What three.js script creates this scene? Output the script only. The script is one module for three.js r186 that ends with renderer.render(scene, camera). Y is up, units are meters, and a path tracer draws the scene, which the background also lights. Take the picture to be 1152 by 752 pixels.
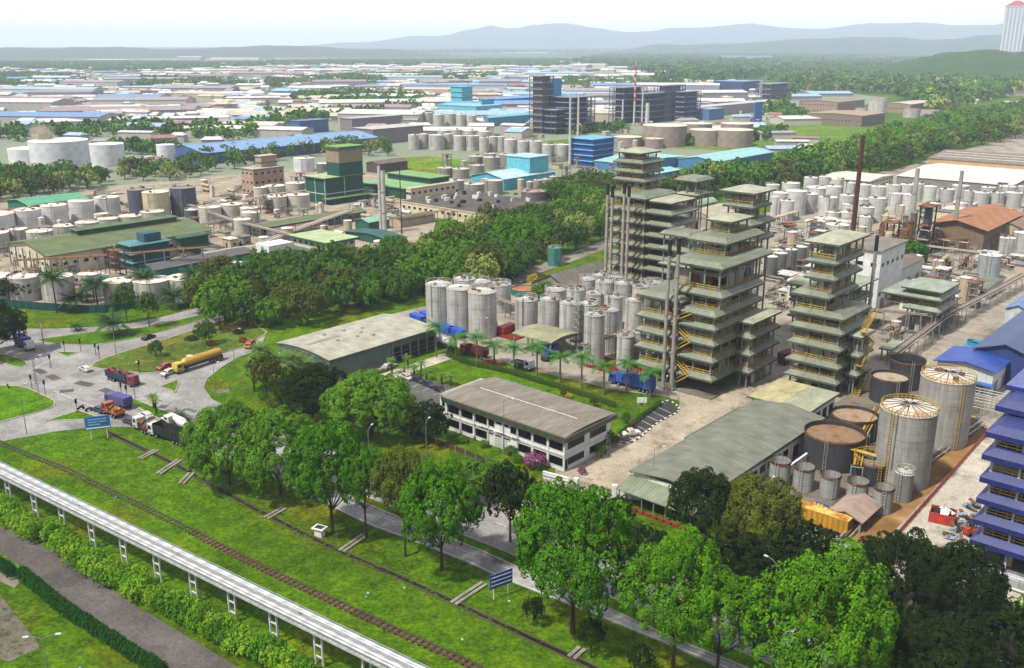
import * as THREE from 'three';
import { mergeGeometries } from 'three/addons/utils/BufferGeometryUtils.js';

// x runs along the main road (towards the camera's right), -z runs away from it; the camera stands on a tall building 84 m up
const R = Math.PI / 180;
const scene = new THREE.Scene();
const camera = new THREE.PerspectiveCamera(39.05, 1152 / 752, 1, 60000);
camera.position.set(0, 84, 0);
camera.rotation.order = 'YXZ';
camera.rotation.set(-17.1 * R, 41.5 * R, 0);
scene.add(camera);
const renderer = new THREE.WebGLRenderer({ antialias: true });
renderer.toneMapping = THREE.LinearToneMapping;
renderer.toneMappingExposure = 2.3;
renderer.shadowMap.enabled = true;

function rng(s) { return () => { s |= 0; s = s + 0x6D2B79F5 | 0; let t = Math.imul(s ^ s >>> 15, 1 | s); t = t + Math.imul(t ^ t >>> 7, 61 | t) ^ t; return ((t ^ t >>> 14) >>> 0) / 4294967296; }; }
function hash(x, y, s) { let h = Math.imul(x, 374761393) + Math.imul(y, 668265263) + Math.imul(s, 974634777) | 0; h = Math.imul(h ^ h >>> 13, 1274126177); return ((h ^ h >>> 16) >>> 0) / 4294967296; }
function vnoise(x, y, p, s) {           // value noise, repeats every p cells
  const ix = Math.floor(x), iy = Math.floor(y), fx = x - ix, fy = y - iy, m = (a) => ((a % p) + p) % p;
  const a = fx * fx * (3 - 2 * fx), b = fy * fy * (3 - 2 * fy);
  const h = (i, j) => hash(m(ix + i), m(iy + j), s);
  return (h(0, 0) * (1 - a) + h(1, 0) * a) * (1 - b) + (h(0, 1) * (1 - a) + h(1, 1) * a) * b;
}
function fbm(u, v, p, oct, s) { let t = 0, a = .5, n = 0; for (let i = 0; i < oct; i++) { t += a * vnoise(u * p, v * p, p, s + i); n += a; a *= .5; p *= 2; } return t / n; }

// the sky: bright thin overcast, a little bluer overhead
{
  const w = 512, h = 256, d = new Float32Array(w * h * 4);
  for (let j = 0; j < h; j++) for (let i = 0; i < w; i++) {
    const e = ((j + .5) / h - .5) * 180, t = Math.max(0, e) / 90, c = fbm(i / w, j / h * .5, 8, 5, 3) - .5;
    const k = (1 + c * .22 * Math.min(1, Math.max(0, e) / 6)) * (e < 0 ? .8 : 1), q = (j * w + i) * 4;
    d[q] = (.6 - .25 * t) * k; d[q + 1] = (.595 - .2 * t) * k; d[q + 2] = (.605 - .12 * t) * k; d[q + 3] = 1;
  }
  const sky = new THREE.DataTexture(d, w, h, THREE.RGBAFormat, THREE.FloatType);
  sky.mapping = THREE.EquirectangularReflectionMapping; sky.magFilter = sky.minFilter = THREE.LinearFilter; sky.needsUpdate = true;
  scene.background = sky; scene.environment = sky;
}
const sun = new THREE.DirectionalLight(new THREE.Color(1, .95, .85), 3.7);
sun.position.set(-250, 900, 330); sun.target.position.set(-130, 0, -230);
sun.castShadow = true; sun.shadow.radius = 8; sun.shadow.mapSize.set(4096, 4096);
Object.assign(sun.shadow.camera, { left: -500, right: 500, top: 500, bottom: -500, near: 10, far: 2500 });
scene.add(sun, sun.target);
scene.fog = new THREE.FogExp2(new THREE.Color().setRGB(.7, .82, 1).getHex(), .0001);

// ---------- helpers ----------
const taken = {};
function numbered(n) { const k = taken[n] = (taken[n] ?? -1) + 1; return k ? n + '_' + String(k).padStart(3, '0') : n; }
function tag(o, label, category, group, kind) { if (label) o.userData.label = label; if (category) o.userData.category = category; if (group) o.userData.group = group; if (kind) o.userData.kind = kind; return o; }
function thing(name, label, category, u, v, y = 0, turn = 0, group) {
  const o = new THREE.Group(); o.name = numbered(name); o.position.set(u, y, -v); o.rotation.y = turn; scene.add(o);
  return tag(o, label, category, group);
}
function copy(o, label, u, v, y = 0, turn = 0, sc = 1) {
  const c = o.clone(); c.userData = { ...o.userData }; c.name = numbered(o.name.replace(/_\d{3}$/, '')); c.position.set(u, y, -v); c.rotation.y = turn;
  Array.isArray(sc) ? c.scale.set(...sc) : c.scale.setScalar(sc); if (label) c.userData.label = label; scene.add(c); return c;
}
const ones = ['', 'first', 'second', 'third', 'fourth', 'fifth', 'sixth', 'seventh', 'eighth', 'ninth', 'tenth', 'eleventh', 'twelfth', 'thirteenth', 'fourteenth', 'fifteenth', 'sixteenth', 'seventeenth', 'eighteenth', 'nineteenth'];
const tens = ['', '', 'twent', 'thirt', 'fort', 'fift', 'sixt', 'sevent', 'eight', 'ninet'];
function ord(n) { if (n < 20) return ones[n]; if (n > 99) return (n > 199 ? 'two hundred ' : 'one hundred ') + (n % 100 ? 'and ' + ord(n % 100) : 'th'); return n % 10 ? tens[n / 10 | 0] + 'y-' + ones[n % 10] : tens[n / 10 | 0] + 'ieth'; }
// alike things: number them from the left as seen from the camera
function fromLeft(list, say) { list.map((o) => [Math.atan2(o.position.x * .749 - o.position.z * .663, -o.position.x * .663 - o.position.z * .749), o]).sort((a, b) => a[0] - b[0]).forEach(([, o], i) => { o.userData.label = say(ord(i + 1), i); }); }

class MB {                              // collects faces; uv are metres
  constructor() { this.p = []; this.n = []; this.t = []; this.c = null; }
  v(p, n, u, w) { this.p.push(p[0], p[1], p[2]); this.n.push(n[0], n[1], n[2]); this.t.push(u, w); }
  poly(...q) {                          // flat convex polygon, counter-clockwise
    const [a, b, c] = q, e = [b[0] - a[0], b[1] - a[1], b[2] - a[2]], f = [c[0] - a[0], c[1] - a[1], c[2] - a[2]];
    let n = [e[1] * f[2] - e[2] * f[1], e[2] * f[0] - e[0] * f[2], e[0] * f[1] - e[1] * f[0]]; const l = Math.hypot(...n) || 1; n = n.map((x) => x / l);
    const ax = Math.abs(n[0]), ay = Math.abs(n[1]), az = Math.abs(n[2]);
    const uv = (p) => ay > .6 ? [p[0], -p[2] / Math.max(ay, .5)] : ax > az ? [p[2], p[1]] : [p[0], p[1]];
    for (let i = 1; i < q.length - 1; i++) for (const p of [q[0], q[i], q[i + 1]]) this.v(p, n, ...uv(p));
    return this;
  }
  box(x0, x1, y0, y1, z0, z1) {
    this.poly([x0, y1, z1], [x1, y1, z1], [x1, y1, z0], [x0, y1, z0]); this.poly([x0, y0, z0], [x1, y0, z0], [x1, y0, z1], [x0, y0, z1]);
    this.poly([x0, y0, z1], [x1, y0, z1], [x1, y1, z1], [x0, y1, z1]); this.poly([x1, y0, z0], [x0, y0, z0], [x0, y1, z0], [x1, y1, z0]);
    this.poly([x1, y0, z1], [x1, y0, z0], [x1, y1, z0], [x1, y1, z1]); this.poly([x0, y0, z0], [x0, y0, z1], [x0, y1, z1], [x0, y1, z0]); return this;
  }
  bx(cx, cz, w, d, y0, y1) { return this.box(cx - w / 2, cx + w / 2, y0, y1, cz - d / 2, cz + d / 2); }
  frus(a, b) {                          // [x0,x1,z0,z1,y] lower and upper rectangle
    const f = (r) => [[r[0], r[4], r[3]], [r[1], r[4], r[3]], [r[1], r[4], r[2]], [r[0], r[4], r[2]]], l = f(a), h = f(b);
    for (let i = 0; i < 4; i++) this.poly(l[i], l[(i + 1) % 4], h[(i + 1) % 4], h[i]);
    this.poly(...h); this.poly(...l.slice().reverse()); return this;
  }
  cyl(x, z, y0, y1, r0, r1 = r0, seg = 16, top = 0, bottom = false) {  // top: rise of the closing cone, or null for open
    const cs = []; for (let i = 0; i <= seg; i++) { const a = i / seg * Math.PI * 2; cs.push([Math.cos(a), Math.sin(a), a]); }
    for (let i = 0; i < seg; i++) {
      const [c0, s0, a0] = cs[i], [c1, s1, a1] = cs[i + 1], k = (r0 - r1) / (Math.hypot(y1 - y0, r0 - r1) || 1);
      const A = [x + c0 * r0, y0, z + s0 * r0], B = [x + c1 * r0, y0, z + s1 * r0], C = [x + c1 * r1, y1, z + s1 * r1], D = [x + c0 * r1, y1, z + s0 * r1], n0 = [c0, k, s0], n1 = [c1, k, s1];
      for (const [p, n, a, y] of [[A, n0, a0, y0], [D, n0, a0, y1], [C, n1, a1, y1], [A, n0, a0, y0], [C, n1, a1, y1], [B, n1, a1, y0]]) this.v(p, n, a * r0, y);
      if (top !== null && r1 > 0) this.poly(D, [x, y1 + top, z], C);
      if (bottom) this.poly(A, B, [x, y0, z]);
    }
    return this;
  }
  tube(a, b, r = .1, seg = 5, r2 = r) {
    const d = [b[0] - a[0], b[1] - a[1], b[2] - a[2]], l = Math.hypot(...d) || 1, w = d.map((x) => x / l), h = Math.abs(w[1]) > .9 ? [1, 0, 0] : [0, 1, 0];
    let e = [w[1] * h[2] - w[2] * h[1], w[2] * h[0] - w[0] * h[2], w[0] * h[1] - w[1] * h[0]]; const el = Math.hypot(...e); e = e.map((x) => x / el);
    const f = [w[1] * e[2] - w[2] * e[1], w[2] * e[0] - w[0] * e[2], w[0] * e[1] - w[1] * e[0]];
    const ring = (i) => { const t = i / seg * Math.PI * 2, c = Math.cos(t), s = Math.sin(t); return [e[0] * c + f[0] * s, e[1] * c + f[1] * s, e[2] * c + f[2] * s]; };
    for (let i = 0; i < seg; i++) {
      const n0 = ring(i), n1 = ring(i + 1), P = (o, n, k) => [o[0] + n[0] * k, o[1] + n[1] * k, o[2] + n[2] * k];
      const A = P(a, n0, r), B = P(a, n1, r), C = P(b, n1, r2), D = P(b, n0, r2);
      for (const [p, n, q, y] of [[A, n0, i, 0], [B, n1, i + 1, 0], [C, n1, i + 1, l], [A, n0, i, 0], [C, n1, i + 1, l], [D, n0, i, l]]) this.v(p, n, q / seg * r * 6, y);
    }
    return this;
  }
  path(pts, r, seg = 5) { for (let i = 0; i < pts.length - 1; i++) this.tube(pts[i], pts[i + 1], r, seg); return this; }
  geo() {
    const g = new THREE.BufferGeometry();
    g.setAttribute('position', new THREE.Float32BufferAttribute(this.p, 3)); g.setAttribute('normal', new THREE.Float32BufferAttribute(this.n, 3)); g.setAttribute('uv', new THREE.Float32BufferAttribute(this.t, 2));
    if (this.c) g.setAttribute('color', new THREE.Float32BufferAttribute(this.c, 3));
    return g;
  }
  build(name, m, parent) { return mesh(name, this.geo(), m, parent); }
}
function mesh(name, g, m, parent) { const o = new THREE.Mesh(g, m); o.name = parent ? name : numbered(name); o.castShadow = o.receiveShadow = true; (parent ?? scene).add(o); return o; }
const mb = () => new MB();

// ---------- materials: grey grain textures, tinted by the colour of the thing ----------
function tex(size, metres, fn) {
  const d = new Uint8Array(size * size * 4);
  for (let j = 0; j < size; j++) for (let i = 0; i < size; i++) { let c = fn(i / size, j / size); if (!c.length) c = [c, c, c]; const q = (j * size + i) * 4; for (let k = 0; k < 3; k++) d[q + k] = Math.max(0, Math.min(255, c[k] * 255)); d[q + 3] = 255; }
  const t = new THREE.DataTexture(d, size, size, THREE.RGBAFormat); t.colorSpace = THREE.SRGBColorSpace; t.wrapS = t.wrapT = THREE.RepeatWrapping; t.magFilter = THREE.LinearFilter; t.minFilter = THREE.LinearMipmapLinearFilter; t.generateMipmaps = true; t.needsUpdate = true; t.repeat.set(1 / metres, 1 / metres); return t;
}
const T = {};
T.grass = tex(1024, 90, (u, v) => { const a = fbm(u, v, 5, 4, 11), b = fbm(u, v, 40, 4, 12), c = fbm(u, v, 200, 2, 13), dry = Math.max(0, fbm(u, v, 9, 5, 14) - .5) * 2.2 + Math.max(0, b - .55) * .6, k = .6 + a * .22 + (b - .5) * .34 + (c - .5) * .4; return [k * (.9 + dry * .42), k * (1 - dry * .06), k * (.8 + dry * .2)]; });
T.asphalt = tex(1024, 48, (u, v) => { const a = fbm(u, v, 6, 5, 21), b = fbm(u, v, 160, 2, 22), s = fbm(u * .5, v, 30, 3, 23), p = fbm(u, v, 12, 2, 24) > .62 ? .07 : 0; return .72 + (a - .5) * .26 + (b - .5) * .2 + (s - .5) * .1 - p * .7; });
T.concrete = tex(1024, 40, (u, v) => { const a = fbm(u, v, 5, 6, 31), b = fbm(u, v, 100, 3, 32), st = Math.max(0, fbm(u, v, 14, 4, 33) - .55) * 1.6, k = .76 + (a - .5) * .26 + (b - .5) * .2 - st * .3; return [k, k * (1 - st * .06), k * (1 - st * .12)]; });
T.dirt = tex(512, 30, (u, v) => { const a = fbm(u, v, 8, 6, 41), b = fbm(u, v, 3, 3, 42); return [.55 + a * .5, .5 + a * .5 - b * .05, .42 + a * .45 - b * .1]; });
const rib = (u, n) => { const f = (u * n) % 1; return f < .18 ? .86 : f > .86 ? 1.05 : 1; };
T.roof = tex(512, 12, (u, v) => { const a = fbm(u, v, 4, 5, 51), s = fbm(u * 1, v * .12, 48, 3, 52); return (.8 + (a - .5) * .24 + (s - .5) * .24) * rib(u, 16); });
T.roofAcross = tex(512, 12, (u, v) => { const a = fbm(v, u, 4, 5, 53), s = fbm(v, u * .12, 48, 3, 54); return (.8 + (a - .5) * .24 + (s - .5) * .24) * rib(v, 16); });
T.wall = tex(512, 10, (u, v) => { const a = fbm(u, v, 5, 4, 61), s = fbm(u, v * .06, 40, 3, 62), b = fbm(u, v, 60, 2, 63); return .85 + (a - .5) * .14 + (s - .5) * .16 + (b - .5) * .08; });
T.steel = tex(512, 9, (u, v) => { const a = fbm(u, v, 4, 4, 71), s = fbm(u, v * .04, 44, 3, 72), r = (v * 6) % 1 < .05 ? .84 : 1, q = (u * 10 + ((v * 6) | 0) * .5) % 1 < .03 ? .9 : 1; return (.82 + (a - .5) * .2 + (s - .5) * .24) * r * q; });
T.rust = tex(512, 12, (u, v) => { const a = fbm(u, v, 7, 6, 81), r = Math.min(1, Math.max(0, (a - .5) * 5)), k = .75 + fbm(u, v, 30, 3, 82) * .35; return [k * (1 - r * .24), k * (1 - r * .4), k * (1 - r * .54)]; });
T.stain = tex(512, 14, (u, v) => { const a = fbm(u, v, 6, 6, 181), r = Math.min(1, Math.max(0, (a - .54) * 4)), k = .82 + (fbm(u, v, 30, 3, 182) - .5) * .22; return [k * (1 - r * .14), k * (1 - r * .26), k * (1 - r * .38)]; });
T.plain = tex(256, 6, (u, v) => .82 + (fbm(u, v, 6, 5, 91) - .5) * .3 + (fbm(u, v, 40, 2, 92) - .5) * .14);
const mats = {};
function M(color, t = 'plain', rough = .8, metal = 0, extra) {
  const key = color + t + rough + metal + (extra ? JSON.stringify(extra) : '');
  return mats[key] ??= new THREE.MeshPhysicalMaterial({ specularIntensity: rough > .85 ? .12 : rough > .65 ? .3 : 1, color: new THREE.Color(color).multiplyScalar(.76), map: t ? T[t] : null, roughness: rough, metalness: metal, side: THREE.DoubleSide, ...extra });
}
T.bumpRib = (() => { const t = tex(128, 12, (u) => ((u * 16) % 1 < .3 ? .2 : .8)); t.colorSpace = THREE.NoColorSpace; return t; })();
const C = {};                           // the palette
C.green = M('#7d836c', 'roof', .6); C.greenX = M('#7d836c', 'roofAcross', .6); C.greenPale = M('#b0b196', 'roof', .6); C.greenTrim = M('#525b46', 'plain', .6); C.greenDark = M('#2f4a3a', 'wall', .6);
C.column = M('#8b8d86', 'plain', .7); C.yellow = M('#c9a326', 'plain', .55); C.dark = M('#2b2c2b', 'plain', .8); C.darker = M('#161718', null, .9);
C.white = M('#e6e6e2', 'wall', .7); C.cream = M('#d9cfb4', 'wall', .8); C.beige = M('#c3b196', 'wall', .85); C.glass = M('#0b0e10', null, .25, 0, { specularIntensity: .4 }); C.steel = M('#cac9c3', 'steel', .55, .15); C.steelPale = M('#dddcd7', 'steel', .55, .1); C.steelDark = M('#83817c', 'steel', .55, .3); C.steelTop = M('#e2e1da', 'plain', .55, .2);
C.pipe = M('#b9b7ae', 'plain', .5, .3); C.pipeRust = M('#7d5a40', 'rust', .8); C.rust = M('#755643', 'rust', .9); C.rustWhite = M('#e9e2d4', 'stain', .8); C.charcoal = M('#45464a', 'steel', .7);
C.blue = M('#2f4fae', 'roof', .5); C.blueDeep = M('#26378a', 'roof', .5); C.navy = M('#1c2a6a', 'plain', .6); C.sky = M('#6fb3cc', 'roof', .6); C.sea = M('#9fd3d3', 'roof', .6); C.teal = M('#2c6664', 'wall', .7);
C.concrete = M('#a49d90', 'concrete', .9); C.tyre = M('#141414', null, .9); C.grey = M('#8b8984', 'wall', .8); C.greyRoof = M('#8a8780', 'roof', .7); C.whiteRoof = M('#dedcd6', 'roof', .6); C.redPaint = M('#c4362a', 'plain', .6); C.orange = M('#c4612c', 'roof', .75); C.brown = M('#6d5648', 'roof', .8); C.blackRoof = M('#3c3f3d', 'roof', .8);

// ---------- ground, roads, lawns ----------
{ // one sheet to the horizon
  const g = mb(), rr = [0, 40, 80, 120, 160, 200, 250, 300, 350, 400, 500, 600, 800, 1000, 1400, 2000, 3000, 5000, 8000, 13000, 22000], N = 48;
  for (let i = 0; i < rr.length - 1; i++) for (let k = 0; k < N; k++) {
    const P = (r, a) => [r * Math.cos(a * Math.PI * 2 / N), -.06, r * Math.sin(a * Math.PI * 2 / N)];
    i ? g.poly(P(rr[i], k), P(rr[i], k + 1), P(rr[i + 1], k + 1), P(rr[i + 1], k)) : g.poly(P(0, 0), P(rr[1], k + 1), P(rr[1], k));
  }
  tag(g.build('ground', M('#65820a', 'grass', .95)), null, null, null, 'structure');
}
const V2 = (p) => new THREE.Vector2(p[0], -p[1]);
function smooth(pts, n = 6, closed = false) { return new THREE.CatmullRomCurve3(pts.map((p) => new THREE.Vector3(p[0], 0, p[1])), closed, 'centripetal').getPoints(pts.length * n).map((p) => [p.x, p.z]); }
function sheetGeo(pts, y) {
  const tri = THREE.ShapeUtils.triangulateShape(pts.map(V2), []), g = mb();
  for (const t of tri) { const q = t.map((i) => [pts[i][0], y, -pts[i][1]]); const e = (q[1][2] - q[0][2]) * (q[2][0] - q[0][0]) - (q[1][0] - q[0][0]) * (q[2][2] - q[0][2]); g.poly(...(e > 0 ? q : [q[0], q[2], q[1]])); }
  return g;
}
function sheet(name, pts, y, m) { return tag(sheetGeo(pts, y).build(name, m), null, null, null, 'structure'); }
function ribbon(g, pts, w, y0, y1) {     // a band of width w along pts, from y0 up to y1
  for (let i = 0; i < pts.length - 1; i++) {
    const [a, b] = [pts[i], pts[i + 1]], dx = b[0] - a[0], dz = -(b[1] - a[1]), l = Math.hypot(dx, dz) || 1, nx = -dz / l * w / 2, nz = dx / l * w / 2;
    const A = [a[0] + nx, -a[1] + nz], B = [b[0] + nx, -b[1] + nz], C2 = [b[0] - nx, -b[1] - nz], D = [a[0] - nx, -a[1] - nz], q = (p, y) => [p[0], y, p[1]];
    g.poly(q(A, y1), q(B, y1), q(C2, y1), q(D, y1));
    if (y1 - y0 > .02) { g.poly(q(A, y0), q(B, y0), q(B, y1), q(A, y1)); g.poly(q(C2, y0), q(D, y0), q(D, y1), q(C2, y1)); }
  }
  return g;
}
const kerbM = M('#bdb8aa', 'concrete', .9), lineM = M('#c9c9c4', 'plain', .8), asphaltM = M('#b4b0ad', 'asphalt', .92), lawnM = M('#658a08', 'grass', .95), lawnDryM = M('#737f38', 'grass', .95);
sheet('main_road', [[-28.88,115.81],[-47.99,102.54],[-53.32,103.97],[-59.85,103.92],[-73.15,102.86],[-92.97,100.87],[-98.99,100.76],[-111.13,99.56],[-121.22,98.35],[-144.43,97.99],[-160.23,98.28],[-177.9,95.38],[-197.78,92.46],[-204.4,87.3],[-208.9,79.15],[-212.17,68.91],[-213.28,58.48],[-245.72,57.95],[-303.64,81.87],[-328.8,105.5],[-322.26,111.29],[-298.24,108.31],[-290.83,114.86],[-282.42,124.86],[-277.63,136.96],[-279.11,158.2],[-278.76,178.7],[-271.2,178.99],[-264.33,174.26],[-259.66,158.28],[-238.27,156.34],[-224.96,144.77],[-223.94,137.07],[-219.61,128.71],[-214.68,121.66],[-209.36,117.41],[-200.49,114.27],[-190.3,113.76],[-176.22,113.65],[-146.68,115.59],[-117.8,118.46],[-112.08,122.51],[-100.95,122.65],[-82.21,121.88],[-54.58,120.55],[-39.85,118.85]], -.02, asphaltM);
function island(name, pts, m, h = .14) {
  const k = mb(); ribbon(k, [...pts, pts[0]], .35, -.05, h);
  const s = sheet(name, pts, h - .02, m); const e = k.build('kerb', kerbM, s); return s;
}
island('traffic_island', smooth([[-260.99,78.86],[-249.79,83.39],[-245.34,86.45],[-235.33,87.58],[-227.85,87.63],[-224.14,85.37],[-223.61,82],[-224.04,73.48],[-224,65.8]], 3, true), lawnM);
island('traffic_island', smooth([[-284.81,89.63],[-276.56,93.7],[-272.63,95.04],[-261.92,95.26],[-261.24,92.87],[-269.17,90.85],[-279.66,87.77]], 3, true), lawnM);
island('traffic_island', [[-216.54,80.84],[-217.59,88.85],[-210.53,89.82],[-209.53,88.49]], lawnM);
island('traffic_island', [[-218.15,110.5],[-219.2,115.83],[-217.17,114.92],[-211.26,110.56]], lawnM);
island('traffic_island', [[-267.69,104.77],[-261.56,109.12],[-260.82,105.49]], lawnM);
island('road_median', [[-217.01,101.3],[-207.21,101.91],[-192.04,103.24],[-176.05,104.17],[-153.65,104.69],[-134,105.15],[-117.14,106.02],[-101.31,107.43],[-94.97,107.8],[-79.53,108.12],[-63.23,108.84],[-48.91,109.48],[-40.73,108.96],[-44.36,105.75],[-50.12,106.53],[-61.19,105.59],[-77.52,105.47],[-92.67,105.2],[-99.24,105.21],[-114.91,103.94],[-131.64,103.2],[-150.81,102.63],[-172.19,101.7],[-187.21,100.41],[-199.49,98.85],[-211.73,99.49]], lawnM);
island('grass_triangle', smooth([[-247.46,106.04],[-250.66,111.35],[-252.91,121.14],[-254.72,132.11],[-258.32,150.08],[-259.66,158.28],[-238.27,156.34],[-235.22,151.73],[-230.71,144.13],[-230.58,133.3],[-228.13,117.29],[-231.43,112.46],[-243.49,106.61]], 2, true), lawnDryM);
island('grass_verge', smooth([[-282.76,106.12],[-280.31,114.25],[-277.78,122.63],[-271.16,133.53],[-270.45,154.3],[-270.77,171.6],[-266.66,169.22],[-264.82,149.64],[-262.25,130.23],[-264.69,116.33],[-271.51,110.3]], 2, true), lawnM);
{ // painted lines
  const lanes = [
    ['edge', [[-52,104.87],[-60.08,104.29],[-73.43,103.24],[-93.34,101.27],[-99.39,101.17],[-111.59,99.99],[-121.73,98.79],[-145.07,98.46],[-160.98,98.78],[-178.76,95.89],[-198.28,92.72]]], ['edge', [[-40.49,108.44],[-50.7,107.62],[-62.14,107.1],[-78.74,107.09],[-94,106.71],[-100.68,106.75],[-116.38,105.32],[-133.4,104.65],[-152.93,104.17]]],
    ['dash', [[-47.33,106.4],[-60.88,105.58],[-74.86,105.18],[-95.61,103.75],[-114.18,102.39],[-129.92,101.78],[-149.08,101.37],[-169.3,99.85],[-191.18,97.59]]], ['dash', [[-38.87,116.49],[-51.78,115.09],[-67.24,115.23],[-84.69,114.94],[-100.92,114.55],[-118.79,114.58],[-144.25,113.59],[-173.54,111.81],[-200.2,109.7],[-225.34,106.8],[-246.37,105.04]]],
    ['edge', [[-37.54,119.53],[-48.22,119.42],[-70.33,120.17],[-81.52,120.89],[-97.96,121.62],[-111.07,121.4]]], ['dash', [[-248.58,109.07],[-249.8,119.52],[-250.33,133.64],[-255.66,155.07],[-259.06,167.21]]], ['dash', [[-220.94,114.29],[-222.37,128.24],[-227.72,144.54]]], ['edge', [[-254.55,92],[-258.37,96.39],[-261.25,101.97]]], ['edge', [[-235.56,90.77],[-223.1,91.83],[-212.8,93.09]]],
  ];
  for (const [kind, pts] of lanes) {
    const g = mb(), c = new THREE.CatmullRomCurve3(pts.map((p) => new THREE.Vector3(p[0], 0, p[1])), false, 'centripetal'), n = Math.round(c.getLength() / 3), q = c.getSpacedPoints(n).map((p) => [p.x, p.z]);
    if (kind === 'edge') ribbon(g, q, .22, 0, .0); else for (let i = 0; i < n; i += 3) ribbon(g, [q[i], q[i + 1]], .18, 0, .0);
    tag(g.build('road_marking', lineM), null, null, null, 'structure');
  }
}
sheet('service_road', [[-191.59,51.16],[-171.98,53.44],[-155.77,56],[-129.9,57.14],[-103.57,59.25],[-92.03,59.93],[-100.04,52.85],[-111.07,52.61],[-129.42,51.2],[-149.87,50.52],[-162.06,49.62],[-180,47.24]], -.02, M('#77716d', 'asphalt', .92));
sheet('corner_slab', [[-161.06,43.57],[-150.34,44.43],[-139.99,43.72],[-129.68,42.71],[-129.41,38.26],[-141.75,34.32]], -.03, M('#80776c', 'concrete', .9));
sheet('corner_path', [[-158.16,43.92],[-152.07,46.05],[-148.63,46.64],[-150.85,48.93],[-160.2,48.91],[-167.78,47.39]], -.035, M('#8f8677', 'concrete', .9));
// the works: concrete yards and drives
const yardM = M('#c4b5a0', 'concrete', .9), yardGrey = M('#b3a99a', 'concrete', .9), yardPale = M('#d0c7b6', 'concrete', .9);
sheet('entrance_drive', [[-110, 118], [-94, 120], [-94, 160], [-96, 196], [-92, 240], [-112, 240], [-118, 199], [-109.5, 184], [-110.5, 166], [-113, 158], [-113, 142], [-109, 136]], -.012, yardM);
sheet('works_yard', [[-226, 186], [-186, 184], [-158, 183], [-128, 186], [-118, 190], [-112, 190], [-112, 240], [-92, 240], [-94, 160], [-20, 130], [-20, 480], [-160, 520], [-260, 420], [-230, 330], [-215, 300]], -.03, yardGrey);
sheet('side_yard', [[-48.38,149.02],[-48.98,177.33],[-50.07,216.96],[-52.75,280.31],[-38.76,303.01],[-12.97,154.23],[-28.87,143.29],[-32.84,151.55],[-36.36,159.65],[-39.11,154.5],[-46.99,151.43]], -.018, yardPale);
sheet('sandy_strip', [[-54.23,149.08],[-56.38,181.2],[-51.33,222.72],[-50.08,219.66],[-49.5,178.88],[-48.95,150.5]], -.016, M('#a48c70', 'dirt', .95));
sheet('tank_bund', [[-77.87,162.18],[-83.47,194.28],[-83.66,225.15],[-58.35,247.55],[-51.27,215.9],[-50.79,161.55],[-54.25,149.89],[-66.98,151.78]], -.02, M('#8b8071', 'concrete', .95));
sheet('car_park', [[-182, 139], [-147, 139], [-147, 159], [-152, 160], [-176, 160], [-182, 158]], -.02, M('#6f6c6a', 'asphalt', .9));
sheet('parking_bay', [[-111.14,159.6],[-111.53,164.61],[-115.36,184.75],[-114.71,187.73],[-110.06,184.75],[-108.07,161.02]], -.004, M('#5a5856', 'asphalt', .9));
sheet('warehouse_apron', [[-183, 139], [-178, 139], [-178, 178], [-183, 178]], -.015, yardPale);
sheet('left_plant_yard', [[-348.16,98.6],[-315.8,125.74],[-298.2,135.45],[-296.48,155.05],[-301.46,184.36],[-289.35,191.47],[-278.29,261.5],[-334.09,320.58],[-459.93,426.13],[-559.82,399.72],[-581.54,173.95]], -.03, M('#b8ab96', 'concrete', .9));
sheet('estate_ground', [[-643.63,99.48],[-574.96,171.83],[-551.7,393.82],[-453.65,420.27],[-341.25,327.52],[-291.3,358.44],[-341.45,530.95],[-463.49,1001.34],[-594.09,1608.74],[-2846.54,3362.12],[-5565.92,3174.34],[-5539.19,979.86]], -.035, M('#8a937c', 'plain', .95));
sheet('east_estate_ground', [[-253.01,530.33],[-240.13,682.56],[-249.56,1046.02],[-62.45,911.26],[-10.84,307.62],[-53.81,289.7],[-129.57,371.39],[-188.86,418.09]], -.034, M('#b5aa9a', 'concrete', .9));
sheet('forest_road', [[-212.06,219.01],[-224.18,245.59],[-234.5,272.39],[-238.68,305.74],[-249.01,359.03],[-276.6,435.79],[-268.04,435.59],[-238.06,351.82],[-229.62,300.09],[-225.19,266.78],[-212.02,234.53],[-203.48,216.38]], -.028, M('#a89f92', 'asphalt', .9));
sheet('far_meadow', [[-557.35,489.05],[-545.57,515.61],[-485.09,522.17],[-439.19,468.25],[-464.32,422.25],[-505.35,434.82]], -.02, M('#86a32c', 'grass', .95));
sheet('far_meadow', [[-555.61,656.94],[-496.85,1004.69],[-361.98,1015.05],[-340.2,847.52],[-353.61,719.3]], -.02, M('#7f9c3a', 'grass', .95));
// bed of the railway and worn earth
const bare = M('#6e6a4c', 'dirt', .95);

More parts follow.
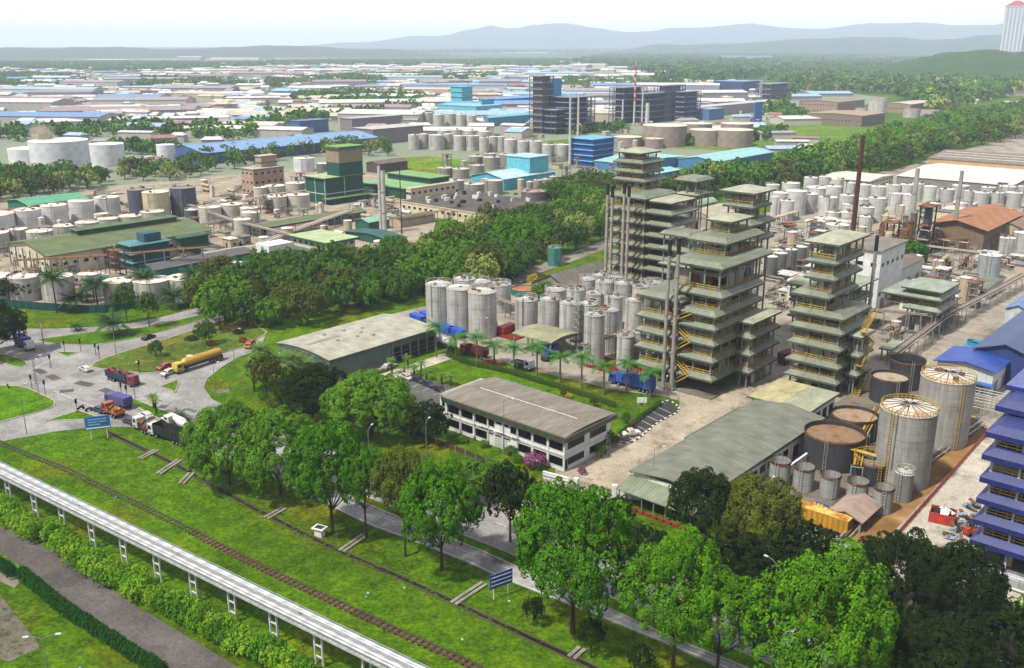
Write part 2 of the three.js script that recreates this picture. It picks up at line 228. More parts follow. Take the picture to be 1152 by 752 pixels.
// ---------- railway, drain, pipe bridge, hedges ----------
{
  const c = new THREE.CatmullRomCurve3([[-236.32,66.27],[-208.47,68.97],[-185.02,72.36],[-176.23,73.01],[-148.31,75.28],[-127.32,76.46],[-105.76,78.49],[-91.15,79.96],[-78.86,81.37],[-68.02,81.18]].map((p) => new THREE.Vector3(p[0], 0, -p[1])), false, 'centripetal');
  const L = c.getLength(), bed = mb(), pts = c.getSpacedPoints(Math.round(L / 3)).map((p) => [p.x, -p.z]);
  ribbon(bed, pts.slice(Math.round(pts.length * .55)), 1.7, -.04, .0); const b = bed.build('track_bed', bare); tag(b, null, null, null, 'structure');
  const t = thing('railway_track', 'single rusty railway track running through the grass beside the pipe bridge', 'railway', 0, 0);
  for (const s of [-.5, .5]) { const g = mb(); ribbon(g, pts.map((p, i) => { const a = pts[Math.max(0, i - 1)], d = pts[Math.min(pts.length - 1, i + 1)], l = Math.hypot(d[0] - a[0], d[1] - a[1]); return [p[0] + (d[1] - a[1]) / l * s, p[1] - (d[0] - a[0]) / l * s]; }), .1, .06, .24); g.build('rail', M('#54443a', 'plain', .6), t); }
  const sg = mb().box(-.85, .85, -.04, .12, -.17, .17).geo(), sm = [M('#43372e', 'plain', .9), M('#4f4238', 'plain', .9), M('#382f29', 'plain', .9)];
  const n = Math.round(L / 1.15), r = rng(5);
  for (let i = 0; i < n; i++) { const f = i / n, p = c.getPointAt(f), d = c.getTangentAt(f), o = mesh('sleeper', sg, sm[r() * 3 | 0], t); o.position.set(p.x, f < .55 ? -.12 + r() * .03 : r() * .02, p.z); o.rotation.y = Math.atan2(d.x, d.z) + (r() - .5) * .05; }
}
{ // open concrete drain with slab crossings
  const pts = smooth([[-199.84,87.17],[-192.03,87.39],[-170.94,88.23],[-152.27,87.97],[-136.32,88.14],[-117.76,88.82],[-104.34,90.08],[-92.63,90.76],[-76.91,91.68],[-66.25,92.26],[-56.96,92.17]], 4), d = thing('drain_channel', 'narrow open concrete drain running along the grass verge below the road trees', 'drain', 0, 0);
  for (const s of [-.55, .55]) { const g = mb(); ribbon(g, pts.map((p, i) => { const a = pts[Math.max(0, i - 1)], e = pts[Math.min(pts.length - 1, i + 1)], l = Math.hypot(e[0] - a[0], e[1] - a[1]); return [p[0] + (e[1] - a[1]) / l * s, p[1] - (e[0] - a[0]) / l * s]; }), .22, -.1, .12); g.build('drain_wall', M('#66614f', 'concrete', .95), d); }
  const f = mb(); ribbon(f, pts, 1, -.05, -.045); f.build('drain_floor', M('#2e2f24', 'dirt', .9), d);
  const list = [];
  for (const [u, v, u2, v2] of [[-180.22,84.71,-181.81,89.41], [-170.44,83.58,-173.47,90.09], [-162.81,84.35,-165.78,88.26], [-137.96,87.14,-138.88,91.93], [-118.11,88.91,-119.42,95.17], [-92.29,90.42,-92.64,97.93], [-69.96,91.93,-70.21,94.76]]) {
    const l = Math.hypot(u2 - u, v2 - v), o = thing('drain_crossing', '', 'slab', (u + u2) / 2, (v + v2) / 2, .08, Math.atan2(v2 - v, u2 - u)); o.userData.group = 'concrete slabs across the drain';
    for (const s of [-.45, .45]) mb().box(-l / 2, l / 2, 0, .14, s - .3, s + .3).build('plank', M('#a9a595', 'concrete', .9), o); list.push(o);
  }
  fromLeft(list, (n) => `${n} pale concrete slab footbridge across the grass drain, counted from the road sign`);
}
{ // the pipe bridge
  const a = [-202.59,56], b = [-70.03,69.83], L = Math.hypot(b[0] - a[0], b[1] - a[1]);
  const o = thing('pipe_bridge', 'long silver pipe bridge on white ladder trestles crossing the grass', 'pipe bridge', a[0], a[1], 0, Math.atan2(b[1] - a[1], b[0] - a[0]));
  mb().box(0, L, 6.1, 6.5, -1.5, 1.5).build('girder', M('#cfd1d2', 'plain', .5, .2), o);
  const tr = mb(); for (const z of [1.45, -1.45]) { tr.box(0, L, 6.9, 7.02, z - .06, z + .06); for (let x = 0; x < L; x += 1) tr.tube([x, 6.5, z], [x + .5, 6.95, z], .035, 4).tube([x + .5, 6.95, z], [x + 1, 6.5, z], .035, 4); } tr.build('lattice_rail', M('#9da0a3', 'plain', .6, .2), o);
  [-1.1, -.55, 0, .55, 1.1].forEach((z, i) => mb().tube([0, 6.75 + (i % 2) * .08, z], [L, 6.75 + (i % 2) * .08, z], .24, 10).build('pipe', M('#dcdedf', 'plain', .4, .3), o));
  mb().box(0, L, 7.06, 7.1, -.25, .25).build('walkway', M('#8d9092', 'plain', .6), o);
  const tg = mb(); for (const x of [-.75, .75]) tg.box(x - .13, x + .13, -.1, 6.1, -.13, .13); for (const y of [1.2, 3, 4.7]) tg.box(-.62, .62, y, y + .18, -.09, .09); tg.box(-.95, .95, 5.9, 6.1, -1.3, 1.3);
  const tgg = tg.geo(); for (let x = 4; x < L; x += 9.4) { const m = mesh('trestle', tgg, M('#d3d6d2', 'plain', .6), o); m.position.x = x; }
  const lg = mb().cyl(0, 0, 7, 8.6, .04, .04, 5).box(-.5, .1, 8.6, 8.75, -.12, .12).geo(); for (let x = 20; x < L; x += 28) { const m = mesh('lamp', lg, M('#dcdcd8', 'plain', .6), o); m.position.x = x; m.position.z = .9; }
}

// ---------- buildings ----------
// a building on [u0,u1] x [v0,v1]: front wall faces +z (local), right wall faces +x
function base(name, label, cat, u0, u1, v0, v1, y = 0) { const o = thing(name, label, cat, (u0 + u1) / 2, (v0 + v1) / 2, y); o.L = Math.abs(u1 - u0); o.D = Math.abs(v1 - v0); return o; }
function gable(o, L, D, h, rise, along, over, rm, trim, thick = .22, parts = ['roof_slope', 'roof_slope']) {   // roof over L x D, ridge along 'u' or 'v'
  const x0 = -L / 2 - over, x1 = L / 2 + over, z0 = -D / 2 - over, z1 = D / 2 + over, half = along === 'u' ? z1 : x1, lip = h - rise * over / (half - over) * .5;
  const P = (s, t, y) => along === 'u' ? [s, y, t] : [t, y, s], s0 = along === 'u' ? x0 : z0, s1 = along === 'u' ? x1 : z1;
  for (const k of [1, -1]) {
    const g = mb(), q = [P(s0, half * k, lip), P(s1, half * k, lip), P(s1, 0, h + rise), P(s0, 0, h + rise)], up = q.map((p) => [p[0], p[1] + thick, p[2]]), f = (k > 0) === (along === 'u');
    const add = (...w) => g.poly(...(f ? w : w.reverse()));
    add(...up); add(q[3], q[2], q[1], q[0]); for (let i = 0; i < 4; i++) add(q[i], q[(i + 1) % 4], up[(i + 1) % 4], up[i]);
    g.build(parts[0], rm, o);
  }
  const w = half - over * .5; for (const s of [s0 + over, s1 - over]) { const a = [P(s, -w + over * .5, h - .02), P(s, w - over * .5, h - .02), P(s, 0, h + rise - .05)]; mb().poly(...a).build('gable_end', trim, o); }
}
function barrel(o, L, D, h, rise, along, over, rm, trim) {
  const half = (along === 'v' ? L : D) / 2 + over, len = (along === 'v' ? D : L) / 2 + over; const n = 12, g = mb(), e = { [len]: mb(), [-len]: mb() }, P = (t, y, s) => along === 'v' ? [t, y, s] : [s, y, -t], Y = (t) => h + rise * (1 - (t / half) ** 2);
  for (let i = 0; i < n; i++) { const a = -half + 2 * half * i / n, b = -half + 2 * half * (i + 1) / n; g.poly(P(a, Y(a) + .2, len), P(b, Y(b) + .2, len), P(b, Y(b) + .2, -len), P(a, Y(a) + .2, -len)); g.poly(P(a, Y(a), -len), P(b, Y(b), -len), P(b, Y(b), len), P(a, Y(a), len)); for (const s of [len, -len]) { g.poly(P(a, Y(a), s), P(b, Y(b), s), P(b, Y(b) + .2, s), P(a, Y(a) + .2, s)); e[s].poly(P(a, h - .3, s * .985), P(b, h - .3, s * .985), P(b, Y(b), s * .985), P(a, Y(a), s * .985)); } }
  g.build('roof', rm, o); for (const k in e) e[k].build('gable_end', trim, o);
}
function flat(o, L, D, h, over, rm, trim, thick = .5) { mb().box(-L / 2 - over, L / 2 + over, h, h + thick, -D / 2 - over, D / 2 + over).build('fascia', trim, o); mb().box(-L / 2 - over + .12, L / 2 + over - .12, h + thick, h + thick + .08, -D / 2 - over + .12, D / 2 + over - .12).build('roof', rm, o); }
const winGeo = {};
function windowAt(o, side, at, y, w, h, L, D, fm = C.white, name = 'window') {   // side 'f' front wall, 'r' right wall, 'l' left wall; at: metres from the middle
  const key = w + '_' + h; const [fg, pg] = winGeo[key] ??= [mb().box(-w / 2 - .06, w / 2 + .06, -.1, 0, -.05, .1).box(-w / 2 - .06, w / 2 + .06, h, h + .06, -.05, .1).box(-w / 2 - .06, -w / 2, 0, h, -.05, .1).box(w / 2, w / 2 + .06, 0, h, -.05, .1).geo(), mb().box(-w / 2, w / 2, 0, h, -.04, .07).geo()];
  const f = mesh(name, fg, fm, o), p = mesh('pane', pg, C.glass, f);
  if (side === 'f') f.position.set(at, y, D / 2); else if (side === 'r') { f.position.set(L / 2, y, -at); f.rotation.y = Math.PI / 2; } else { f.position.set(-L / 2, y, at); f.rotation.y = -Math.PI / 2; }
  return f;
}
function doorAt(o, side, at, w, h, L, D, m, y = 0) { const f = mb().box(-w / 2, w / 2, y, y + h, -.05, .07).build('door', m, o); if (side === 'f') f.position.set(at, 0, D / 2); else { f.position.set(L / 2, 0, -at); f.rotation.y = Math.PI / 2; } return f; }
function shed(name, label, cat, [u0, u1, v0, v1, h], { roof = 'gable', along = 'v', rise = 1.2, over = .5, wall = C.white, rm = C.green, trim = C.greenTrim, doors = 0, wins = 0, doorM = C.grey, group, y = 0, legs = 0, thick = .5 } = {}) {
  const o = base(name, label, cat, u0, u1, v0, v1, y), { L, D } = o; if (group) o.userData.group = group;
  if (legs) { const c = mb().bx(0, 0, .35, .35, 0, h).geo(), nx = Math.max(2, Math.round(L / legs) + 1), nz = Math.max(2, Math.round(D / legs) + 1); for (let i = 0; i < nx; i++) for (let k = 0; k < nz; k++) if (!i || !k || i === nx - 1 || k === nz - 1) { const p = mesh('post', c, C.column, o); p.position.set(-L / 2 + .2 + (L - .4) * i / (nx - 1), 0, -D / 2 + .2 + (D - .4) * k / (nz - 1)); } }
  else mb().box(-L / 2, L / 2, -.1, h, -D / 2, D / 2).build('wall', wall, o);
  if (roof === 'gable') gable(o, L, D, h, rise, along, over, rm, legs ? trim : wall, .22); else if (roof === 'barrel') barrel(o, L, D, h, rise, along, over, rm, legs ? trim : wall); else flat(o, L, D, h, over, rm, trim, thick);
  for (let i = 0; i < doors; i++) { const w = Math.min(3.2, D / doors * .6); doorAt(o, 'r', -D / 2 + D * (i + .5) / doors, w, Math.min(3.2, h * .75), L, D, doorM); doorAt(o, 'f', -L / 2 + L * (i + .5) / doors, Math.min(3.2, L / doors * .6), Math.min(3.2, h * .75), L, D, doorM); }
  for (let k = 0; k < wins; k++) { const n = Math.max(2, Math.round(D / 4)), m = Math.max(2, Math.round(L / 4)), y0 = h * (k + .45) / wins, wh = Math.min(1.3, h / wins * .35); for (let i = 0; i < n; i++) windowAt(o, 'r', -D / 2 + D * (i + .5) / n, y0, 1.8, wh, L, D); for (let i = 0; i < m; i++) windowAt(o, 'f', -L / 2 + L * (i + .5) / m, y0, 1.8, wh, L, D); }
  return o;
}
// --- the white office
{
  const o = base('office_building', 'long white two-storey office with dark green fascia and ribbon windows', 'office', -143.3, -109.2, 139.6, 155.6), { L, D } = o;
  mb().box(-L / 2, L / 2, -.1, 6.7, -D / 2, D / 2).build('wall', C.white, o);
  mb().box(-L / 2 - .2, L / 2 + .15, 3.3, 3.75, -D / 2 - .15, D / 2 + .25).build('floor_band', M('#d8d8d3', 'wall', .7), o);
  const f = mb(); f.frus([-L / 2 - .7, L / 2 + .9, -D / 2 - .9, D / 2 + .9, 6.7], [-L / 2 - .9, L / 2 + 1.1, -D / 2 - 1.1, D / 2 + 1.1, 7.9]); f.build('fascia', M('#4c5540', 'plain', .6), o);
  barrel(o, L + 1.2, D + 1.4, 7.75, .5, 'u', .1, M('#8f867a', 'roof', .85), C.greenTrim);
  mb().box(-L / 2 + 3, L / 2 - 3, 8.42, 8.5, -.12, .12).build('ridge_cap', M('#d6d2c8', 'plain', .7), o);
  const big = [[-14.8, 3.5], [-10.6, 3.5], [-6.3, 3.5]], bigR = [[6.4, 3.5], [10.6, 3.5], [14.9, 3.6]];
  for (const [x, w] of [...big, ...bigR]) { windowAt(o, 'f', x, 4.3, w, 1.8, L, D); windowAt(o, 'f', x, .9, w, 1.9, L, D); }
  for (const [x, w, y, h] of [[-3.2, 1.7, 4.4, 1.6], [3.2, 1.7, 4.4, 1.6], [-1, 1.5, 5.5, .5], [1.1, 1.5, 5.5, .5], [-3.6, 1.8, 2.5, .4], [-1.2, 1.8, 2.5, .4], [1.3, 1.8, 2.5, .4]]) windowAt(o, 'f', x, y, w, h, L, D);
  for (const y of [4.5, 1]) { windowAt(o, 'r', -4.2, y, 5.6, 1.6, L, D); windowAt(o, 'r', 3.4, y, 5.8, 1.6, L, D); }
  doorAt(o, 'r', -7.4, 1, 2.3, L, D, C.dark, .2); doorAt(o, 'f', -.4, 3.6, 2.3, L, D, M('#b9bab8', 'wall', .6), 0);
  for (let i = 0; i < 9; i++) mb().box(-L / 2 + .1 + i * 4.25, -L / 2 + .3 + i * 4.25, 0, 6.7, D / 2, D / 2 + .22).build('pilaster', C.white, o);
  const r = rng(3); const t = mb(); let x = -8.3; for (let i = 0; i < 26; i++) { if (![2, 11, 12, 21].includes(i)) { const w = .3 + r() * .12; t.box(x, x + .09, 3.35, 3.75, D / 2 + .28, D / 2 + .34); t.box(x + .09, x + w, r() > .5 ? 3.65 : 3.5, r() > .5 ? 3.75 : 3.6, D / 2 + .28, D / 2 + .34); if (r() > .4) t.box(x + w, x + w + .08, 3.35, 3.75, D / 2 + .28, D / 2 + .34); } x += .52; } t.build('wall_lettering', M('#3a3c44', null, .8), o);
  mb().box(-L / 2 - 3.4, -L / 2 - .01, -.1, 7.2, -D / 2 + 1, D / 2 - 1.2).build('stair_block', C.white, o);
  mb().box(-L / 2 - 3.6, -L / 2 - .05, 7.2, 7.35, -D / 2 + .8, D / 2 - 1).build('stair_roof', M('#c9c5ba', 'concrete', .8), o);
  for (const y of [1.2, 4.6]) { const w = windowAt(o, 'f', -L / 2 - 2.2, y, .9, 1.3, L, D); w.position.z = D / 2 - 1.2; }
  for (const [x, y, z] of [[-9, .4, 0], [2, .4, .1], [3.4, .4, .05]]) mb().box(x, x + 1, y, y + .7, D / 2 + .3, D / 2 + .7).build('air_conditioner', M('#d8d6cf', 'plain', .6), o);
}
// --- big grey-green warehouse with the shallow curved roof
{
  const o = base('curved_warehouse', 'large grey-green warehouse with shallow curved pale roof beside the palms', 'warehouse', -209.5, -187.5, 141, 178.5), { L, D } = o, wm = M('#66746a', 'wall', .7);
  mb().box(-L / 2, L / 2, .9, 6.2, -D / 2, D / 2 ).build('wall', wm, o); mb().box(-L / 2, L / 2, -.1, .9, 1, D / 2).box(-L / 2, -L / 2 + .3, -.1, .9, -D / 2, 1).build('plinth', M('#a39c8d', 'concrete', .9), o);
  barrel(o, L, D, 6.2, .95, 'v', .5, M('#bab7a6', 'roofAcross', .7), wm);
  mb().box(-L / 2 - .52, -L / 2 - .3, 5.9, 6.4, -D / 2, D / 2).box(L / 2 + .3, L / 2 + .55, 5.95, 6.35, -D / 2 - .4, D / 2 + .4).build('gutter', C.greenTrim, o);
  for (let i = 0; i < 6; i++) { mb().box(L / 2 + .02, L / 2 + .3, -.05, 5.9, -D / 2 + i * 3.2, -D / 2 + i * 3.2 + .3).build('column', C.column, o); if (i < 5) mb().box(L / 2, L / 2 + .06, .95, 4.3, -D / 2 + i * 3.2 + .4, -D / 2 + i * 3.2 + 3.1).build('bay_shade_panel', C.dark, o); }  // dark panels on the solid wall paint the shade inside the bays
  for (const y of [1.6, 2.7]) mb().tube([L / 2 + .2, y, -D / 2], [L / 2 + .2, y, -D / 2 + 16], .07, 4).build('bay_rail', C.column, o);
  for (const [x, z] of [[-4, 2], [-2, -3], [1, 0], [3, 3], [5, -1], [-5, 8], [2, 9]]) { mb().cyl(x, z, 6.6, 7.8, .45, .45, 9).build('roof_vent', M('#c2c2ba', 'plain', .4, .3), o); }
  mb().box(-L / 2 + 9, -L / 2 + 10.6, 7.3, 7.42, D / 2 - 13, D / 2 - 2).build('skylight', M('#8f917e', 'roof', .6), o);
  mb().box(L / 2 + .1, L / 2 + 3, -.1, .5, -2, D / 2).build('loading_dock', M('#a8a294', 'concrete', .9), o);
}
// --- right-hand stores with grey roof, front canopy and pale annexe
{
  const u0 = -92.6, u1 = -77, v0 = 140.2, v1 = 190, o = base('long_store', 'long low store with grey-green ribbed roof beside the entrance drive', 'warehouse', u0, u1, v0, v1), { L, D } = o;
  mb().box(-L / 2, L / 2, -.1, 5, -D / 2, D / 2).build('wall', C.white, o);
  gable(o, L, D, 5, 1.1, 'v', .7, M('#85887a', 'roofAcross', .7), M('#46573f', 'wall', .7));
  mb().box(-L / 2 - .72, -L / 2 - .4, 4.5, 5.1, -D / 2, D / 2).box(L / 2 + .4, L / 2 + .72, 4.5, 5.1, -D / 2, D / 2).build('gutter', C.greenTrim, o);
  mb().box(-L / 2 - 2.2, -L / 2 - .05, 3.9, 4.4, -D / 2 + 4, D / 2 - 22).build('side_eave', M('#7a7d70', 'roof', .7), o);
  for (let i = 0; i < 6; i++) { windowAt(o, 'r', -D / 2 + 16 + i * 3.4, 1.6, 2.4, 1.5, L, D); }
  doorAt(o, 'r', -D / 2 + 38, 2.4, 2.6, L, D, C.dark); doorAt(o, 'r', -D / 2 + 42.5, 1.6, 2.6, L, D, M('#7a2d33', 'plain', .6));
  const c = mb(); c.poly([-L / 2 - .6, 4.2, D / 2], [-L / 2 - .6, 3.1, D / 2 + 5], [L / 2 + .6, 3.1, D / 2 + 5], [L / 2 + .6, 4.2, D / 2]); c.poly([-L / 2 - .6, 4.0, D / 2], [L / 2 + .6, 4.0, D / 2], [L / 2 + .6, 2.9, D / 2 + 5], [-L / 2 - .6, 2.9, D / 2 + 5]); c.poly([-L / 2 - .6, 2.9, D / 2 + 5], [L / 2 + .6, 2.9, D / 2 + 5], [L / 2 + .6, 3.1, D / 2 + 5], [-L / 2 - .6, 3.1, D / 2 + 5]); c.build('front_canopy', M('#8b947c', 'roof', .7), o);
  for (let i = 0; i < 7; i++) mb().bx(-L / 2 + L * i / 6, D / 2 + 4.7, .18, .18, 0, 3).build('canopy_post', C.column, o);
  for (let i = 0; i < 5; i++) windowAt(o, 'f', -L / 2 + 1.8 + i * 3, .9, 2.3, 1.4, L, D);  // added windows, dark panes standing in for the shaded front under the canopy
  for (let i = 0; i < 10; i++) mb().bx(-L / 2 + 1 + i * 1.5, D / 2 + 5.4, 1.1, .5, 0, .5).build('red_planter', M('#9a2f28', 'plain', .8), o);
}
{ const o = shed('green_annexe', 'small shed with half cream half pale green roof beside the brown tanks', 'shed', [-95.6, -81.5, 193.5, 208.5, 4.2], { roof: 'flat', rm: C.greenPale, trim: C.greenTrim, over: .8, wall: C.white, thick: .4 });
  mb().box(-7.7, .4, 4.68, 4.72, -8.2, 8.2).build('cream_roof_half', M('#c1b78c', 'roof', .7), o);
  for (let i = 0; i < 4; i++) doorAt(o, 'r', -5.5 + i * 3.6, 2.2, 2.6, 14.1, 15, C.dark); }
// boundary wall beside the store, gate walls
function wallRun(name, label, u0, v0, u1, v1, h, t, m, cap) { const L = Math.hypot(u1 - u0, v1 - v0), o = thing(name, label, 'wall', (u0 + u1) / 2, (v0 + v1) / 2, 0, Math.atan2(v1 - v0, u1 - u0)); mb().box(-L / 2, L / 2, -.1, h, -t / 2, t / 2).build('wall_panel', m, o); mb().box(-L / 2, L / 2, h, h + .12, -t / 2 - .06, t / 2 + .06).build('coping', cap ?? m, o); return o; }
wallRun('bund_wall', 'long white wall between the grey store and the brown tanks', -73.5, 143, -73.5, 196, 2.4, .35, C.white);
{ const w = wallRun('gate_wall', 'white sign wall beside the entrance gate below the office', -109.72,133.47, -103.86,134.4, 2, .35, C.white); mb().bx(4.6, 0, .9, .9, 0, 2.5).build('gate_pillar', C.white, w); mb().box(-3.4, 3.2, 1.1, 1.3, .18, .22).build('sign_lettering', M('#5a5a5a', null, .8), w); }
{ const w = wallRun('gate_wall', 'white sign wall beside the entrance gate below the green canopy', -94.15,137.37, -90.04,139.51, 2, .35, C.white); mb().bx(-3, 0, .9, .9, 0, 2.6).build('gate_pillar', C.white, w); }
wallRun('ramp_wall', 'low white splay wall curving out from the office gate wall', -103.62,134.09, -104.05,129.61, .7, .3, C.white); wallRun('ramp_wall', 'low white splay wall curving out from the canopy side gate', -93.89,136.11, -94.09,133.48, .7, .3, C.white);
wallRun('planter_edge', 'red painted planter kerb in front of the office gate wall', -108.61,130.2, -104.01,130.66, .35, .3, C.redPaint); wallRun('planter_edge', 'red painted planter kerb climbing beside the pink bush', -109.12,130.27, -110.25,132.99, .35, .3, C.redPaint);
{ const a = [-104.66,136.86], b = [-100.4,137.98], L = Math.hypot(b[0] - a[0], b[1] - a[1]), o = thing('sliding_gate', 'grey barred sliding gate standing open at the entrance drive', 'gate', (a[0] + b[0]) / 2, (a[1] + b[1]) / 2, 0, Math.atan2(b[1] - a[1], b[0] - a[0])); mb().box(-L / 2, L / 2, .1, .22, -.05, .05).box(-L / 2, L / 2, 1.5, 1.62, -.05, .05).build('gate_rail', C.pipe, o); for (let x = -L / 2; x <= L / 2; x += .45) mb().bx(x, 0, .07, .07, .15, 1.6).build('bar', C.pipe, o); }
// front fence of the works along the office lawn
function fence(name, label, pts, h, pm, postM, step = 3) { const o = thing(name, label, 'fence', 0, 0); const c = new THREE.CatmullRomCurve3(pts.map((p) => new THREE.Vector3(p[0], 0, -p[1])), false, 'centripetal', .1), n = Math.max(2, Math.round(c.getLength() / step)), q = c.getSpacedPoints(n), pg = mb().bx(0, 0, .14, .14, -.05, h + .1).geo();
  for (let i = 0; i <= n; i++) { const p = mesh('post', pg, postM, o); p.position.copy(q[i]); if (i < n) { const a = q[i], b = q[i + 1], L = a.distanceTo(b), m = mb().box(.08, L - .08, .1, h, -.025, .025).build('panel', pm, o); m.position.copy(a); m.rotation.y = Math.atan2(-(b.z - a.z), b.x - a.x); } } return o; }
fence('works_fence', 'low brown fence running along the lawn below the office', [[-200, 131.5], [-142, 132.1], [-112, 132]], 1.1, M('#5b4a3b', 'plain', .9), C.column);
fence('green_fence', 'dark green sheet fence below the left tank farm', [[-352.47,105.51],[-330.31,114.39],[-311.36,123.81],[-296.11,134.43],[-293.56,145.41],[-293.25,153.25],[-294.86,169.39],[-296.29,181.79]], 2.6, M('#1d4a47', 'wall', .7), M('#16383a', 'plain', .7));
fence('red_fence', 'low red safety fence beside the sandy strip and concrete yard', [[-47.69,150.02],[-48.59,178.68],[-49.77,215.89]], 1.1, C.redPaint, C.redPaint, 2.5);
fence('yard_fence', 'grey sheet fence along the street side of the tank compound', [[-72.6,156.43],[-62.8,154.09],[-56.59,154.65]], 2, M('#7b7f80', 'wall', .8), C.column);
fence('wire_fence', 'pale fence at the foot of the concrete yard behind the dark trees', [[-53.82,146.99],[-48.95,146.56],[-40.58,150.17],[-30.05,152.25],[-23.85,153.62]], 1.8, M('#a9aaa2', 'wall', .8), C.column);

// ---------- open process towers with skirt roofs ----------
// lv: [u0,u1,v0,v1,h] lip rectangle and height of each skirt, from the ground up
function tower(name, label, lv, { roofM = C.green, trim = C.greenTrim, rail = C.yellow, seed = 1, topM, colM = C.column, skirt = 1.3, fascia = .5, core = M('#8d897c', 'wall', .8) } = {}) {
  const r = rng(seed), u0 = Math.min(...lv.map((l) => l[0])), u1 = Math.max(...lv.map((l) => l[1])), v0 = Math.min(...lv.map((l) => l[2])), v1 = Math.max(...lv.map((l) => l[3])), cu = (u0 + u1) / 2, cv = (v0 + v1) / 2;
  const o = thing(name, label, 'process tower', cu, cv);
  const loc = (l) => [l[0] - cu, l[1] - cu, -(l[3] - cv), -(l[2] - cv)];
  lv.forEach((l, i) => {
    const [x0, x1, z0, z1] = loc(l), h = l[4], last = !lv.slice(i + 1).some((m) => m[0] < l[1] - 1 && m[1] > l[0] + 1 && m[2] < l[3] - 1 && m[3] > l[2] + 1), s = skirt;
    const slab = mb().box(x0, x1, h, h + fascia, z0, z1).build('skirt_fascia', trim, o);
    const top = mb(); if (last) { const k = Math.min(x1 - x0, z1 - z0) / 2 - .6; top.frus([x0 - .05, x1 + .05, z0 - .05, z1 + .05, h + fascia], [x0 + k, x1 - k, z0 + k, z1 - k, h + fascia + k * .26]); } else top.frus([x0 - .05, x1 + .05, z0 - .05, z1 + .05, h + fascia], [x0 + s, x1 - s, z0 + s, z1 - s, h + fascia + 1.05]);
    top.build('skirt_roof', last && topM ? topM : roofM, o);
    // the storey below this skirt: columns, railing, machinery
    const below = [...lv.slice(0, i)].reverse().find((m) => m[0] < l[1] - 1 && m[1] > l[0] + 1 && m[2] < l[3] - 1 && m[3] > l[2] + 1), y0 = below ? below[4] + fascia + .75 : -.1, H = h - y0; if (H < 1) return;
    const a = x0 + s, b = x1 - s, c = z0 + s, d = z1 - s, nx = Math.max(1, Math.round((b - a) / 4.5)), nz = Math.max(1, Math.round((d - c) / 4.5)), cg = mb().bx(0, 0, .38, .38, y0, h).geo();
    for (let p = 0; p <= nx; p++) for (let q = 0; q <= nz; q++) if (!p || !q || p === nx || q === nz) { const m = mesh('column', cg, colM, o); m.position.set(a + (b - a) * p / nx, 0, c + (d - c) * q / nz); }
    const rl = mb(); for (const y of [.55, 1.1]) { const Y = y0 + y; rl.box(a, b, Y, Y + .16, d - .03, d + .03).box(b - .03, b + .03, Y, Y + .12, c, d).box(a, b, Y, Y + .12, c - .03, c + .03).box(a - .03, a + .03, Y, Y + .12, c, d); } for (let x = a; x < b; x += 1.6) rl.box(x, x + .09, y0 + .2, y0 + 1.5, d - .04, d + .04); for (let z = c; z < d; z += 1.6) rl.box(b - .04, b + .04, y0 + .2, y0 + 1.5, z, z + .09); if (below) rl.build('railing', rail, o);
    const fl = mb().box(a - .1, b + .1, y0 - .1, y0 + .12, c - .1, d + .1).build('deck', M('#7d7b72', 'plain', .8), o);
    // equipment set back from the open sides
    const w = b - a, e = d - c; let n = 5 + (w * e / 26 | 0);
    for (let k = 0; k < n; k++) { const R0 = .5 + r() * Math.min(1.3, Math.min(w, e) * .14), x = a + R0 + .6 + r() * (w - 2 * R0 - 1.2), z = c + R0 + .6 + r() * (e - 2 * R0 - 1.2), hh = H * (.45 + r() * .5), mm = [C.steelDark, C.steel, core, C.charcoal, C.beige, C.steelPale, C.rust][r() * 7 | 0]; r() > .45 ? mb().cyl(x, z, y0 + .1, y0 + hh, R0, R0, 10, R0 * .4).build('vessel', mm, o) : mb().bx(x, z, R0 * 1.8, R0 * 1.5, y0 + .1, y0 + hh).build('machine', mm, o); }
    mb().bx((a + b) / 2 - w * .05, (c + d) / 2 - e * .05, w * .3, e * .3, y0 + .1, h).build('core_wall', core, o);
    if (below) { const pm = [M('#8b8f7e', 'wall', .7), M('#a5a294', 'wall', .75), M('#77806a', 'wall', .7)]; for (let p = 0; p < nx; p++) if (r() < .3) mb().box(a + (b - a) * p / nx + .25, a + (b - a) * (p + 1) / nx - .25, y0 + .1, h - .05 - r() * H * .4, d - .9, d - .8).build('wall_panel', pm[r() * 3 | 0], o); for (let q = 0; q < nz; q++) if (r() < .3) mb().box(b - .9, b - .8, y0 + .1, h - .05 - r() * H * .4, c + (d - c) * q / nz + .25, c + (d - c) * (q + 1) / nz - .25).build('wall_panel', pm[r() * 3 | 0], o); }
    const pp = mb(); for (let k = 0; k < 6; k++) { const y = y0 + H * (.55 + r() * .4), z = d - .6 - r() * 2, x = b - .6 - r() * 2; pp.tube([a, y, z], [b, y, z], .12, 5).tube([x, y + .2, c], [x, y + .2, d], .12, 5); } pp.build('pipework', C.pipe, o);
  });
  return o;
}
const B = (u0, u1, v0, v1) => (h) => [u0, u1, v0, v1, h];
function stairs(o, x, z, ys, dz, m) { for (let i = 0; i < ys.length - 1; i++) { const s = mb(), a = [x, ys[i], z], b = [x, ys[i + 1], z + dz * (i % 2 ? -1 : 1)]; const p = i % 2 ? [a[0], a[1], a[2] + dz] : a, q = i % 2 ? [b[0], b[1], z] : b; for (const w of [-.6, .6]) { s.tube([p[0] + w, p[1], p[2]], [q[0] + w, q[1], q[2]], .13, 4).tube([p[0] + w, p[1] + 1, p[2]], [q[0] + w, q[1] + 1, q[2]], .06, 4); } for (let k = 0; k < 12; k++) { const f = k / 12, y = p[1] + (q[1] - p[1]) * f, zz = p[2] + (q[2] - p[2]) * f; s.box(x - .6, x + .6, y, y + .08, zz - .2, zz + .2); } s.build('stair_flight', m, o); } }
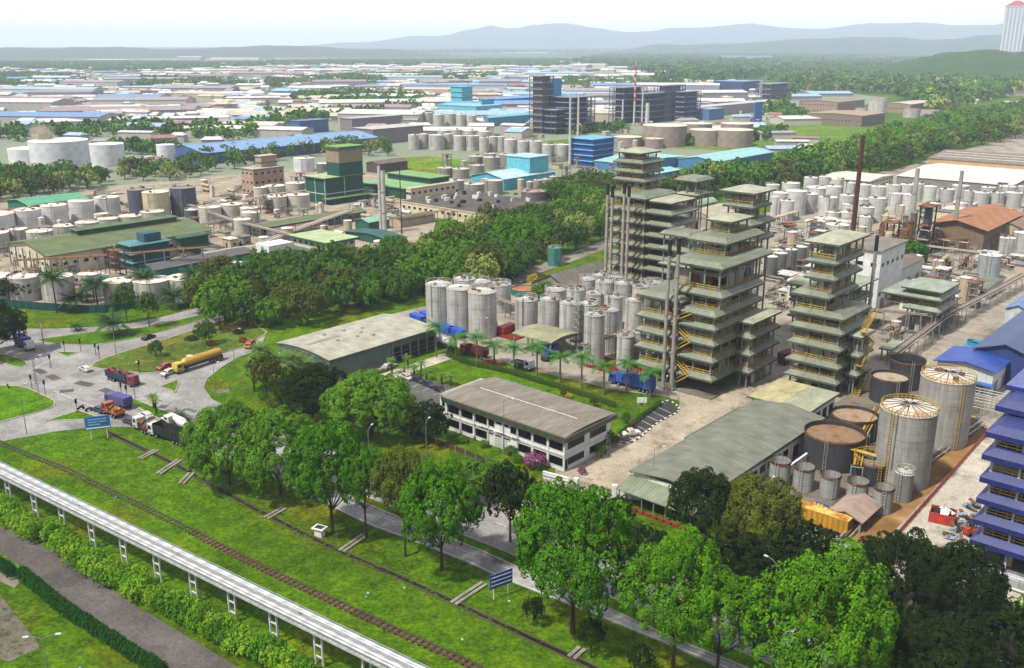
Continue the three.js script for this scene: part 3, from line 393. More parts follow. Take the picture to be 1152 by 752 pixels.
function stairsX(o, x, z, ys, dx, m) { for (let i = 0; i < ys.length - 1; i++) { const s = mb(), xa = i % 2 ? x + dx : x, xb = i % 2 ? x : x + dx; for (const w of [-.6, .6]) s.tube([xa, ys[i], z + w], [xb, ys[i + 1], z + w], .14, 4).tube([xa, ys[i] + 1, z + w], [xb, ys[i + 1] + 1, z + w], .07, 4); for (let k = 0; k < 12; k++) { const f = k / 12, y = ys[i] + (ys[i + 1] - ys[i]) * f, xx = xa + (xb - xa) * f; s.box(xx - .2, xx + .2, y, y + .08, z - .6, z + .6); } s.build('stair_flight', m, o); } }
{ // middle tower
  const a = B(-131, -117.5, 196, 216), b = B(-120.5, -108, 196.5, 221), c = B(-122, -108, 199, 221), lv = [a(3.9), a(8.7), a(13), a(17), a(22.5), b(3.9), b(8.7), b(13), b(17), b(20.3), c(24.6), B(-124, -109, 200, 226)(31.5), B(-124, -112.5, 208, 228)(36), B(-123, -115.5, 215, 227)(40.2), B(-108.5, -104, 208, 224)(4), B(-108.5, -104, 208, 224)(8.6), B(-108.5, -104, 208, 224)(13), B(-108.5, -104, 208, 224)(17), B(-130, -118.5, 232, 246)(32), B(-130, -118.5, 232, 246)(36.5), B(-129, -119.5, 234, 245)(41), B(-130, -119, 233.5, 245.5)(45)];
  const o = tower('process_tower', 'tall green skirted process tower in the middle with zigzag yellow stairs', lv, { seed: 11, topM: C.greenPale });
  stairsX(o, -3.2, 24.2, [0, 4.3, 8.9, 13.2, 17.2, 20.5], 6, C.yellow);
  mb().box(-13.5, 10.2, -.1, .25, -1, 25.6).build('plinth', M('#8d8678', 'concrete', .9), o);
}
{ // rear tower
  const l = B(-193.5, -178, 270, 290), q = B(-182, -168, 271, 288), lv = [];
  for (const h of [4.5, 8.6, 12.6, 16.5, 20.5, 24.5, 28.5]) { lv.push(l(h)); lv.push(q(h)); }
  lv.push(l(33)); lv.push(B(-179.5, -169, 272, 288)(32.3)); lv.push(B(-200, -186, 281, 296)(37), B(-200, -187, 281, 295)(40), B(-200, -187, 281, 295)(43.3), B(-199.5, -188, 281, 294)(46.8)); lv.push(B(-186, -176, 300, 312)(36), B(-186, -176, 300, 312)(31), B(-167, -155, 262, 272)(24), B(-167, -155, 262, 272)(19), B(-167, -155, 262, 272)(14));
  tower('process_tower', 'rear green skirted process tower with twin stacks and small raised penthouse', lv, { seed: 21, topM: C.greenPale });
}
{ // right tower
  const a = B(-98.5, -84.5, 216, 233), c = B(-96, -88, 217, 234), o = tower('process_tower', 'narrow green skirted tower with yellow railings beside the brown tanks', [a(3.4), a(7.4), a(12), a(16.2), a(20), B(-98.5, -88.5, 216, 234)(24.6), c(29), c(33), B(-96.5, -87.5, 216.5, 235.5)(37.8), B(-85, -81.5, 221, 230)(5), B(-85, -81.5, 221, 230)(10), B(-85, -81.5, 221, 230)(15)], { seed: 31, topM: C.greenPale });
  stairs(o, 8.3, 4, [0, 4, 8, 12.5, 16.8, 20.5], -7, C.yellow);
}
{ // low green structure to the right of it
  tower('process_block', 'low green roofed pipe structure with stepped skirts near the cooling plant', [B(-101, -83, 285, 303)(11), B(-95, -83, 285, 301)(13.6), B(-94, -83, 285, 300)(7.4)].sort((p, q) => p[4] - q[4]), { seed: 41, topM: M('#9aa691', 'roof', .6), roofM: M('#8d9985', 'roof', .6) });
}
// slender stacks
function stack(name, label, u, v, h, r0, r1, m, { bands = 0, cap = null, y = 0, group } = {}) { const o = thing(name, label, 'chimney', u, v, y); if (group) o.userData.group = group; mb().cyl(0, 0, -.1, h, r0, r1, 12, null).build('flue', m, o); if (cap) mb().cyl(0, 0, h - 4, h, r1 * 1.12, r1 * 1.12, 12, null).build('sooty_tip', cap, o); for (let i = 1; i <= bands; i++) mb().cyl(0, 0, h * i / (bands + 1), h * i / (bands + 1) + .25, r1 * 1.35, r1 * 1.35, 12).build('flange', C.column, o); mb().box(-r0 * 1.6, r0 * 1.6, -.1, .6, -r0 * 1.6, r0 * 1.6).build('footing', C.concrete, o); return o; }
stack('steel_stack', 'left of two slim pale stacks in front of the middle tower', -121, 195, 38.5, .5, .42, M('#a39c97', 'steel', .6), { bands: 3, cap: C.dark });
stack('steel_stack', 'right of two slim pale stacks in front of the middle tower', -118.6, 195.2, 39.2, .55, .45, M('#a39c97', 'steel', .6), { bands: 3, cap: C.dark });
stack('steel_stack', 'left slim grey stack with flared tip before the rear tower', -190, 264.5, 38.5, .62, .5, M('#b0a8a0', 'steel', .6), { bands: 3, cap: C.dark });
stack('steel_stack', 'second slim grey stack with flared tip before the rear tower', -188, 264.5, 37.8, .55, .5, M('#b0a8a0', 'steel', .6), { bands: 2, cap: C.dark });
stack('steel_stack', 'third slim grey stack with flared tip before the rear tower', -183.3, 264.8, 39.5, .62, .5, M('#b0a8a0', 'steel', .6), { bands: 3, cap: C.dark });
stack('steel_stack', 'fourth slim grey stack with flared tip before the rear tower', -181.4, 264.8, 38.7, .55, .5, M('#b0a8a0', 'steel', .6), { bands: 2, cap: C.dark });
stack('rusty_chimney', 'tall rust-brown chimney rising behind the narrow green tower', -137, 350, 52, 1, .75, M('#5c3d32', 'stain', .85));
stack('steel_stack', 'slim grey stack with black tip beside the narrow green tower', -86.2, 236.5, 38, .5, .42, M('#9b9da0', 'steel', .6), { bands: 2, cap: C.dark });
stack('steel_stack', 'left pale stack rising from the rusty pipe plant', -139.4, 420.5, 33, 1.5, .9, M('#b9b1a4', 'steel', .6), { bands: 2 });
stack('steel_stack', 'right pale stack standing before the orange roofed mill', -121.5, 421, 33.5, 1.1, .75, M('#a6a29b', 'steel', .6), { bands: 2 });
stack('steel_stack', 'left white stack before the dark green tower block', -333.15,284.59, 31, .9, .7, M('#c6cdd2', 'steel', .6), { bands: 2 });
stack('steel_stack', 'thicker cream stack before the dark green tower block', -330.26,284.25, 29, 1.2, 1, M('#cbc3b0', 'steel', .6), { bands: 2 });
stack('lattice_mast', 'thin dark mast beside the two stacks of the dark green block', -324.39,289.45, 30, .3, .2, C.dark);

// ---------- tanks and silos ----------
function tank(name, label, u, v, r, h, { shell = C.steel, roof = C.steelTop, rise = .6, rail = null, open = false, seg = 28, group, legs = 0, ladder = true, y = 0, fill, cat = 'tank', ribs = 0 } = {}) {
  const o = thing(name, label, cat, u, v, y); if (group) o.userData.group = group;
  mb().cyl(0, 0, legs ? legs : -.1, h, r, r, seg, open ? null : .02).build('shell', shell, o);
  if (open) { mb().cyl(0, 0, h - .35, h + .12, r + .12, r + .12, seg, null).build('rim', C.rust, o); mb().cyl(0, 0, h - (fill?.depth ?? 1.2) - .1, h - (fill?.depth ?? 1.2), r - .06, r - .06, seg).build('contents', fill?.m ?? C.rust, o); mb().cyl(0, 0, 0, h, r - .1, r - .1, seg, null).build('lining', shell, o); }
  else { mb().cyl(0, 0, h + .02, h + .16, r + .1, r + .1, seg, rise).build('roof', roof, o); if (ribs) { const g = mb(); for (let i = 0; i < ribs; i++) { const a = i / ribs * Math.PI * 2; g.tube([Math.cos(a) * r, h + .2, Math.sin(a) * r], [0, h + rise + .22, 0], .08, 4); } g.build('roof_rib', C.dark, o); } if (r < 6) mb().cyl(0, 0, h + rise, h + rise + .5, .4, .4, 8).build('vent', C.pipe, o); }
  if (rail) { const g = mb(), n = seg; for (let i = 0; i < n; i++) { const a = i / n * Math.PI * 2, b = (i + 1) / n * Math.PI * 2, P = (t, y2) => [Math.cos(t) * r * .99, h + y2, Math.sin(t) * r * .99]; g.tube(P(a, 1.1), P(b, 1.1), .07, 4).tube(P(a, .6), P(b, .6), .05, 4).tube(P(a, 0), P(a, 1.1), .06, 4); } g.build('railing', rail, o); }
  if (ladder) { const g = mb(), a = 1.9 + (u * 7 % 1.2), c = Math.cos(a), s = Math.sin(a), x = c * (r + .25), z = s * (r + .25), tx = -s * .3, tz = c * .3; g.tube([x + tx, .2, z + tz], [x + tx, h + .8, z + tz], .06, 4).tube([x - tx, .2, z - tz], [x - tx, h + .8, z - tz], .06, 4); for (let k = .6; k < h; k += .6) g.tube([x + tx, k, z + tz], [x - tx, k, z - tz], .035, 3); g.build('ladder', rail ?? C.pipe, o); }
  if (!open && r > 2.2 && r < 12) { const q = rng(Math.round(u * 17 + v * 29)), n = 2 + (q() * 3 | 0); for (let i = 0; i < n; i++) { const t = q() * 6.28, d = r * (.25 + q() * .6), x = Math.cos(t) * d, z = Math.sin(t) * d; q() < .5 ? mb().path([[x, h + .2, z], [x, h + 1.1, z], [Math.cos(t) * r * 1.06, h + 1.1, Math.sin(t) * r * 1.06], [Math.cos(t) * r * 1.06, h * .3, Math.sin(t) * r * 1.06]], .11).build('down_pipe', q() < .5 ? C.pipeRust : C.pipe, o) : mb().bx(x, z, .9 + q(), .9, h + .2, h + .9 + q() * .5).build('roof_hatch', q() < .5 ? C.steelDark : C.rust, o); } if (q() < .6) mb().bx(0, 0, r * 1.7, .7, h + .75, h + .85).build('roof_walkway', q() < .5 ? C.rust : C.pipe, o).rotation.y = q() * 3; for (const f of [.34, .67]) mb().cyl(0, 0, h * f, h * f + .12, r + .05, r + .05, seg, null).build('stiffening_ring', shell, o); }
  if (legs) for (let i = 0; i < 6; i++) { const a = i / 6 * Math.PI * 2; mb().bx(Math.cos(a) * r * .85, Math.sin(a) * r * .85, .3, .3, -.1, legs).build('leg', C.column, o); }
  return o;
}
// silver silos between the palms and the towers
{
  const A = [[-202.95,195.53,4.12,13.59], [-195.54,197.07,4.07,13.42], [-186.85,197.81,4.27,13.65], [-210.72,214.63,3.51,10.51], [-206.55,217.93,3.22,9.68], [-203.19,221.88,3.96,8.6], [-200.97,221.63,3.36,9.02]];
  const S = []; for (const a of A) S.push(tank('steel_silo', '', a[0], a[1], a[2], a[3], { roof: M('#cac8c2', 'plain', .6), rise: a[2] * .28, rail: C.pipe, group: 'seven silos by the blue containers', cat: 'silo' }));
  fromLeft(S, (n) => `${n} tall steel silo from the left in the group behind the blue containers`);
  const Bk = [[-178.83,208.68,3.51,10.43], [-171.48,210.83,2.93,11.3], [-163.79,210.39,2.75,11.68], [-157.04,210.83,2.84,12.54], [-146.3,199.26,2.8,13.85], [-150.12,211.41,2.8,11.84], [-188.25,234.32,3.37,6.94], [-177.86,231.7,2.85,9.21], [-169.48,231.44,3.07,9.54], [-161.89,230.21,2.88,9.97], [-184.84,247.06,2.99,8.76], [-175.95,244.79,3.07,9.72], [-170.08,247.11,3.05,9.66], [-187.53,258.27,2.78,7.54], [-179.48,255.76,2.57,8.66], [-153.97,229.57,2.69,10.38], [-164.54,249,2.88,9.34], [-165.07,257.1,2.94,8.93], [-137.02,200.9,2.28,9.3], [-136.85,206.8,2.19,8.99]];
  const S2 = []; for (const a of Bk) S2.push(tank('steel_silo', '', a[0], a[1], a[2], Math.min(a[3], 14), { shell: a[0] * 3 % 2 < -1 ? C.steelPale : C.steel, roof: M('#c6c4be', 'plain', .6), rise: a[2] * .25, rail: C.pipe, group: 'silos in front of the rear tower', cat: 'silo' }));
  fromLeft(S2, (n) => `${n} steel silo from the left in the cluster behind the loading canopy`);
}
// brown and grey tanks on the right
tank('storage_tank', 'nearer of two large pale concrete tanks with yellow roof railing', -55.9,181.14,5.31,15.53, { shell: M('#a9a7a1', 'steel', .75), roof: M('#d6ccbd', 'stain', .8), rise: 1.1, rail: C.yellow, seg: 40, ribs: 14 });
tank('storage_tank', 'farther of two large pale concrete tanks beside the blue roofed building', -56.74,207.26,5.56,15, { shell: M('#a9a7a1', 'steel', .75), roof: M('#d6ccbd', 'stain', .8), rise: 1.1, rail: C.yellow, seg: 40, ribs: 14 });
const sludge = M('#94765c', 'stain', .75), sludge2 = M('#a78d78', 'stain', .75);
tank('open_tank', 'wide low charcoal tank brimming with brown sludge', -70.01,181.08,6.15,6.67, { shell: C.charcoal, open: true, fill: { m: sludge, depth: .9 }, seg: 40 });
tank('open_tank', 'wide charcoal tank of pinkish brown sludge behind the first', -72.2,196.88,4.97,5.3, { shell: C.charcoal, open: true, fill: { m: sludge2, depth: .6 }, seg: 40 });
tank('open_tank', 'grey tank with pale rusty floating top behind the brown tanks', -74.9,225.08,4.38,6.16, { shell: C.charcoal, open: true, fill: { m: M('#b3a48e', 'stain', .8), depth: .6 }, seg: 36 });
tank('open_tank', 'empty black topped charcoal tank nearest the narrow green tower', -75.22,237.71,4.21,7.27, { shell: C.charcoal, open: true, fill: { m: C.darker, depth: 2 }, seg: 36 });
{ const o = tank('clarifier', 'small dark clarifier basin with yellow railed bridge', -60.49,177.86,3.76,4.4, { shell: M('#3d434c', 'steel', .7), open: true, fill: { m: M('#55605c', 'plain', .15), depth: .8 }, rail: C.yellow, seg: 30 }); const y = o.children[0].geometry; mb().box(-5, 5, 5.2, 5.4, -.5, .5).build('bridge', C.yellow, o); }
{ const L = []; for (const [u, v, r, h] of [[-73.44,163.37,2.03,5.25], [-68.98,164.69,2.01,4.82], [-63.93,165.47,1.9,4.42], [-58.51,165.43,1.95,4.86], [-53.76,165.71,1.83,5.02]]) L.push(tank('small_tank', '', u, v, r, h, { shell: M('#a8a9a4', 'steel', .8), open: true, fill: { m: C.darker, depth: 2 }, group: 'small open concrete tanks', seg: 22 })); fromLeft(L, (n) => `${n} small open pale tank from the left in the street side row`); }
tank('process_tank', 'tall narrow grey tank tucked behind the nearer concrete tank', -55.38,194.62,1.03,6.88, { shell: M('#9b9992', 'steel', .7) }); tank('process_tank', 'narrow grey tank tucked behind the farther concrete tank', -55.24,217.91,1.22,5.87, { shell: M('#9b9992', 'steel', .7) }); tank('process_tank', 'small ribbed steel drum tank beside the nearer concrete tank', -52.66,173.17,1.71,5.61, { shell: M('#8f8f8c', 'steel', .6), rail: C.pipe });
tank('green_tank', 'upright sea green tank at the edge of the wood', -230.35,285.75,2.65,6.96, { shell: M('#2f9a88', 'steel', .6), roof: M('#2f9a88', 'plain', .6) });
{ const o = thing('pond_tank', 'left shallow green basin with orange water behind the silos', 'tank', -209.43,243.32); mb().cyl(0, 0, -.1, 2.2, 4.6, 4.6, 28, null).build('shell', M('#2f7f73', 'plain', .7), o); mb().cyl(0, 0, 1.8, 1.9, 4.5, 4.5, 28).build('contents', M('#b5835a', 'dirt', .5), o); }
{ const o = thing('pond_tank', 'right shallow basin with orange water behind the silos', 'tank', -203.56,243.62); mb().cyl(0, 0, -.1, 2, 4.2, 4.2, 28, null).build('shell', M('#2f7f73', 'plain', .7), o); mb().cyl(0, 0, 1.7, 1.8, 4.1, 4.1, 28).build('contents', M('#b98860', 'dirt', .5), o); }
// a row helper for tanks seen as a group
function tankGroup(rows, name, opt, say, group) { const L = rows.map(([u, v, r, h]) => tank(name, '', u, v, r, h, { ...opt, group })); fromLeft(L, say); return L; }
// right tank farm
tankGroup([[-212.98,439.09,1.78,11], [-217.41,454.86,4.12,11], [-211.39,459.41,5.48,12], [-234.08,478.69,3.63,11], [-226.61,484.95,4.83,12], [-211.97,473.26,5.84,9], [-214.03,492.29,6.25,10], [-203.47,487.54,4,12], [-195.67,463,4.5,10], [-190.82,475.14,3.87,10], [-178.15,462.35,3.51,11], [-173.48,470.24,4.19,11], [-193.58,524.11,4.17,9], [-189.91,536.55,4.22,9], [-184.51,541.33,3.97,9], [-180.92,549.19,3.5,9], [-227.79,512.5,3.77,12], [-223.55,521.24,3.03,12], [-213.28,515.56,3.47,12], [-205.19,513.42,3.43,11], [-196.97,511.52,3.87,11], [-172.1,543.12,3.43,9], [-176.82,504.36,3.74,9], [-170.12,506.2,3.71,9], [-208.82,444.61,3.57,9], [-183.07,460.92,3.98,8], [-173.96,458.26,3.91,8]], 'storage_tank', { shell: C.steelPale, seg: 22, ladder: false }, (n) => `${n} silver tank from the left in the tank farm behind the tall brown chimney`, 'silver tanks by the brown chimney');
tankGroup([[-176.08,404.65,4.4,8], [-179.83,425.38,5.2,6], [-184.65,443.94,3.45,6], [-179.15,448.81,3.89,6], [-169.16,413.55,5.02,6], [-163.37,431.15,3.07,8], [-170.12,424.67,4.31,6]], 'white_tank', { shell: C.steelPale, roof: M('#e2ddd0', 'stain', .8), seg: 22, ladder: false }, (n) => `${n} squat white tank from the left before the silver tank farm`, 'squat white tanks');
tankGroup([[-145.75,544.85,3.81,8], [-139.51,550.38,3.57,8], [-132.91,556.21,4.29,8], [-152.58,547.36,3.13,8], [-148.99,568.27,3.7,8], [-142.01,579.01,4.47,8], [-164.99,572.63,4.56,7], [-166.11,553.23,3.95,7], [-134.94,585.26,3.48,8]], 'storage_tank', { shell: C.steel, seg: 22, ladder: false }, (n) => `${n} steel tank from the left in the row behind the orange roofed mill`, 'steel tanks behind the orange roof');
tankGroup([[-154.05,319.05,2.13,9], [-154.31,327.1,2.34,9], [-154.32,335.65,2.21,9], [-153.59,342.92,2.06,9], [-154.37,351.32,1.93,9]], 'storage_tank', { shell: C.steelDark, seg: 20, ladder: false }, (n) => `${n} grey tank from the left in the short row between the two front towers`, 'grey tanks between the towers');
tank('storage_tank', 'single upright pale blue-grey tank beside the blue pumps', -94.33,375.77,3.82,9.04, { shell: M('#a9b0b4', 'steel', .6) }); tank('storage_tank', 'grey tank with flat top at the edge beside the brown shed', -98.79,414.77,2.88,9, { shell: C.steel }); tank('storage_tank', 'grey tank behind the brown shed at the picture edge', -97.03,431.41,3.7,9, { shell: C.steel });
// left plant
tankGroup([[-342.09,117.24,6.09,8], [-333.87,124.51,4.87,8], [-325.43,131.97,5.18,8], [-320.85,141.27,3.7,8], [-305.35,143.97,5.12,7.5], [-298.19,151.99,6.04,7.5], [-293.32,161.42,5.8,7.5], [-288.77,169.65,4.01,8], [-290.67,181.56,6.66,8.5]], 'storage_tank', { shell: M('#c9c6bf', 'steel', .7), roof: C.rustWhite, seg: 28 }, (n) => `${n} large pale tank from the left in the row behind the green fence`, 'tanks behind the green fence');
tankGroup([[-466.45,164.84,8.83,9], [-467.55,180.22,6.33,9], [-470.82,194.58,6.07,9], [-474.45,209.6,6.02,9], [-475.93,223.65,6.16,9]], 'white_tank', { shell: M('#e2e2e0', 'steel', .6), roof: M('#ebe6dc', 'stain', .7), seg: 28, ladder: false }, (n) => `${n} white tank from the left in the row before the bright green roof`, 'white tanks in the back row');
tankGroup([[-423.89,149.13,5.63,8], [-424.61,159.17,3.82,8], [-413.61,163.51,5.3,8], [-418.06,176.07,4.68,8], [-419.14,186.65,4.97,8], [-420.87,197.14,4.46,8], [-420.09,207.16,5.15,8], [-423.6,220.28,5.5,8], [-401.16,160.65,4.06,7]], 'storage_tank', { shell: M('#c4bfb6', 'steel', .7), roof: C.rustWhite, seg: 26 }, (n) => `${n} rust-topped tank from the left in the row behind the olive roof`, 'rusty topped tanks');
tankGroup([[-463.93,235.18,5.7,13], [-446.4,249.87,6.37,14]], 'dark_tank', { shell: M('#5b5f6e', 'steel', .7), roof: M('#8b8a88', 'plain', .8), seg: 28 }, (n) => `${n} dark grey tank from the left beside the cream tank`, 'dark grey tanks by the cream tank'); tank('cream_tank', 'cream tank standing between the two dark grey tanks', -448.92,236.27,6.49,13, { shell: M('#d3c9a3', 'steel', .7), roof: M('#e3d9b8', 'plain', .8) }); tank('dark_tank', 'small dark grey tank at the foot of the right grey tank', -424.8,241.79,3.51,6, { shell: M('#5b5f6e', 'steel', .7) });
tankGroup([[-414.61,245.35,5.43,8], [-413.67,256.9,5.3,8], [-391.38,253.26,4.26,7], [-377.91,239.54,4.09,7], [-418.49,287.06,5.11,8], [-415.17,298.15,6.12,8], [-446.34,295.98,3.66,9], [-446.23,305.15,5.68,9], [-446.26,319.18,5.53,9], [-403.1,260.04,4.38,7]], 'storage_tank', { shell: M('#cfcabd', 'steel', .7), roof: C.rustWhite, seg: 24, ladder: false }, (n) => `${n} rust-stained tank from the left between the beige tower and the green block`, 'stained tanks by the green block');
tank('white_tank', 'white ribbed upright tank behind the beige tower', -543.75,397.27,7.08,8.88, { shell: M('#e6e7e8', 'steel', .6) }); tank('grey_tank', 'small grey tank beside the dark green tower block', -520.47,396.15,4.51,7.18, { shell: C.steelDark });

// ---------- left plant ----------
const olive = M('#6f7c54', 'roof', .7), oliveTrim = M('#2f4c38', 'plain', .7), tealRoof = M('#43706c', 'roof', .7), dkGreen = M('#214d3f', 'wall', .7), brightGreen = M('#4aa67a', 'roof', .6), paleGreen = M('#b4c78e', 'roof', .6), maroon = M('#8b5751', 'roof', .7);
{ const o = shed('olive_mill', 'wide factory hall with olive green roof and raised ridge monitor', 'factory', [-396.05,-359.4,144.04,211.43,8.21], { rm: olive, trim: oliveTrim, wall: C.cream, along: 'v', rise: 3, over: 1.2, doors: 4, wins: 1 }); const { L, D } = o; const h = o.children[0].geometry.boundingBox ?? (o.children[0].geometry.computeBoundingBox(), o.children[0].geometry.boundingBox), y = h.max.y; mb().box(-3.4, 2.2, y + 2.4, y + 4.6, -D * .42, D * .22).build('ridge_monitor', M('#3f5c44', 'wall', .7), o); mb().box(-4.2, 3, y + 4.6, y + 4.85, -D * .43, D * .23).build('monitor_roof', M('#5d7a52', 'roof', .7), o); mb().box(-L / 2 - 3, -L / 2, 0, 3, -D / 2 + 4, D / 2 - 6).build('lean_to', C.grey, o); for (let i = 0; i < 6; i++) mb().bx(-L / 2 + 2 + i * (L - 4) / 5, D / 2 + .8, .4, .4, 0, y).build('front_post', C.column, o); }
function skirtBlock(name, label, cat, [u0, u1, v0, v1, h], n, wm, rm, trim, wins = 0) { const o = base(name, label, cat, u0, u1, v0, v1), { L, D } = o; for (let i = 0; i < n; i++) { const y0 = h * i / n, y1 = h * (i + 1) / n; mb().box(-L / 2, L / 2, y0 - (i ? 0 : .1), y1 - .3, -D / 2, D / 2).build('storey_wall', wm, o); const s = mb().frus([-L / 2 - 1, L / 2 + 1, -D / 2 - 1, D / 2 + 1, y1 - .3], [-L / 2 - .2, L / 2 + .2, -D / 2 - .2, D / 2 + .2, y1 + .15]); s.build('skirt_roof', rm, o); mb().box(-L / 2 - 1.02, L / 2 + 1.02, y1 - .65, y1 - .3, -D / 2 - 1.02, D / 2 + 1.02).build('skirt_fascia', trim, o); if (wins) { const nw = Math.max(2, Math.round(D / 5)); for (let k = 0; k < nw; k++) windowAt(o, 'r', -D / 2 + D * (k + .5) / nw, y0 + (y1 - y0) * .35, 2.2, (y1 - y0) * .3, L, D, trim); const nf = Math.max(2, Math.round(L / 5)); for (let k = 0; k < nf; k++) windowAt(o, 'f', -L / 2 + L * (k + .5) / nf, y0 + (y1 - y0) * .35, 2.2, (y1 - y0) * .3, L, D, trim); } } return o; }
{ const o = skirtBlock('teal_tower', 'three-tier teal plant tower beside the olive factory roof', 'factory', [-354.37,-345.38,169.57,185.15,10.12], 3, M('#2b5450', 'wall', .7), M('#4f8a92', 'roof', .6), M('#1f3d42', 'plain', .7)); mb().box(-2, 4, 10.5, 13.6, -5, 2).build('lift_housing', M('#335f66', 'wall', .7), o); }
skirtBlock('green_block', 'small two-tier dark green block right of the teal tower', 'factory', [-357.32,-354.97,195.55,208.05,8.17], 2, dkGreen, M('#4d6b57', 'roof', .7), oliveTrim);
shed('teal_shed', 'long shed with dark grey roof and teal fascia behind the leftmost palms', 'shed', [-335.29,-324.78,167.29,208.68,4.03], { rm: M('#6e6a6c', 'roof', .8), trim: M('#2c7a7a', 'plain', .6), wall: M('#2c7a7a', 'wall', .7), rise: 1.4, over: .8 });
shed('bright_green_shed', 'shed with vivid emerald roof behind the white tank row', 'shed', [-532.68,-502.67,196.48,227.11,4.57], { rm: brightGreen, trim: M('#1f6b4b', 'plain', .7), wall: M('#2a7354', 'wall', .7), rise: 2, over: 1 });
{ const o = shed('beige_tower', 'beige stepped mill tower with small upper block', 'factory', [-481.46,-469.23,307.19,328.1,15.22], { roof: 'flat', rm: M('#cfc4b4', 'concrete', .9), trim: M('#a08c7c', 'plain', .9), wall: M('#b59c86', 'wall', .9), wins: 3, over: .4 }); const y = 15; mb().box(-o.L * .28, o.L * .22, y, y + 7, -o.D * .4, o.D * .1).build('upper_block', M('#b59c86', 'wall', .9), o); mb().box(-o.L * .31, o.L * .25, y + 7, y + 7.4, -o.D * .43, o.D * .13).build('upper_roof', M('#ddd5c6', 'concrete', .9), o); mb().box(-o.L * .3, o.L * .24, y + 3.3, y + 3.6, -o.D * .42, o.D * .12).build('upper_band', M('#6d5b4d', 'plain', .9), o); }
{ // dark green refinery block
  const o = shed('green_refinery', 'tall dark green refinery block with tan upper storey', 'factory', [-434.7,-417.62,317.95,344.76,13.62], { roof: 'flat', rm: paleGreen, trim: M('#3f6e45', 'plain', .7), wall: M('#1f5648', 'wall', .7), over: 1.1, thick: .6 }); const { L, D } = o, h = 13.5;
  const a = -L * .12, b = L / 2 + .4, c = -D / 2, d = D * .12; mb().box(a, b, h, h + 8, c, d).build('upper_wall', M('#1f5648', 'wall', .7), o); mb().box(a - .15, b + .15, h + 8, h + 15.5, c - .15, d + .15).build('tan_storey', M('#9c8c70', 'wall', .8), o); mb().box(a - 1, b + 1, h + 15.5, h + 16.6, c - 1, d + 1).build('upper_fascia', M('#3f6e45', 'plain', .7), o); mb().box(a - .8, b + .8, h + 16.6, h + 16.75, c - .8, d + .8).build('upper_roof', M('#86a860', 'roof', .7), o);
  for (const y of [5.2]) mb().box(-L / 2 - .2, L / 2 + .2, y, y + .5, -D / 2 - .2, D / 2 + .2).build('white_band', M('#c6ccc4', 'plain', .7), o); for (const [x, z] of [[L / 2, D / 2], [L / 2, 0], [0, D / 2]]) mb().bx(x, z, .5, .5, 0, h).build('corner_post', M('#b9c0b4', 'plain', .7), o);
  mb().box(L / 2, L / 2 + 5, 3, 3.5, -D / 2 - 3, D / 2 + 2).build('base_canopy', M('#7fa05a', 'roof', .7), o); mb().box(L / 2, L / 2 + 4, -.1, 3, -D / 2 - 2, D / 2).build('annexe', M('#1c4a40', 'wall', .7), o);
}
shed('maroon_shed', 'low shed with olive and maroon roof below the stained tanks', 'shed', [-376.56,-365.35,241.09,302.69,4.04], { rm: M('#77805e', 'roof', .8), trim: C.dark, wall: M('#6c6a60', 'wall', .8), rise: 1.2, wins: 1 });
shed('pink_shed', 'low shed with dusty pink-brown roof behind the water tank', 'shed', [-364.33,-351.14,243.09,267.88,3.21], { rm: M('#8d716a', 'roof', .85), wall: C.grey, rise: 1 });
{ const o = shed('pale_green_office', 'two-storey canteen with pale green hipped roof and green canopy', 'office', [-329.42,-306.01,232.12,246.96,6.28], { rm: paleGreen, trim: M('#2b5f4c', 'plain', .7), wall: C.cream, roof: 'flat', over: 1.4, wins: 2, thick: .8 }); mb().box(-o.L / 2 - 2, o.L / 2 + 2, 2.6, 2.9, -o.D / 2, o.D / 2 + 4).build('canopy', M('#5b8468', 'roof', .7), o); }
shed('teal_roof_shed', 'shed with dark teal roof in front of the two stacks', 'shed', [-336.68,-306.04,266.15,275.62,2.72], { rm: M('#3b6a68', 'roof', .7), trim: M('#1e4743', 'plain', .7), wall: M('#2f5a50', 'wall', .7), rise: 1.2 });
shed('mint_shed', 'small shed with pale mint roof beside the cream stack', 'shed', [-349.23,-339.35,282.42,294.83,4.19], { rm: M('#9cc4ad', 'roof', .7), wall: M('#2f6656', 'wall', .7), rise: 1.4 });
shed('brown_roof_shed', 'shed with brownish green roof right of the two stacks', 'shed', [-343.5,-335.84,299.82,321.2,3.41], { rm: M('#7b7350', 'roof', .8), wall: C.beige, rise: 1.2 });
shed('green_roof_hall', 'long hall with light green roof before the meadow', 'factory', [-457.76,-418.28,398.15,413.95,5.4], { roof: 'flat', rm: M('#85b06a', 'roof', .7), trim: M('#2e6b45', 'plain', .7), wall: M('#25573d', 'wall', .7), over: .8, thick: .7 });
shed('green_roof_hall', 'nearer hall with light green roof and dark roof vents', 'factory', [-439.3,-398.46,358.74,378.82,5.49], { roof: 'flat', rm: M('#8db574', 'roof', .7), trim: M('#2e6b45', 'plain', .7), wall: M('#25573d', 'wall', .7), over: .8, thick: .7 });
shed('cream_block', 'tall cream building with small dark windows below the green halls', 'factory', [-374.56,-370.97,338.3,372.27,10.49], { roof: 'flat', rm: M('#d9cdb2', 'concrete', .9), trim: C.cream, wall: M('#dccdaa', 'wall', .85), over: .2, wins: 2 });
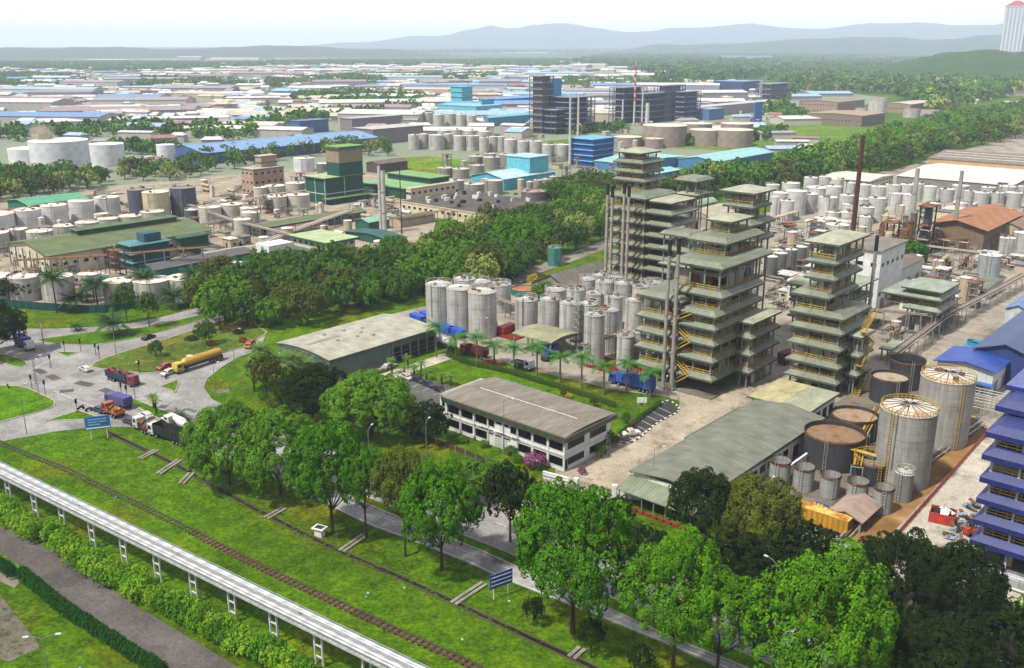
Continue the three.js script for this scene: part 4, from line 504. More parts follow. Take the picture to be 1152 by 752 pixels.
{ const o = shed('cream_store', 'low cream walled store with dark flat roof full of vents', 'factory', [-369.13,-311.79,329.75,377.94,5.25], { roof: 'flat', rm: M('#6a6662', 'concrete', .9), trim: M('#e1d3b2', 'wall', .9), wall: M('#dccdaa', 'wall', .85), over: .3, wins: 1 }); const r = rng(8); for (let i = 0; i < 26; i++) mb().bx((r() - .5) * o.L * .85, (r() - .5) * o.D * .85, 1 + r() * 1.4, 1 + r(), 5, 7 + r()).build('roof_vent', [C.steelPale, C.dark, C.white][i % 3], o); }
shed('emerald_cabin', 'small emerald green cabin on the cream store', 'cabin', [-382.83,-379.47,374.02,382.68,4.52], { roof: 'flat', rm: M('#2f8a63', 'roof', .7), trim: M('#1f6b4b', 'plain', .7), wall: M('#2a7a58', 'wall', .7), over: .3 });
{ // elevated water tank
  const [u0, u1, v0, v1, h] = [-311.78,-303.2,202.81,214.16,10.4], o = base('water_tower', 'white box water tank with round emblem on a blue steel frame', 'water tank', u0, u1, v0, v1), { L, D } = o, t = h - 3.6;
  mb().box(-L / 2, L / 2, t, h, -D / 2, D / 2).build('tank_box', M('#e4e2da', 'wall', .8), o); mb().box(-L / 2 - .2, L / 2 + .2, t - .4, t, -D / 2 - .2, D / 2 + .2).build('platform', C.dark, o); for (let i = 0; i < 4; i++) mb().box(L / 2, L / 2 + .06, t, h, -D / 2 + D * i / 4 - .05, -D / 2 + D * i / 4 + .05).build('panel_joint', M('#c4bdb0', 'plain', .8), o);
  const e = mb().cyl(0, 0, 0, .06, 1.1, 1.1, 16).build('emblem', M('#4f8f88', null, .7), o); e.rotation.x = Math.PI / 2; e.position.set(0, t + 1.9, D / 2 + .02); for (let i = 0; i < 3; i++) for (let k = 0; k < 4; k++) mb().bx(-L / 2 + L * i / 2, -D / 2 + D * k / 3, .35, .35, 0, t).build('leg', M('#3f6e9a', 'plain', .7), o); const b = mb(); for (let k = 0; k < 3; k++) { const z0 = -D / 2 + D * k / 3, z1 = z0 + D / 3; b.tube([L / 2, 0, z0], [L / 2, t, z1], .12, 4).tube([L / 2, 0, z1], [L / 2, t, z0], .12, 4); } b.tube([-L / 2, 0, D / 2], [L / 2, t, D / 2], .12, 4).tube([-L / 2, t, D / 2], [L / 2, 0, D / 2], .12, 4); b.build('brace', M('#3f6e9a', 'plain', .7), o);
}
// pipe racks of the left plant
function pipeRack(name, label, pts, h, m = C.pipe, n = 5, gap = 7) { const o = thing(name, label, 'pipe rack', 0, 0); for (let k = 0; k < pts.length - 1; k++) { const a = pts[k], b = pts[k + 1], L = Math.hypot(b[0] - a[0], b[1] - a[1]), nx = -(b[1] - a[1]) / L, nz = (b[0] - a[0]) / L; for (let i = 0; i < n; i++) { const s = (i - (n - 1) / 2) * .62, p = (q) => [q[0] + nx * s, h + (i % 2) * .1, -(q[1] + nz * s)]; mb().tube(p(a), p(b), .16 + (i * 7 % 3) * .05, 6).build('pipe', i % 3 === 1 ? C.pipeRust : m, o); } for (let d = 0; d <= L; d += gap) { const x = a[0] + (b[0] - a[0]) * d / L, v = a[1] + (b[1] - a[1]) * d / L, w = n * .36; const f = mb(); for (const s of [-w, w]) f.bx(x + nx * s, -(v + nz * s), .22, .22, -.1, h); f.tube([x - nx * w, h - .3, -(v - nz * w)], [x + nx * w, h - .3, -(v + nz * w)], .14, 4); f.build('trestle', C.column, o); } } return o; }
pipeRack('pipe_rack', 'rusty pipe rack running from the dark tanks past the teal tower', [[-451.3,251.13],[-384.99,238.72],[-334.06,235.74]], 6); pipeRack('pipe_rack', 'pipe rack running beside the stained tanks to the maroon shed', [[-389.63,217.72],[-395.78,259.56]], 5); pipeRack('pipe_rack', 'pipe rack along the tops of the tanks behind the green fence', [[-354.85,129.98],[-338.5,155.24],[-321.61,193.29]], 9.5, C.pipeRust, 4); pipeRack('pipe_rack', 'pipe rack between the white tank row and the rust-topped row', [[-475.64,170.33],[-480.58,197.55],[-484.38,236.59]], 8.5, C.pipeRust, 4);
// rusty stair frames between the tanks on the left
{ const L = []; for (const [u, v, h] of [[-337,128.81, 10], [-335.04,158.3, 13], [-314.52,135.97, 7], [-342.75,140.68, 9], [-360.73,166.88, 8], [-418.39,280.24, 8]]) { const o = thing('pipe_stair', '', 'pipe stair', u, v); o.userData.group = 'rusty pipe stairs among the left tanks'; const r = rng(u | 0); for (const [x, z] of [[-2.5, -2], [2.5, -2], [-2.5, 2], [2.5, 2]]) mb().bx(x, z, .25, .25, -.1, h).build('leg', C.rust, o); for (let y = 2; y < h + .1; y += 2.4) mb().box(-2.7, 2.7, y, y + .2, -2.2, 2.2).build('deck', M('#6f5c4c', 'rust', .9), o); for (let i = 0; i < 7; i++) { const a = [(r() - .5) * 5, r() * h, (r() - .5) * 4], b = [a[0] + (r() - .5) * 6, a[1], a[2]]; mb().path([a, b, [b[0], b[1] + 1.5, b[2] + (r() - .5) * 3]], .15).build('pipe', i % 2 ? C.pipe : C.pipeRust, o); } L.push(o); } fromLeft(L, (n) => `${n} rusty pipe stair from the left among the tanks of the left plant`); }

// ---------- works in the middle and right ----------
{ const o = shed('loading_canopy', 'open loading canopy with cream green roof in front of the silver silos', 'canopy', [-169.69,-156.07,192.51,204.61,5.15], { roof: 'barrel', along: 'u', rise: .7, rm: M('#a3a183', 'roof', .8), trim: C.greenTrim, legs: 6, over: .4 }); }
{ const o = thing('silo_stair_tower', 'grey lattice stair tower standing among the silver silos', 'stair tower', -157.86,206.35); for (const [x, z] of [[-1.2, -1.2], [1.2, -1.2], [-1.2, 1.2], [1.2, 1.2]]) mb().bx(x, z, .16, .16, -.1, 14).build('post', C.pipe, o); for (let y = 0; y < 13; y += 2.2) { mb().box(-1.3, 1.3, y + 2.1, y + 2.2, -1.3, 1.3).build('landing', C.column, o); mb().tube([-1.2, y, 1.2], [1.2, y + 2.1, 1.2], .1, 4).tube([1.2, y, 1.2], [1.2, y + 2.1, -1.2], .1, 4).build('flight', C.pipe, o); } }
pipeRack('pipe_rack', 'pipe rack threading between the silos and the middle tower', [[-146.92,195],[-145.96,208.17],[-141.98,213.83]], 6); pipeRack('pipe_rack', 'pipe rack from the silos down to the red bund', [[-201.08,218.5],[-190.36,216.87]], 5, C.pipe, 3); 
{ const o = thing('bund_floor', 'red painted bund floor at the foot of the front silos', 'floor slab', -140.12,200.03); mb().box(-8, 9, 0, .3, -5, 5).build('slab', M('#8e3325', 'concrete', .9), o); const p = thing('bund_floor', 'red painted bund floor beside the dark blue container', 'floor slab', -181.79,203.85); mb().box(-6, 6, 0, .3, -4, 4).build('slab', M('#8e3325', 'concrete', .9), p); }
shed('grey_hip_store', 'brown-grey pitched roof store between the wood and the silos', 'shed', [-210.21,-192.81,248.08,276,3.17], { rm: M('#7d776d', 'roof', .85), wall: C.grey, rise: 4.2, over: .6, along: 'v' });
shed('barrel_store', 'beige barrel roofed store behind the middle tower', 'shed', [-238.7,-221.64,391.8,422.73,5.44], { roof: 'barrel', along: 'v', rise: 2.5, rm: M('#bdb4a0', 'roof', .8), wall: M('#b1a692', 'wall', .85) });
shed('mint_barrel_store', 'pale green barrel roofed store behind the rear tower', 'shed', [-263.05,-256.16,430.5,458.14,1.86], { roof: 'barrel', along: 'v', rise: 2, rm: M('#a9bd9c', 'roof', .8), wall: M('#b1a692', 'wall', .85) });
shed('white_process_hall', 'tall white walled hall with brown-grey roof behind the narrow green tower', 'factory', [-121.92,-108.69,303.78,325.08,19.87], { roof: 'flat', rm: M('#8b857b', 'roof', .85), trim: M('#9fa293', 'plain', .8), wall: C.white, wins: 2, doors: 2, over: .8 });
shed('white_store', 'white walled shed with brown roof next to the bright green tree', 'shed', [-121.24,-112.77,331.8,358.15,7.72], { rm: M('#82766c', 'roof', .85), wall: M('#d9dbd4', 'wall', .8), rise: 1.2, along: 'v', doors: 3 });
tower('dark_process_frame', 'open dark process frame with pale green roof between the two front towers', [B(-120, -103, 262, 284)(5), B(-120, -103, 262, 284)(10), B(-121, -102, 261, 285)(15)], { seed: 51, topM: M('#a4ad98', 'roof', .7), rail: C.column });
{ // rusty refinery plant around the pale stacks
  const r = rng(99), o = thing('pipe_plant', 'tangle of rusty vessels and pipework around the left pale stack', 'process plant', -136, 405);
  for (let i = 0; i < 9; i++) { const x = (r() - .5) * 30, z = (r() - .5) * 26; mb().cyl(x, z, -.1, 7 + r() * 9, 1 + r() * 1.4, 1 + r(), 12, 1).build('vessel', [C.rust, C.steelDark, C.charcoal, C.beige][i % 4], o); } for (const [x, z, h] of [[6, -4, 20], [10, -4, 20], [6, 3, 20], [10, 3, 20], [-8, 0, 12], [-3, 0, 12], [-8, 6, 12], [-3, 6, 12]]) mb().bx(x, z, .5, .5, -.1, h).build('column', C.dark, o); for (const [x0, x1, y, z0, z1] of [[5.5, 10.5, 6, -4.5, 3.5], [5.5, 10.5, 12, -4.5, 3.5], [5, 11, 20, -5, 4], [-8.5, -2.5, 6, -.5, 6.5], [-8.5, -2.5, 12, -.5, 6.5]]) mb().box(x0, x1, y, y + .4, z0, z1).build('deck', M('#7b5b48', 'rust', .9), o); mb().cyl(8, -1, 0, 19, 2, 1.6, 14, 1).build('column_vessel', M('#4b4b52', 'steel', .6), o); for (let i = 0; i < 36; i++) { const a = [(r() - .5) * 36, 1 + r() * 11, (r() - .5) * 28], b = [a[0] + (r() - .5) * 14, a[1], a[2]], c = [b[0], b[1] + (r() - .3) * 4, b[2] + (r() - .5) * 10]; mb().path([a, b, c], .18 + r() * .22, 6).build('pipe', [C.pipe, C.pipeRust, C.rust, C.beige][i % 4], o); }
}
{ const L = []; for (const [u, v] of [[-126.94,373.72], [-133.52,367.9], [-113.77,385.37], [-105.88,392.36], [-99.85,406.15], [-148.74,387.66]]) { const o = thing('pump_skid', '', 'pump skid', u, v); o.userData.group = 'rusty pump skids'; const r = rng(u * 3 | 0); for (let i = 0; i < 4; i++) { const z = (r() - .5) * 5, x = (r() - .5) * 6; r() > .5 ? mb().cyl(x, z, 0, 2 + r() * 3, .6 + r() * .7, .6, 10, .3).build('drum', [C.rust, C.beige, C.steelDark][i % 3], o) : mb().bx(x, z, 2, 1.4, 0, 1.5 + r() * 1.5).build('casing', [C.beige, C.rust, C.charcoal][i % 3], o); } mb().path([[-4, 2.5, 0], [4, 2.5, 0], [4, 0, 0]], .2).path([[-3, 1.5, 2], [3, 1.5, 2]], .18).build('pipe', C.pipeRust, o); L.push(o); } fromLeft(L, (n) => `${n} rusty pump skid from the left in the yard before the orange roof`); }
pipeRack('pipe_rack', 'long pipe bridge crossing in front of the two pale stacks', [[-151.57,389.91],[-124.71,397.38],[-94.45,398.33]], 5, C.pipe, 5); pipeRack('pipe_rack', 'pipe rack running beside the works road to the low green structure', [[-82.45,249.08],[-84.51,294.87],[-82.1,341.59],[-80.92,372.33]], 4.5, C.pipe, 5); pipeRack('pipe_rack', 'elevated pipe gallery in front of the low green structure', [[-103.93,277.69],[-86.03,283.73],[-86.32,308.92]], 7, C.column, 4);
shed('orange_mill', 'mill building with broad orange tiled roof and cream fascia', 'factory', [-131.27,-108.69,418.74,471.76,10.38], { rm: M('#b57f5c', 'roofAcross', .85), trim: C.beige, wall: M('#83705c', 'wall', .9), rise: 3, along: 'v', over: 1.6, doors: 3 });
shed('brown_edge_shed', 'brown roofed shed at the right edge beyond the orange mill', 'shed', [-113.06,-99.93,448.34,488.37,6.97], { rm: M('#9b8373', 'roof', .85), wall: C.beige, rise: 2.5 }); 
shed('white_roof_warehouse', 'very long warehouse with gleaming white roof behind the steel tanks', 'warehouse', [-212.29,-145.92,603.92,700.12,5.22], { rm: M('#e9e6dc', 'roof', .7), trim: C.grey, wall: C.grey, along: 'u', rise: 2, over: .5 });
const gh0 = [-219.54,681.28], gh1 = [-220.42,749.93], greyHall = [gh0[0], gh0[0] + 130, gh0[1], gh1[1], 9];
shed('grey_roof_warehouse', 'huge warehouse with grey-brown ridged roof and cream walls', 'warehouse', greyHall, { rm: M('#8d8177', 'roof', .8), trim: M('#c7a981', 'plain', .8), wall: M('#c9a87c', 'wall', .85), along: 'u', rise: 3, over: .5 });
for (const o of scene.children.filter((c) => c.name === 'grey_roof_warehouse')) { const h = o.children[0].geometry; h.computeBoundingBox(); const y = h.boundingBox.max.y, D = o.D / 2; for (const f of [.2, .45, .7]) for (const k of [1, -1]) { const z = D * f * k, q = mb(), Y = (t) => y + .28 + 3 * (1 - Math.abs(t) / D); q.poly([-o.L * .48, Y(z - .7), z - .7], [-o.L * .48, Y(z + .7), z + .7], [o.L * .48, Y(z + .7), z + .7], [o.L * .48, Y(z - .7), z - .7]); q.build('skylight_strip', M('#d9d4c8', 'plain', .6), o); } }
shed('cream_long_building', 'long cream office with small windows beyond the silver tanks', 'office', [-244.87,-214.46,565.4,603.42,5.34], { rm: M('#e0dbcd', 'roof', .7), trim: C.cream, wall: M('#d8cdb0', 'wall', .85), wins: 2, along: 'u', rise: 1 });
shed('cream_canopy', 'open canopy with cream roof over a red lorry behind the middle tower', 'canopy', [-205.04,-202.93,423.18,446.36,3.94], { roof: 'flat', rm: M('#d2b994', 'roof', .8), trim: C.beige, legs: 6, over: .3, thick: .25 });
shed('small_green_cabin', 'white cabin with grey-green roof beside the low green structure', 'cabin', [-90.99,-85.27,341.94,360.44,3.78], { rm: M('#7f8672', 'roof', .8), wall: C.white, rise: .8, wins: 1, along: 'u' }); shed('pale_cabin', 'low hut with pale green flat roof before the charcoal tanks', 'cabin', [-88.1,-83.22,254.49,263.74,3.08], { roof: 'flat', rm: M('#a7ab97', 'roof', .8), trim: C.greenTrim, wall: C.greenDark, over: .6, legs: 4, thick: .3 });
// cooling plant with blue fans
{ const o = thing('cooling_plant', 'dark cooling plant with two turquoise fan drums beside the navy roof', 'cooling tower', -67.24,275.7); mb().box(-5, 5, -.1, 3, -4, 4).build('casing', M('#20343c', 'wall', .7), o); for (const x of [-2.5, 2.5]) { mb().cyl(x, 0, 3, 4.2, 2, 2.2, 20, null).build('fan_drum', M('#3f9fb8', 'plain', .6), o); mb().cyl(x, 0, 3, 3.4, 1.9, 1.9, 20).build('fan', C.darker, o); } mb().box(-5.2, 5.2, 2.9, 3.1, -4.2, 4.2).build('deck', M('#3f9fb8', 'plain', .6), o); }
// --- blue buildings at the right edge
const blueWall = M('#d5d7d8', 'wall', .8);
{ const o = shed('blue_roof_store', 'white store with bright blue pitched roof beside the pale tanks', 'store', [-69.79,-56.45,243.64,257.82,6.55], { rm: M('#2c4fae', 'roofAcross', .5), trim: M('#21408f', 'plain', .6), wall: blueWall, rise: 1.2, along: 'v', over: .9, doors: 2 }); mb().box(-o.L / 2, o.L / 2 + .5, 3, 3.3, o.D / 2, o.D / 2 + 2).build('blue_canopy', M('#3f6fc0', 'roof', .6), o); }
shed('navy_roof_hall', 'large hall with slate blue roof at the right edge', 'factory', [-64.19,-50.13,254.98,321.81,8.32], { rm: M('#4a5a86', 'roofAcross', .6), trim: M('#24356b', 'plain', .6), wall: M('#34477f', 'wall', .7), rise: 2.5, along: 'v', over: .8 });
shed('blue_edge_shed', 'pale blue-grey shed at the right edge beyond the slate blue roof', 'shed', [-71.78,-65.31,312.71,344.13,5.67], { rm: M('#6f8ac0', 'roof', .6), trim: M('#2f55a0', 'plain', .6), wall: M('#cfd4d8', 'wall', .8), rise: 1.5 });
{ const a = B(-36, -8, 157, 183), lv = [a(3.5), a(7.3), a(11.2), a(15), B(-36.2, -8, 157, 185)(19), B(-36.4, -8, 158, 187)(22.6), B(-37.2, -8, 165, 190)(24.9), B(-37.6, -8, 172, 194)(26.6)]; tower('blue_process_block', 'multi-storey open plant with royal blue skirt roofs at the right edge', lv, { seed: 61, roofM: M('#25327a', 'roof', .6), trim: M('#1b2870', 'plain', .5), topM: M('#5a66a8', 'roof', .5), colM: M('#b9bcc0', 'plain', .6), skirt: 1.4, fascia: .9 }); }
{ const o = thing('pipe_stack', 'bundle of long grey pipes lying below the blue plant', 'pipe stack', -29.9,154.15); for (let i = 0; i < 9; i++) mb().tube([-13, .35 + (i > 5 ? .5 : 0), -2 + (i % 6) * .7], [13, .35 + (i > 5 ? .5 : 0), -2 + (i % 6) * .7], .28, 8).build('pipe', i % 2 ? C.steel : M('#8e98a4', 'plain', .5, .3), o); }
{ const o = thing('skip_bin', 'red steel skip full of white scrap in the concrete yard', 'skip', -43.93,169.42, 0, .2); mb().box(-2.2, 2.2, .2, .4, -1.7, 1.7).build('floor', C.redPaint, o); for (const [a, b, c, d] of [[-2.2, 2.2, 1.6, 1.75], [-2.2, 2.2, -1.75, -1.6], [-2.2, -2.05, -1.75, 1.75], [2.05, 2.2, -1.75, 1.75]]) mb().box(a, b, .1, 2, c, d).build('side', C.redPaint, o); const r = rng(4); for (let i = 0; i < 16; i++) { const m = mb().box(-.5, .5, -.15, .15, -.35, .35).build('scrap', [C.white, C.dark, C.steelPale][i % 3], o); m.position.set((r() - .5) * 3, 1.5 + r() * .6, (r() - .5) * 2.4); m.rotation.set(r(), r() * 3, r()); } }
{ const o = thing('forklift', 'orange forklift truck parked beside the blue plant', 'forklift', -38.23,167.43, 0, 1); mb().box(-1.4, 1.2, .4, 1.3, -.7, .7).build('body', M('#c9502a', 'plain', .5), o); mb().box(-1.5, -.9, .5, 1.6, -.6, .6).build('counterweight', M('#b8452a', 'plain', .5), o); mb().box(-.9, .8, 2.3, 2.42, -.65, .65).build('overhead_guard', C.dark, o); for (const [x, z] of [[-.8, -.6], [-.8, .6], [.75, -.6], [.75, .6]]) mb().bx(x, z, .1, .1, 1.3, 2.3).build('guard_post', C.dark, o); mb().box(1.25, 1.4, .1, 3, -.5, -.35).box(1.25, 1.4, .1, 3, .35, .5).build('mast', C.dark, o); for (const z of [-.4, .4]) mb().box(1.4, 2.6, .1, .18, z - .07, z + .07).build('fork', C.dark, o); for (const [x, z] of [[-.9, -.6], [-.9, .6], [.8, -.6], [.8, .6]]) { const w = mb().cyl(0, 0, -.15, .15, .4, .4, 12, 0, true).build('wheel', C.tyre, o); w.rotation.x = Math.PI / 2; w.position.set(x, .4, z); } }
{ const r = rng(14), L = []; for (let i = 0; i < 5; i++) { const o = thing('scrap_pile', '', 'scrap pile', ...[[-40.43,167.2], [-40.32,163.89], [-40.43,170.72], [-40.57,173.76], [-41.16,178.39], [-38.77,162.76], [-41.39,166.35], [-38.66,165.35], [-41.88,183.61]][i]); o.userData.group = 'scrap beside the blue plant'; for (let k = 0; k < 7; k++) { const m = mb().box(-.8, .8, -.1, .12, -.3, .3).build('piece', [C.steelDark, M('#7d95a2', 'plain', .6), C.dark, C.rust][(i + k) % 4], o); m.position.set((r() - .5) * 3, .2 + r() * .8, (r() - .5) * 3); m.rotation.set(r() * .6, r() * 6, r() * .6); } L.push(o); } fromLeft(L, (n) => `${n} small heap of scrap metal from the left beside the blue plant`); }
{ const o = thing('shipping_container', 'long yellow shipping container with rusty lid by the brown-roofed hut', 'container', -60.83,153.56, 0, .0); mb().box(-6, 6, .15, 2.7, -1.3, 1.3).build('body', M('#c9972e', 'wall', .7), o); for (let i = 0; i < 12; i++) mb().box(-5.9 + i, -5.55 + i, .3, 2.6, 1.3, 1.36).build('rib', M('#b98a2a', 'plain', .7), o); mb().box(-6.05, 6.05, 2.7, 2.8, -1.35, 1.35).build('lid', M('#cfa858', 'rust', .8), o); mb().box(5.98, 6.04, .3, 2.6, -1.2, 1.2).build('door', M('#8b6a24', 'plain', .7), o); }
shed('brown_roof_hut', 'open hut with pinkish brown gable roof beside the yellow container', 'hut', [-59.34,-53.39,154.69,163.14,2.13], { rm: M('#b39c8d', 'roofAcross', .85), trim: C.grey, legs: 4, rise: 1.3, along: 'v', over: .4 });
pipeRack('pipe_rack', 'yellow-brown pipe gantry between the open sludge tanks', [[-61.54,172.36],[-66.9,189.21],[-70.46,205.8]], 4.5, C.yellow, 3); pipeRack('pipe_rack', 'thin pipes along the sandy strip beside the red fence', [[-54.48,149.68],[-55.64,179.17],[-52.42,223.17]], .6, C.pipe, 3);
{ const o = thing('pipe_trestle', 'grey pipe trestle between the farther pale tank and the blue store', 'pipe trestle', -54.27,230.31); for (let i = 0; i < 5; i++) for (const z of [-2, 2]) mb().bx(-4 + i * 2, z, .18, .18, -.1, 5.5).build('post', C.pipe, o); for (const y of [2, 3.6, 5.4]) for (const z of [-2, 2, 0]) mb().tube([-4.4, y, z], [4.4, y, z], .13, 5).build('rail', C.pipe, o); }

// ---------- middle distance ----------
const seaM = M('#9ad0d2', 'roof', .6), cyanW = M('#5fb0c0', 'wall', .7), slate = M('#46557a', 'wall', .7), steelBlue = M('#5c7fae', 'roof', .6);
tankGroup([[-671.14,266.91,13.55,16.92], [-651.71,278.37,18.52,22.64], [-678.32,323.23,12.25,15.2], [-656.14,357.1,6.55,13.5]], 'white_tank', { shell: M('#eceef0', 'steel', .6), roof: M('#f0f0ee', 'plain', .6), rise: .5, seg: 30, ladder: false }, (n) => `${n} large white oil tank from the left near the hazy smoke`, 'white oil tanks on the left');
shed('blue_roof_mill', 'very long mill with sky blue roof below the far estate', 'factory', [-681.64,-626.05,370.53,536.17,8.18], { rm: M('#7aa2cf', 'roof', .6), trim: M('#4f77b5', 'plain', .7), wall: M('#4a67a0', 'wall', .8), rise: 4, over: .6, along: 'v' });
shed('blue_box_mill', 'boxy blue mill block behind the long blue roof', 'factory', [-793.82,-778.3,566.47,601.54,11.8], { roof: 'flat', rm: steelBlue, trim: slate, wall: M('#4a6a9a', 'wall', .8) });
shed('mauve_hall', 'mauve-grey boxy hall behind the far tank farm', 'factory', [-781.02,-761.78,618.3,686.62,12.03], { roof: 'flat', rm: M('#c3b9b8', 'roof', .7), trim: M('#8a7f86', 'plain', .8), wall: M('#8c8288', 'wall', .8) });
shed('mauve_annexe', 'lower mauve hall with pale roof beside the far tank farm', 'factory', [-671.58,-643.19,544.63,604.28,12.75], { roof: 'flat', rm: M('#cfc5c3', 'roof', .7), trim: M('#8a7f86', 'plain', .8), wall: M('#8c8288', 'wall', .8) });
shed('dark_brown_sheds', 'low brown shed left of the small meadow', 'shed', [-508.45,-496.15,423.3,450.36,5.97], { rm: M('#7d6a62', 'roof', .8), wall: M('#5f4d48', 'wall', .8), rise: 1.5 });
tankGroup([[-589.41,542.5,4.43,12], [-588.97,553.72,4.1,12], [-575.03,555.22,6.65,12], [-573.61,567.31,3.73,12], [-555.07,562.27,5.12,12], [-547.12,569.3,5.49,12], [-529.44,564.32,3.95,12], [-528.97,574.94,3.62,12], [-524.36,579.02,3.26,12], [-503.45,567.45,5.28,12], [-486.7,563.15,4.49,12], [-479.45,569.56,5.18,12], [-454.72,555.21,4.67,12], [-446.73,562.28,5.33,12], [-600.78,588.81,5.44,12], [-598.37,602.92,4.71,12], [-583.33,604.25,5.44,12], [-568.01,606.06,5.38,12]], 'storage_tank', { shell: M('#c9c4bd', 'steel', .7), roof: M('#ded9d0', 'plain', .7), seg: 20, ladder: false }, (n) => `${n} pale tank from the left in the far tank farm's front rows`, 'far tank farm front rows');
tankGroup([[-798.37,712.67,5.38,12], [-800.9,729.49,5.45,12], [-772.03,717.4,5.31,12], [-773.82,734.39,5.87,12], [-744.93,723.28,6.2,12], [-745.27,741.08,6.28,12], [-726.72,739.39,5.72,12], [-709.35,737.11,5.18,12], [-821.66,771.44,5.16,12], [-822.31,792.09,5.23,12]], 'storage_tank', { shell: M('#cdc8c0', 'steel', .7), roof: M('#ded9d0', 'plain', .7), seg: 18, ladder: false }, (n) => `${n} pale tank from the left in the far tank farm's back row`, 'far tank farm back row');
tankGroup([[-448.72,440.29,4.99,6], [-437.55,443.97,5.54,6], [-442.79,464.72,5.1,6], [-467.62,489.5,5.05,8], [-455.61,492.77,5.95,8], [-459.08,512.12,5.13,8], [-465.45,502.02,4.47,9], [-372.8,388.89,5.82,8], [-374.19,407.26,5.2,8], [-395.87,397.79,4.48,7], [-355.12,424.13,2.6,8], [-354.03,430.16,2.09,8], [-358.27,442,2.13,8], [-353.79,415.37,2.05,8]], 'storage_tank', { shell: M('#a49d97', 'steel', .7), roof: M('#cbc5bb', 'plain', .8), seg: 22, ladder: false }, (n) => `${n} squat grey tank from the left around the turquoise mill`, 'squat grey tanks by the turquoise mill');
tank('brown_tank', 'big brown-grey tank at the edge of the middle wood', -320.42,379.23,6.57,10.19, { shell: M('#7b6c6c', 'steel', .8), roof: M('#a08a80', 'rust', .8) });
{ const o = shed('turquoise_mill', 'turquoise mill with pale blue roof and raised roof box', 'factory', [-405.01,-377.73,419.93,468.22,6.86], { rm: M('#c2e0e6', 'roof', .6), trim: M('#2f67b5', 'plain', .7), wall: M('#57b4cc', 'wall', .7), rise: 3, over: .8, along: 'v' }); mb().box(-o.L * .28, o.L * .42, 8, 17, -o.D / 2 + 4, -o.D * .04).build('roof_box', M('#69c2d6', 'wall', .7), o); mb().box(-o.L * .31, o.L * .45, 17, 17.5, -o.D / 2 + 3.6, -o.D * .03).build('box_roof', M('#b7dde6', 'roof', .7), o); }
skirtBlock('blue_skirt_block', 'five-tier block with cyan and blue skirts', 'factory', [-427.4,-408.11,548.08,573.8,19.42], 5, M('#2f4f9a', 'wall', .7), M('#5fb4d2', 'roof', .6), M('#3f6fc8', 'plain', .7));
shed('sea_roof_shed', 'wide shed with pale turquoise roof behind the rear tower', 'shed', [-399.11,-362.41,538.24,605.52,5.82], { rm: seaM, trim: M('#4f97ad', 'plain', .7), wall: M('#4b86ae', 'wall', .7), rise: 2, along: 'u' });
shed('sea_roof_shed', 'longest turquoise roofed shed by the right wood', 'shed', [-360.7,-329.62,586.44,671.39,6.05], { rm: seaM, trim: M('#4f97ad', 'plain', .7), wall: M('#4b86ae', 'wall', .7), rise: 2.5, along: 'v' });
shed('sea_roof_shed', 'small turquoise roofed shed below the longest one', 'shed', [-350.53,-335.16,514.76,547.34,3.95], { rm: seaM, trim: M('#4f97ad', 'plain', .7), wall: M('#4b86ae', 'wall', .7), rise: 1.5, along: 'v' });
// dark refinery frames far behind
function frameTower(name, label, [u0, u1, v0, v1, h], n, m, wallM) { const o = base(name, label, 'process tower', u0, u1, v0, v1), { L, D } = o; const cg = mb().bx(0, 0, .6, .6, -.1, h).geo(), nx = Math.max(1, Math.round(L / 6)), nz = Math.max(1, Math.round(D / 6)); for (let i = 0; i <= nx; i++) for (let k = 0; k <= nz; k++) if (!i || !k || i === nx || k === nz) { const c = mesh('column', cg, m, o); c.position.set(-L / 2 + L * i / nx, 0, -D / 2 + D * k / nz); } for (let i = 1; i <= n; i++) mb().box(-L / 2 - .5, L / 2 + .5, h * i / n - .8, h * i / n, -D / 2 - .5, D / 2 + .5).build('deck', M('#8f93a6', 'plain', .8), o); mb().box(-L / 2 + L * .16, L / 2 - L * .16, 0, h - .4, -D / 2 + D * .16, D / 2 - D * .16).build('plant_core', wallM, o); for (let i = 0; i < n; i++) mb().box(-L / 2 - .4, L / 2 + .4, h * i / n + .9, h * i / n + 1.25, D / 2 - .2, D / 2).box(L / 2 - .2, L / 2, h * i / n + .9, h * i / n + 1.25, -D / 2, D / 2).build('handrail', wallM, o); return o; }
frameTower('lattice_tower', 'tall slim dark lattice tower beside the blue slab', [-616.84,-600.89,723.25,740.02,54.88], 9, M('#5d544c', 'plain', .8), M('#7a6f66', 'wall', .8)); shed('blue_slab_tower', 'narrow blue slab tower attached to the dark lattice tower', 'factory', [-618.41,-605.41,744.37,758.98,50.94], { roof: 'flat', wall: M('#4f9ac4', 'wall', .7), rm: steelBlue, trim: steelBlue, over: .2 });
frameTower('dark_refinery', 'wide dark blue refinery frame with white stacks', [-609.89,-575.16,739.59,774.4,35.15], 7, M('#3e4560', 'plain', .8), M('#39415c', 'wall', .8)); frameTower('dark_refinery', 'lower dark refinery frame left of the white stacks', [-601.26,-585.58,725.76,756.78,23.52], 4, M('#454c66', 'plain', .8), M('#3a4260', 'wall', .8));
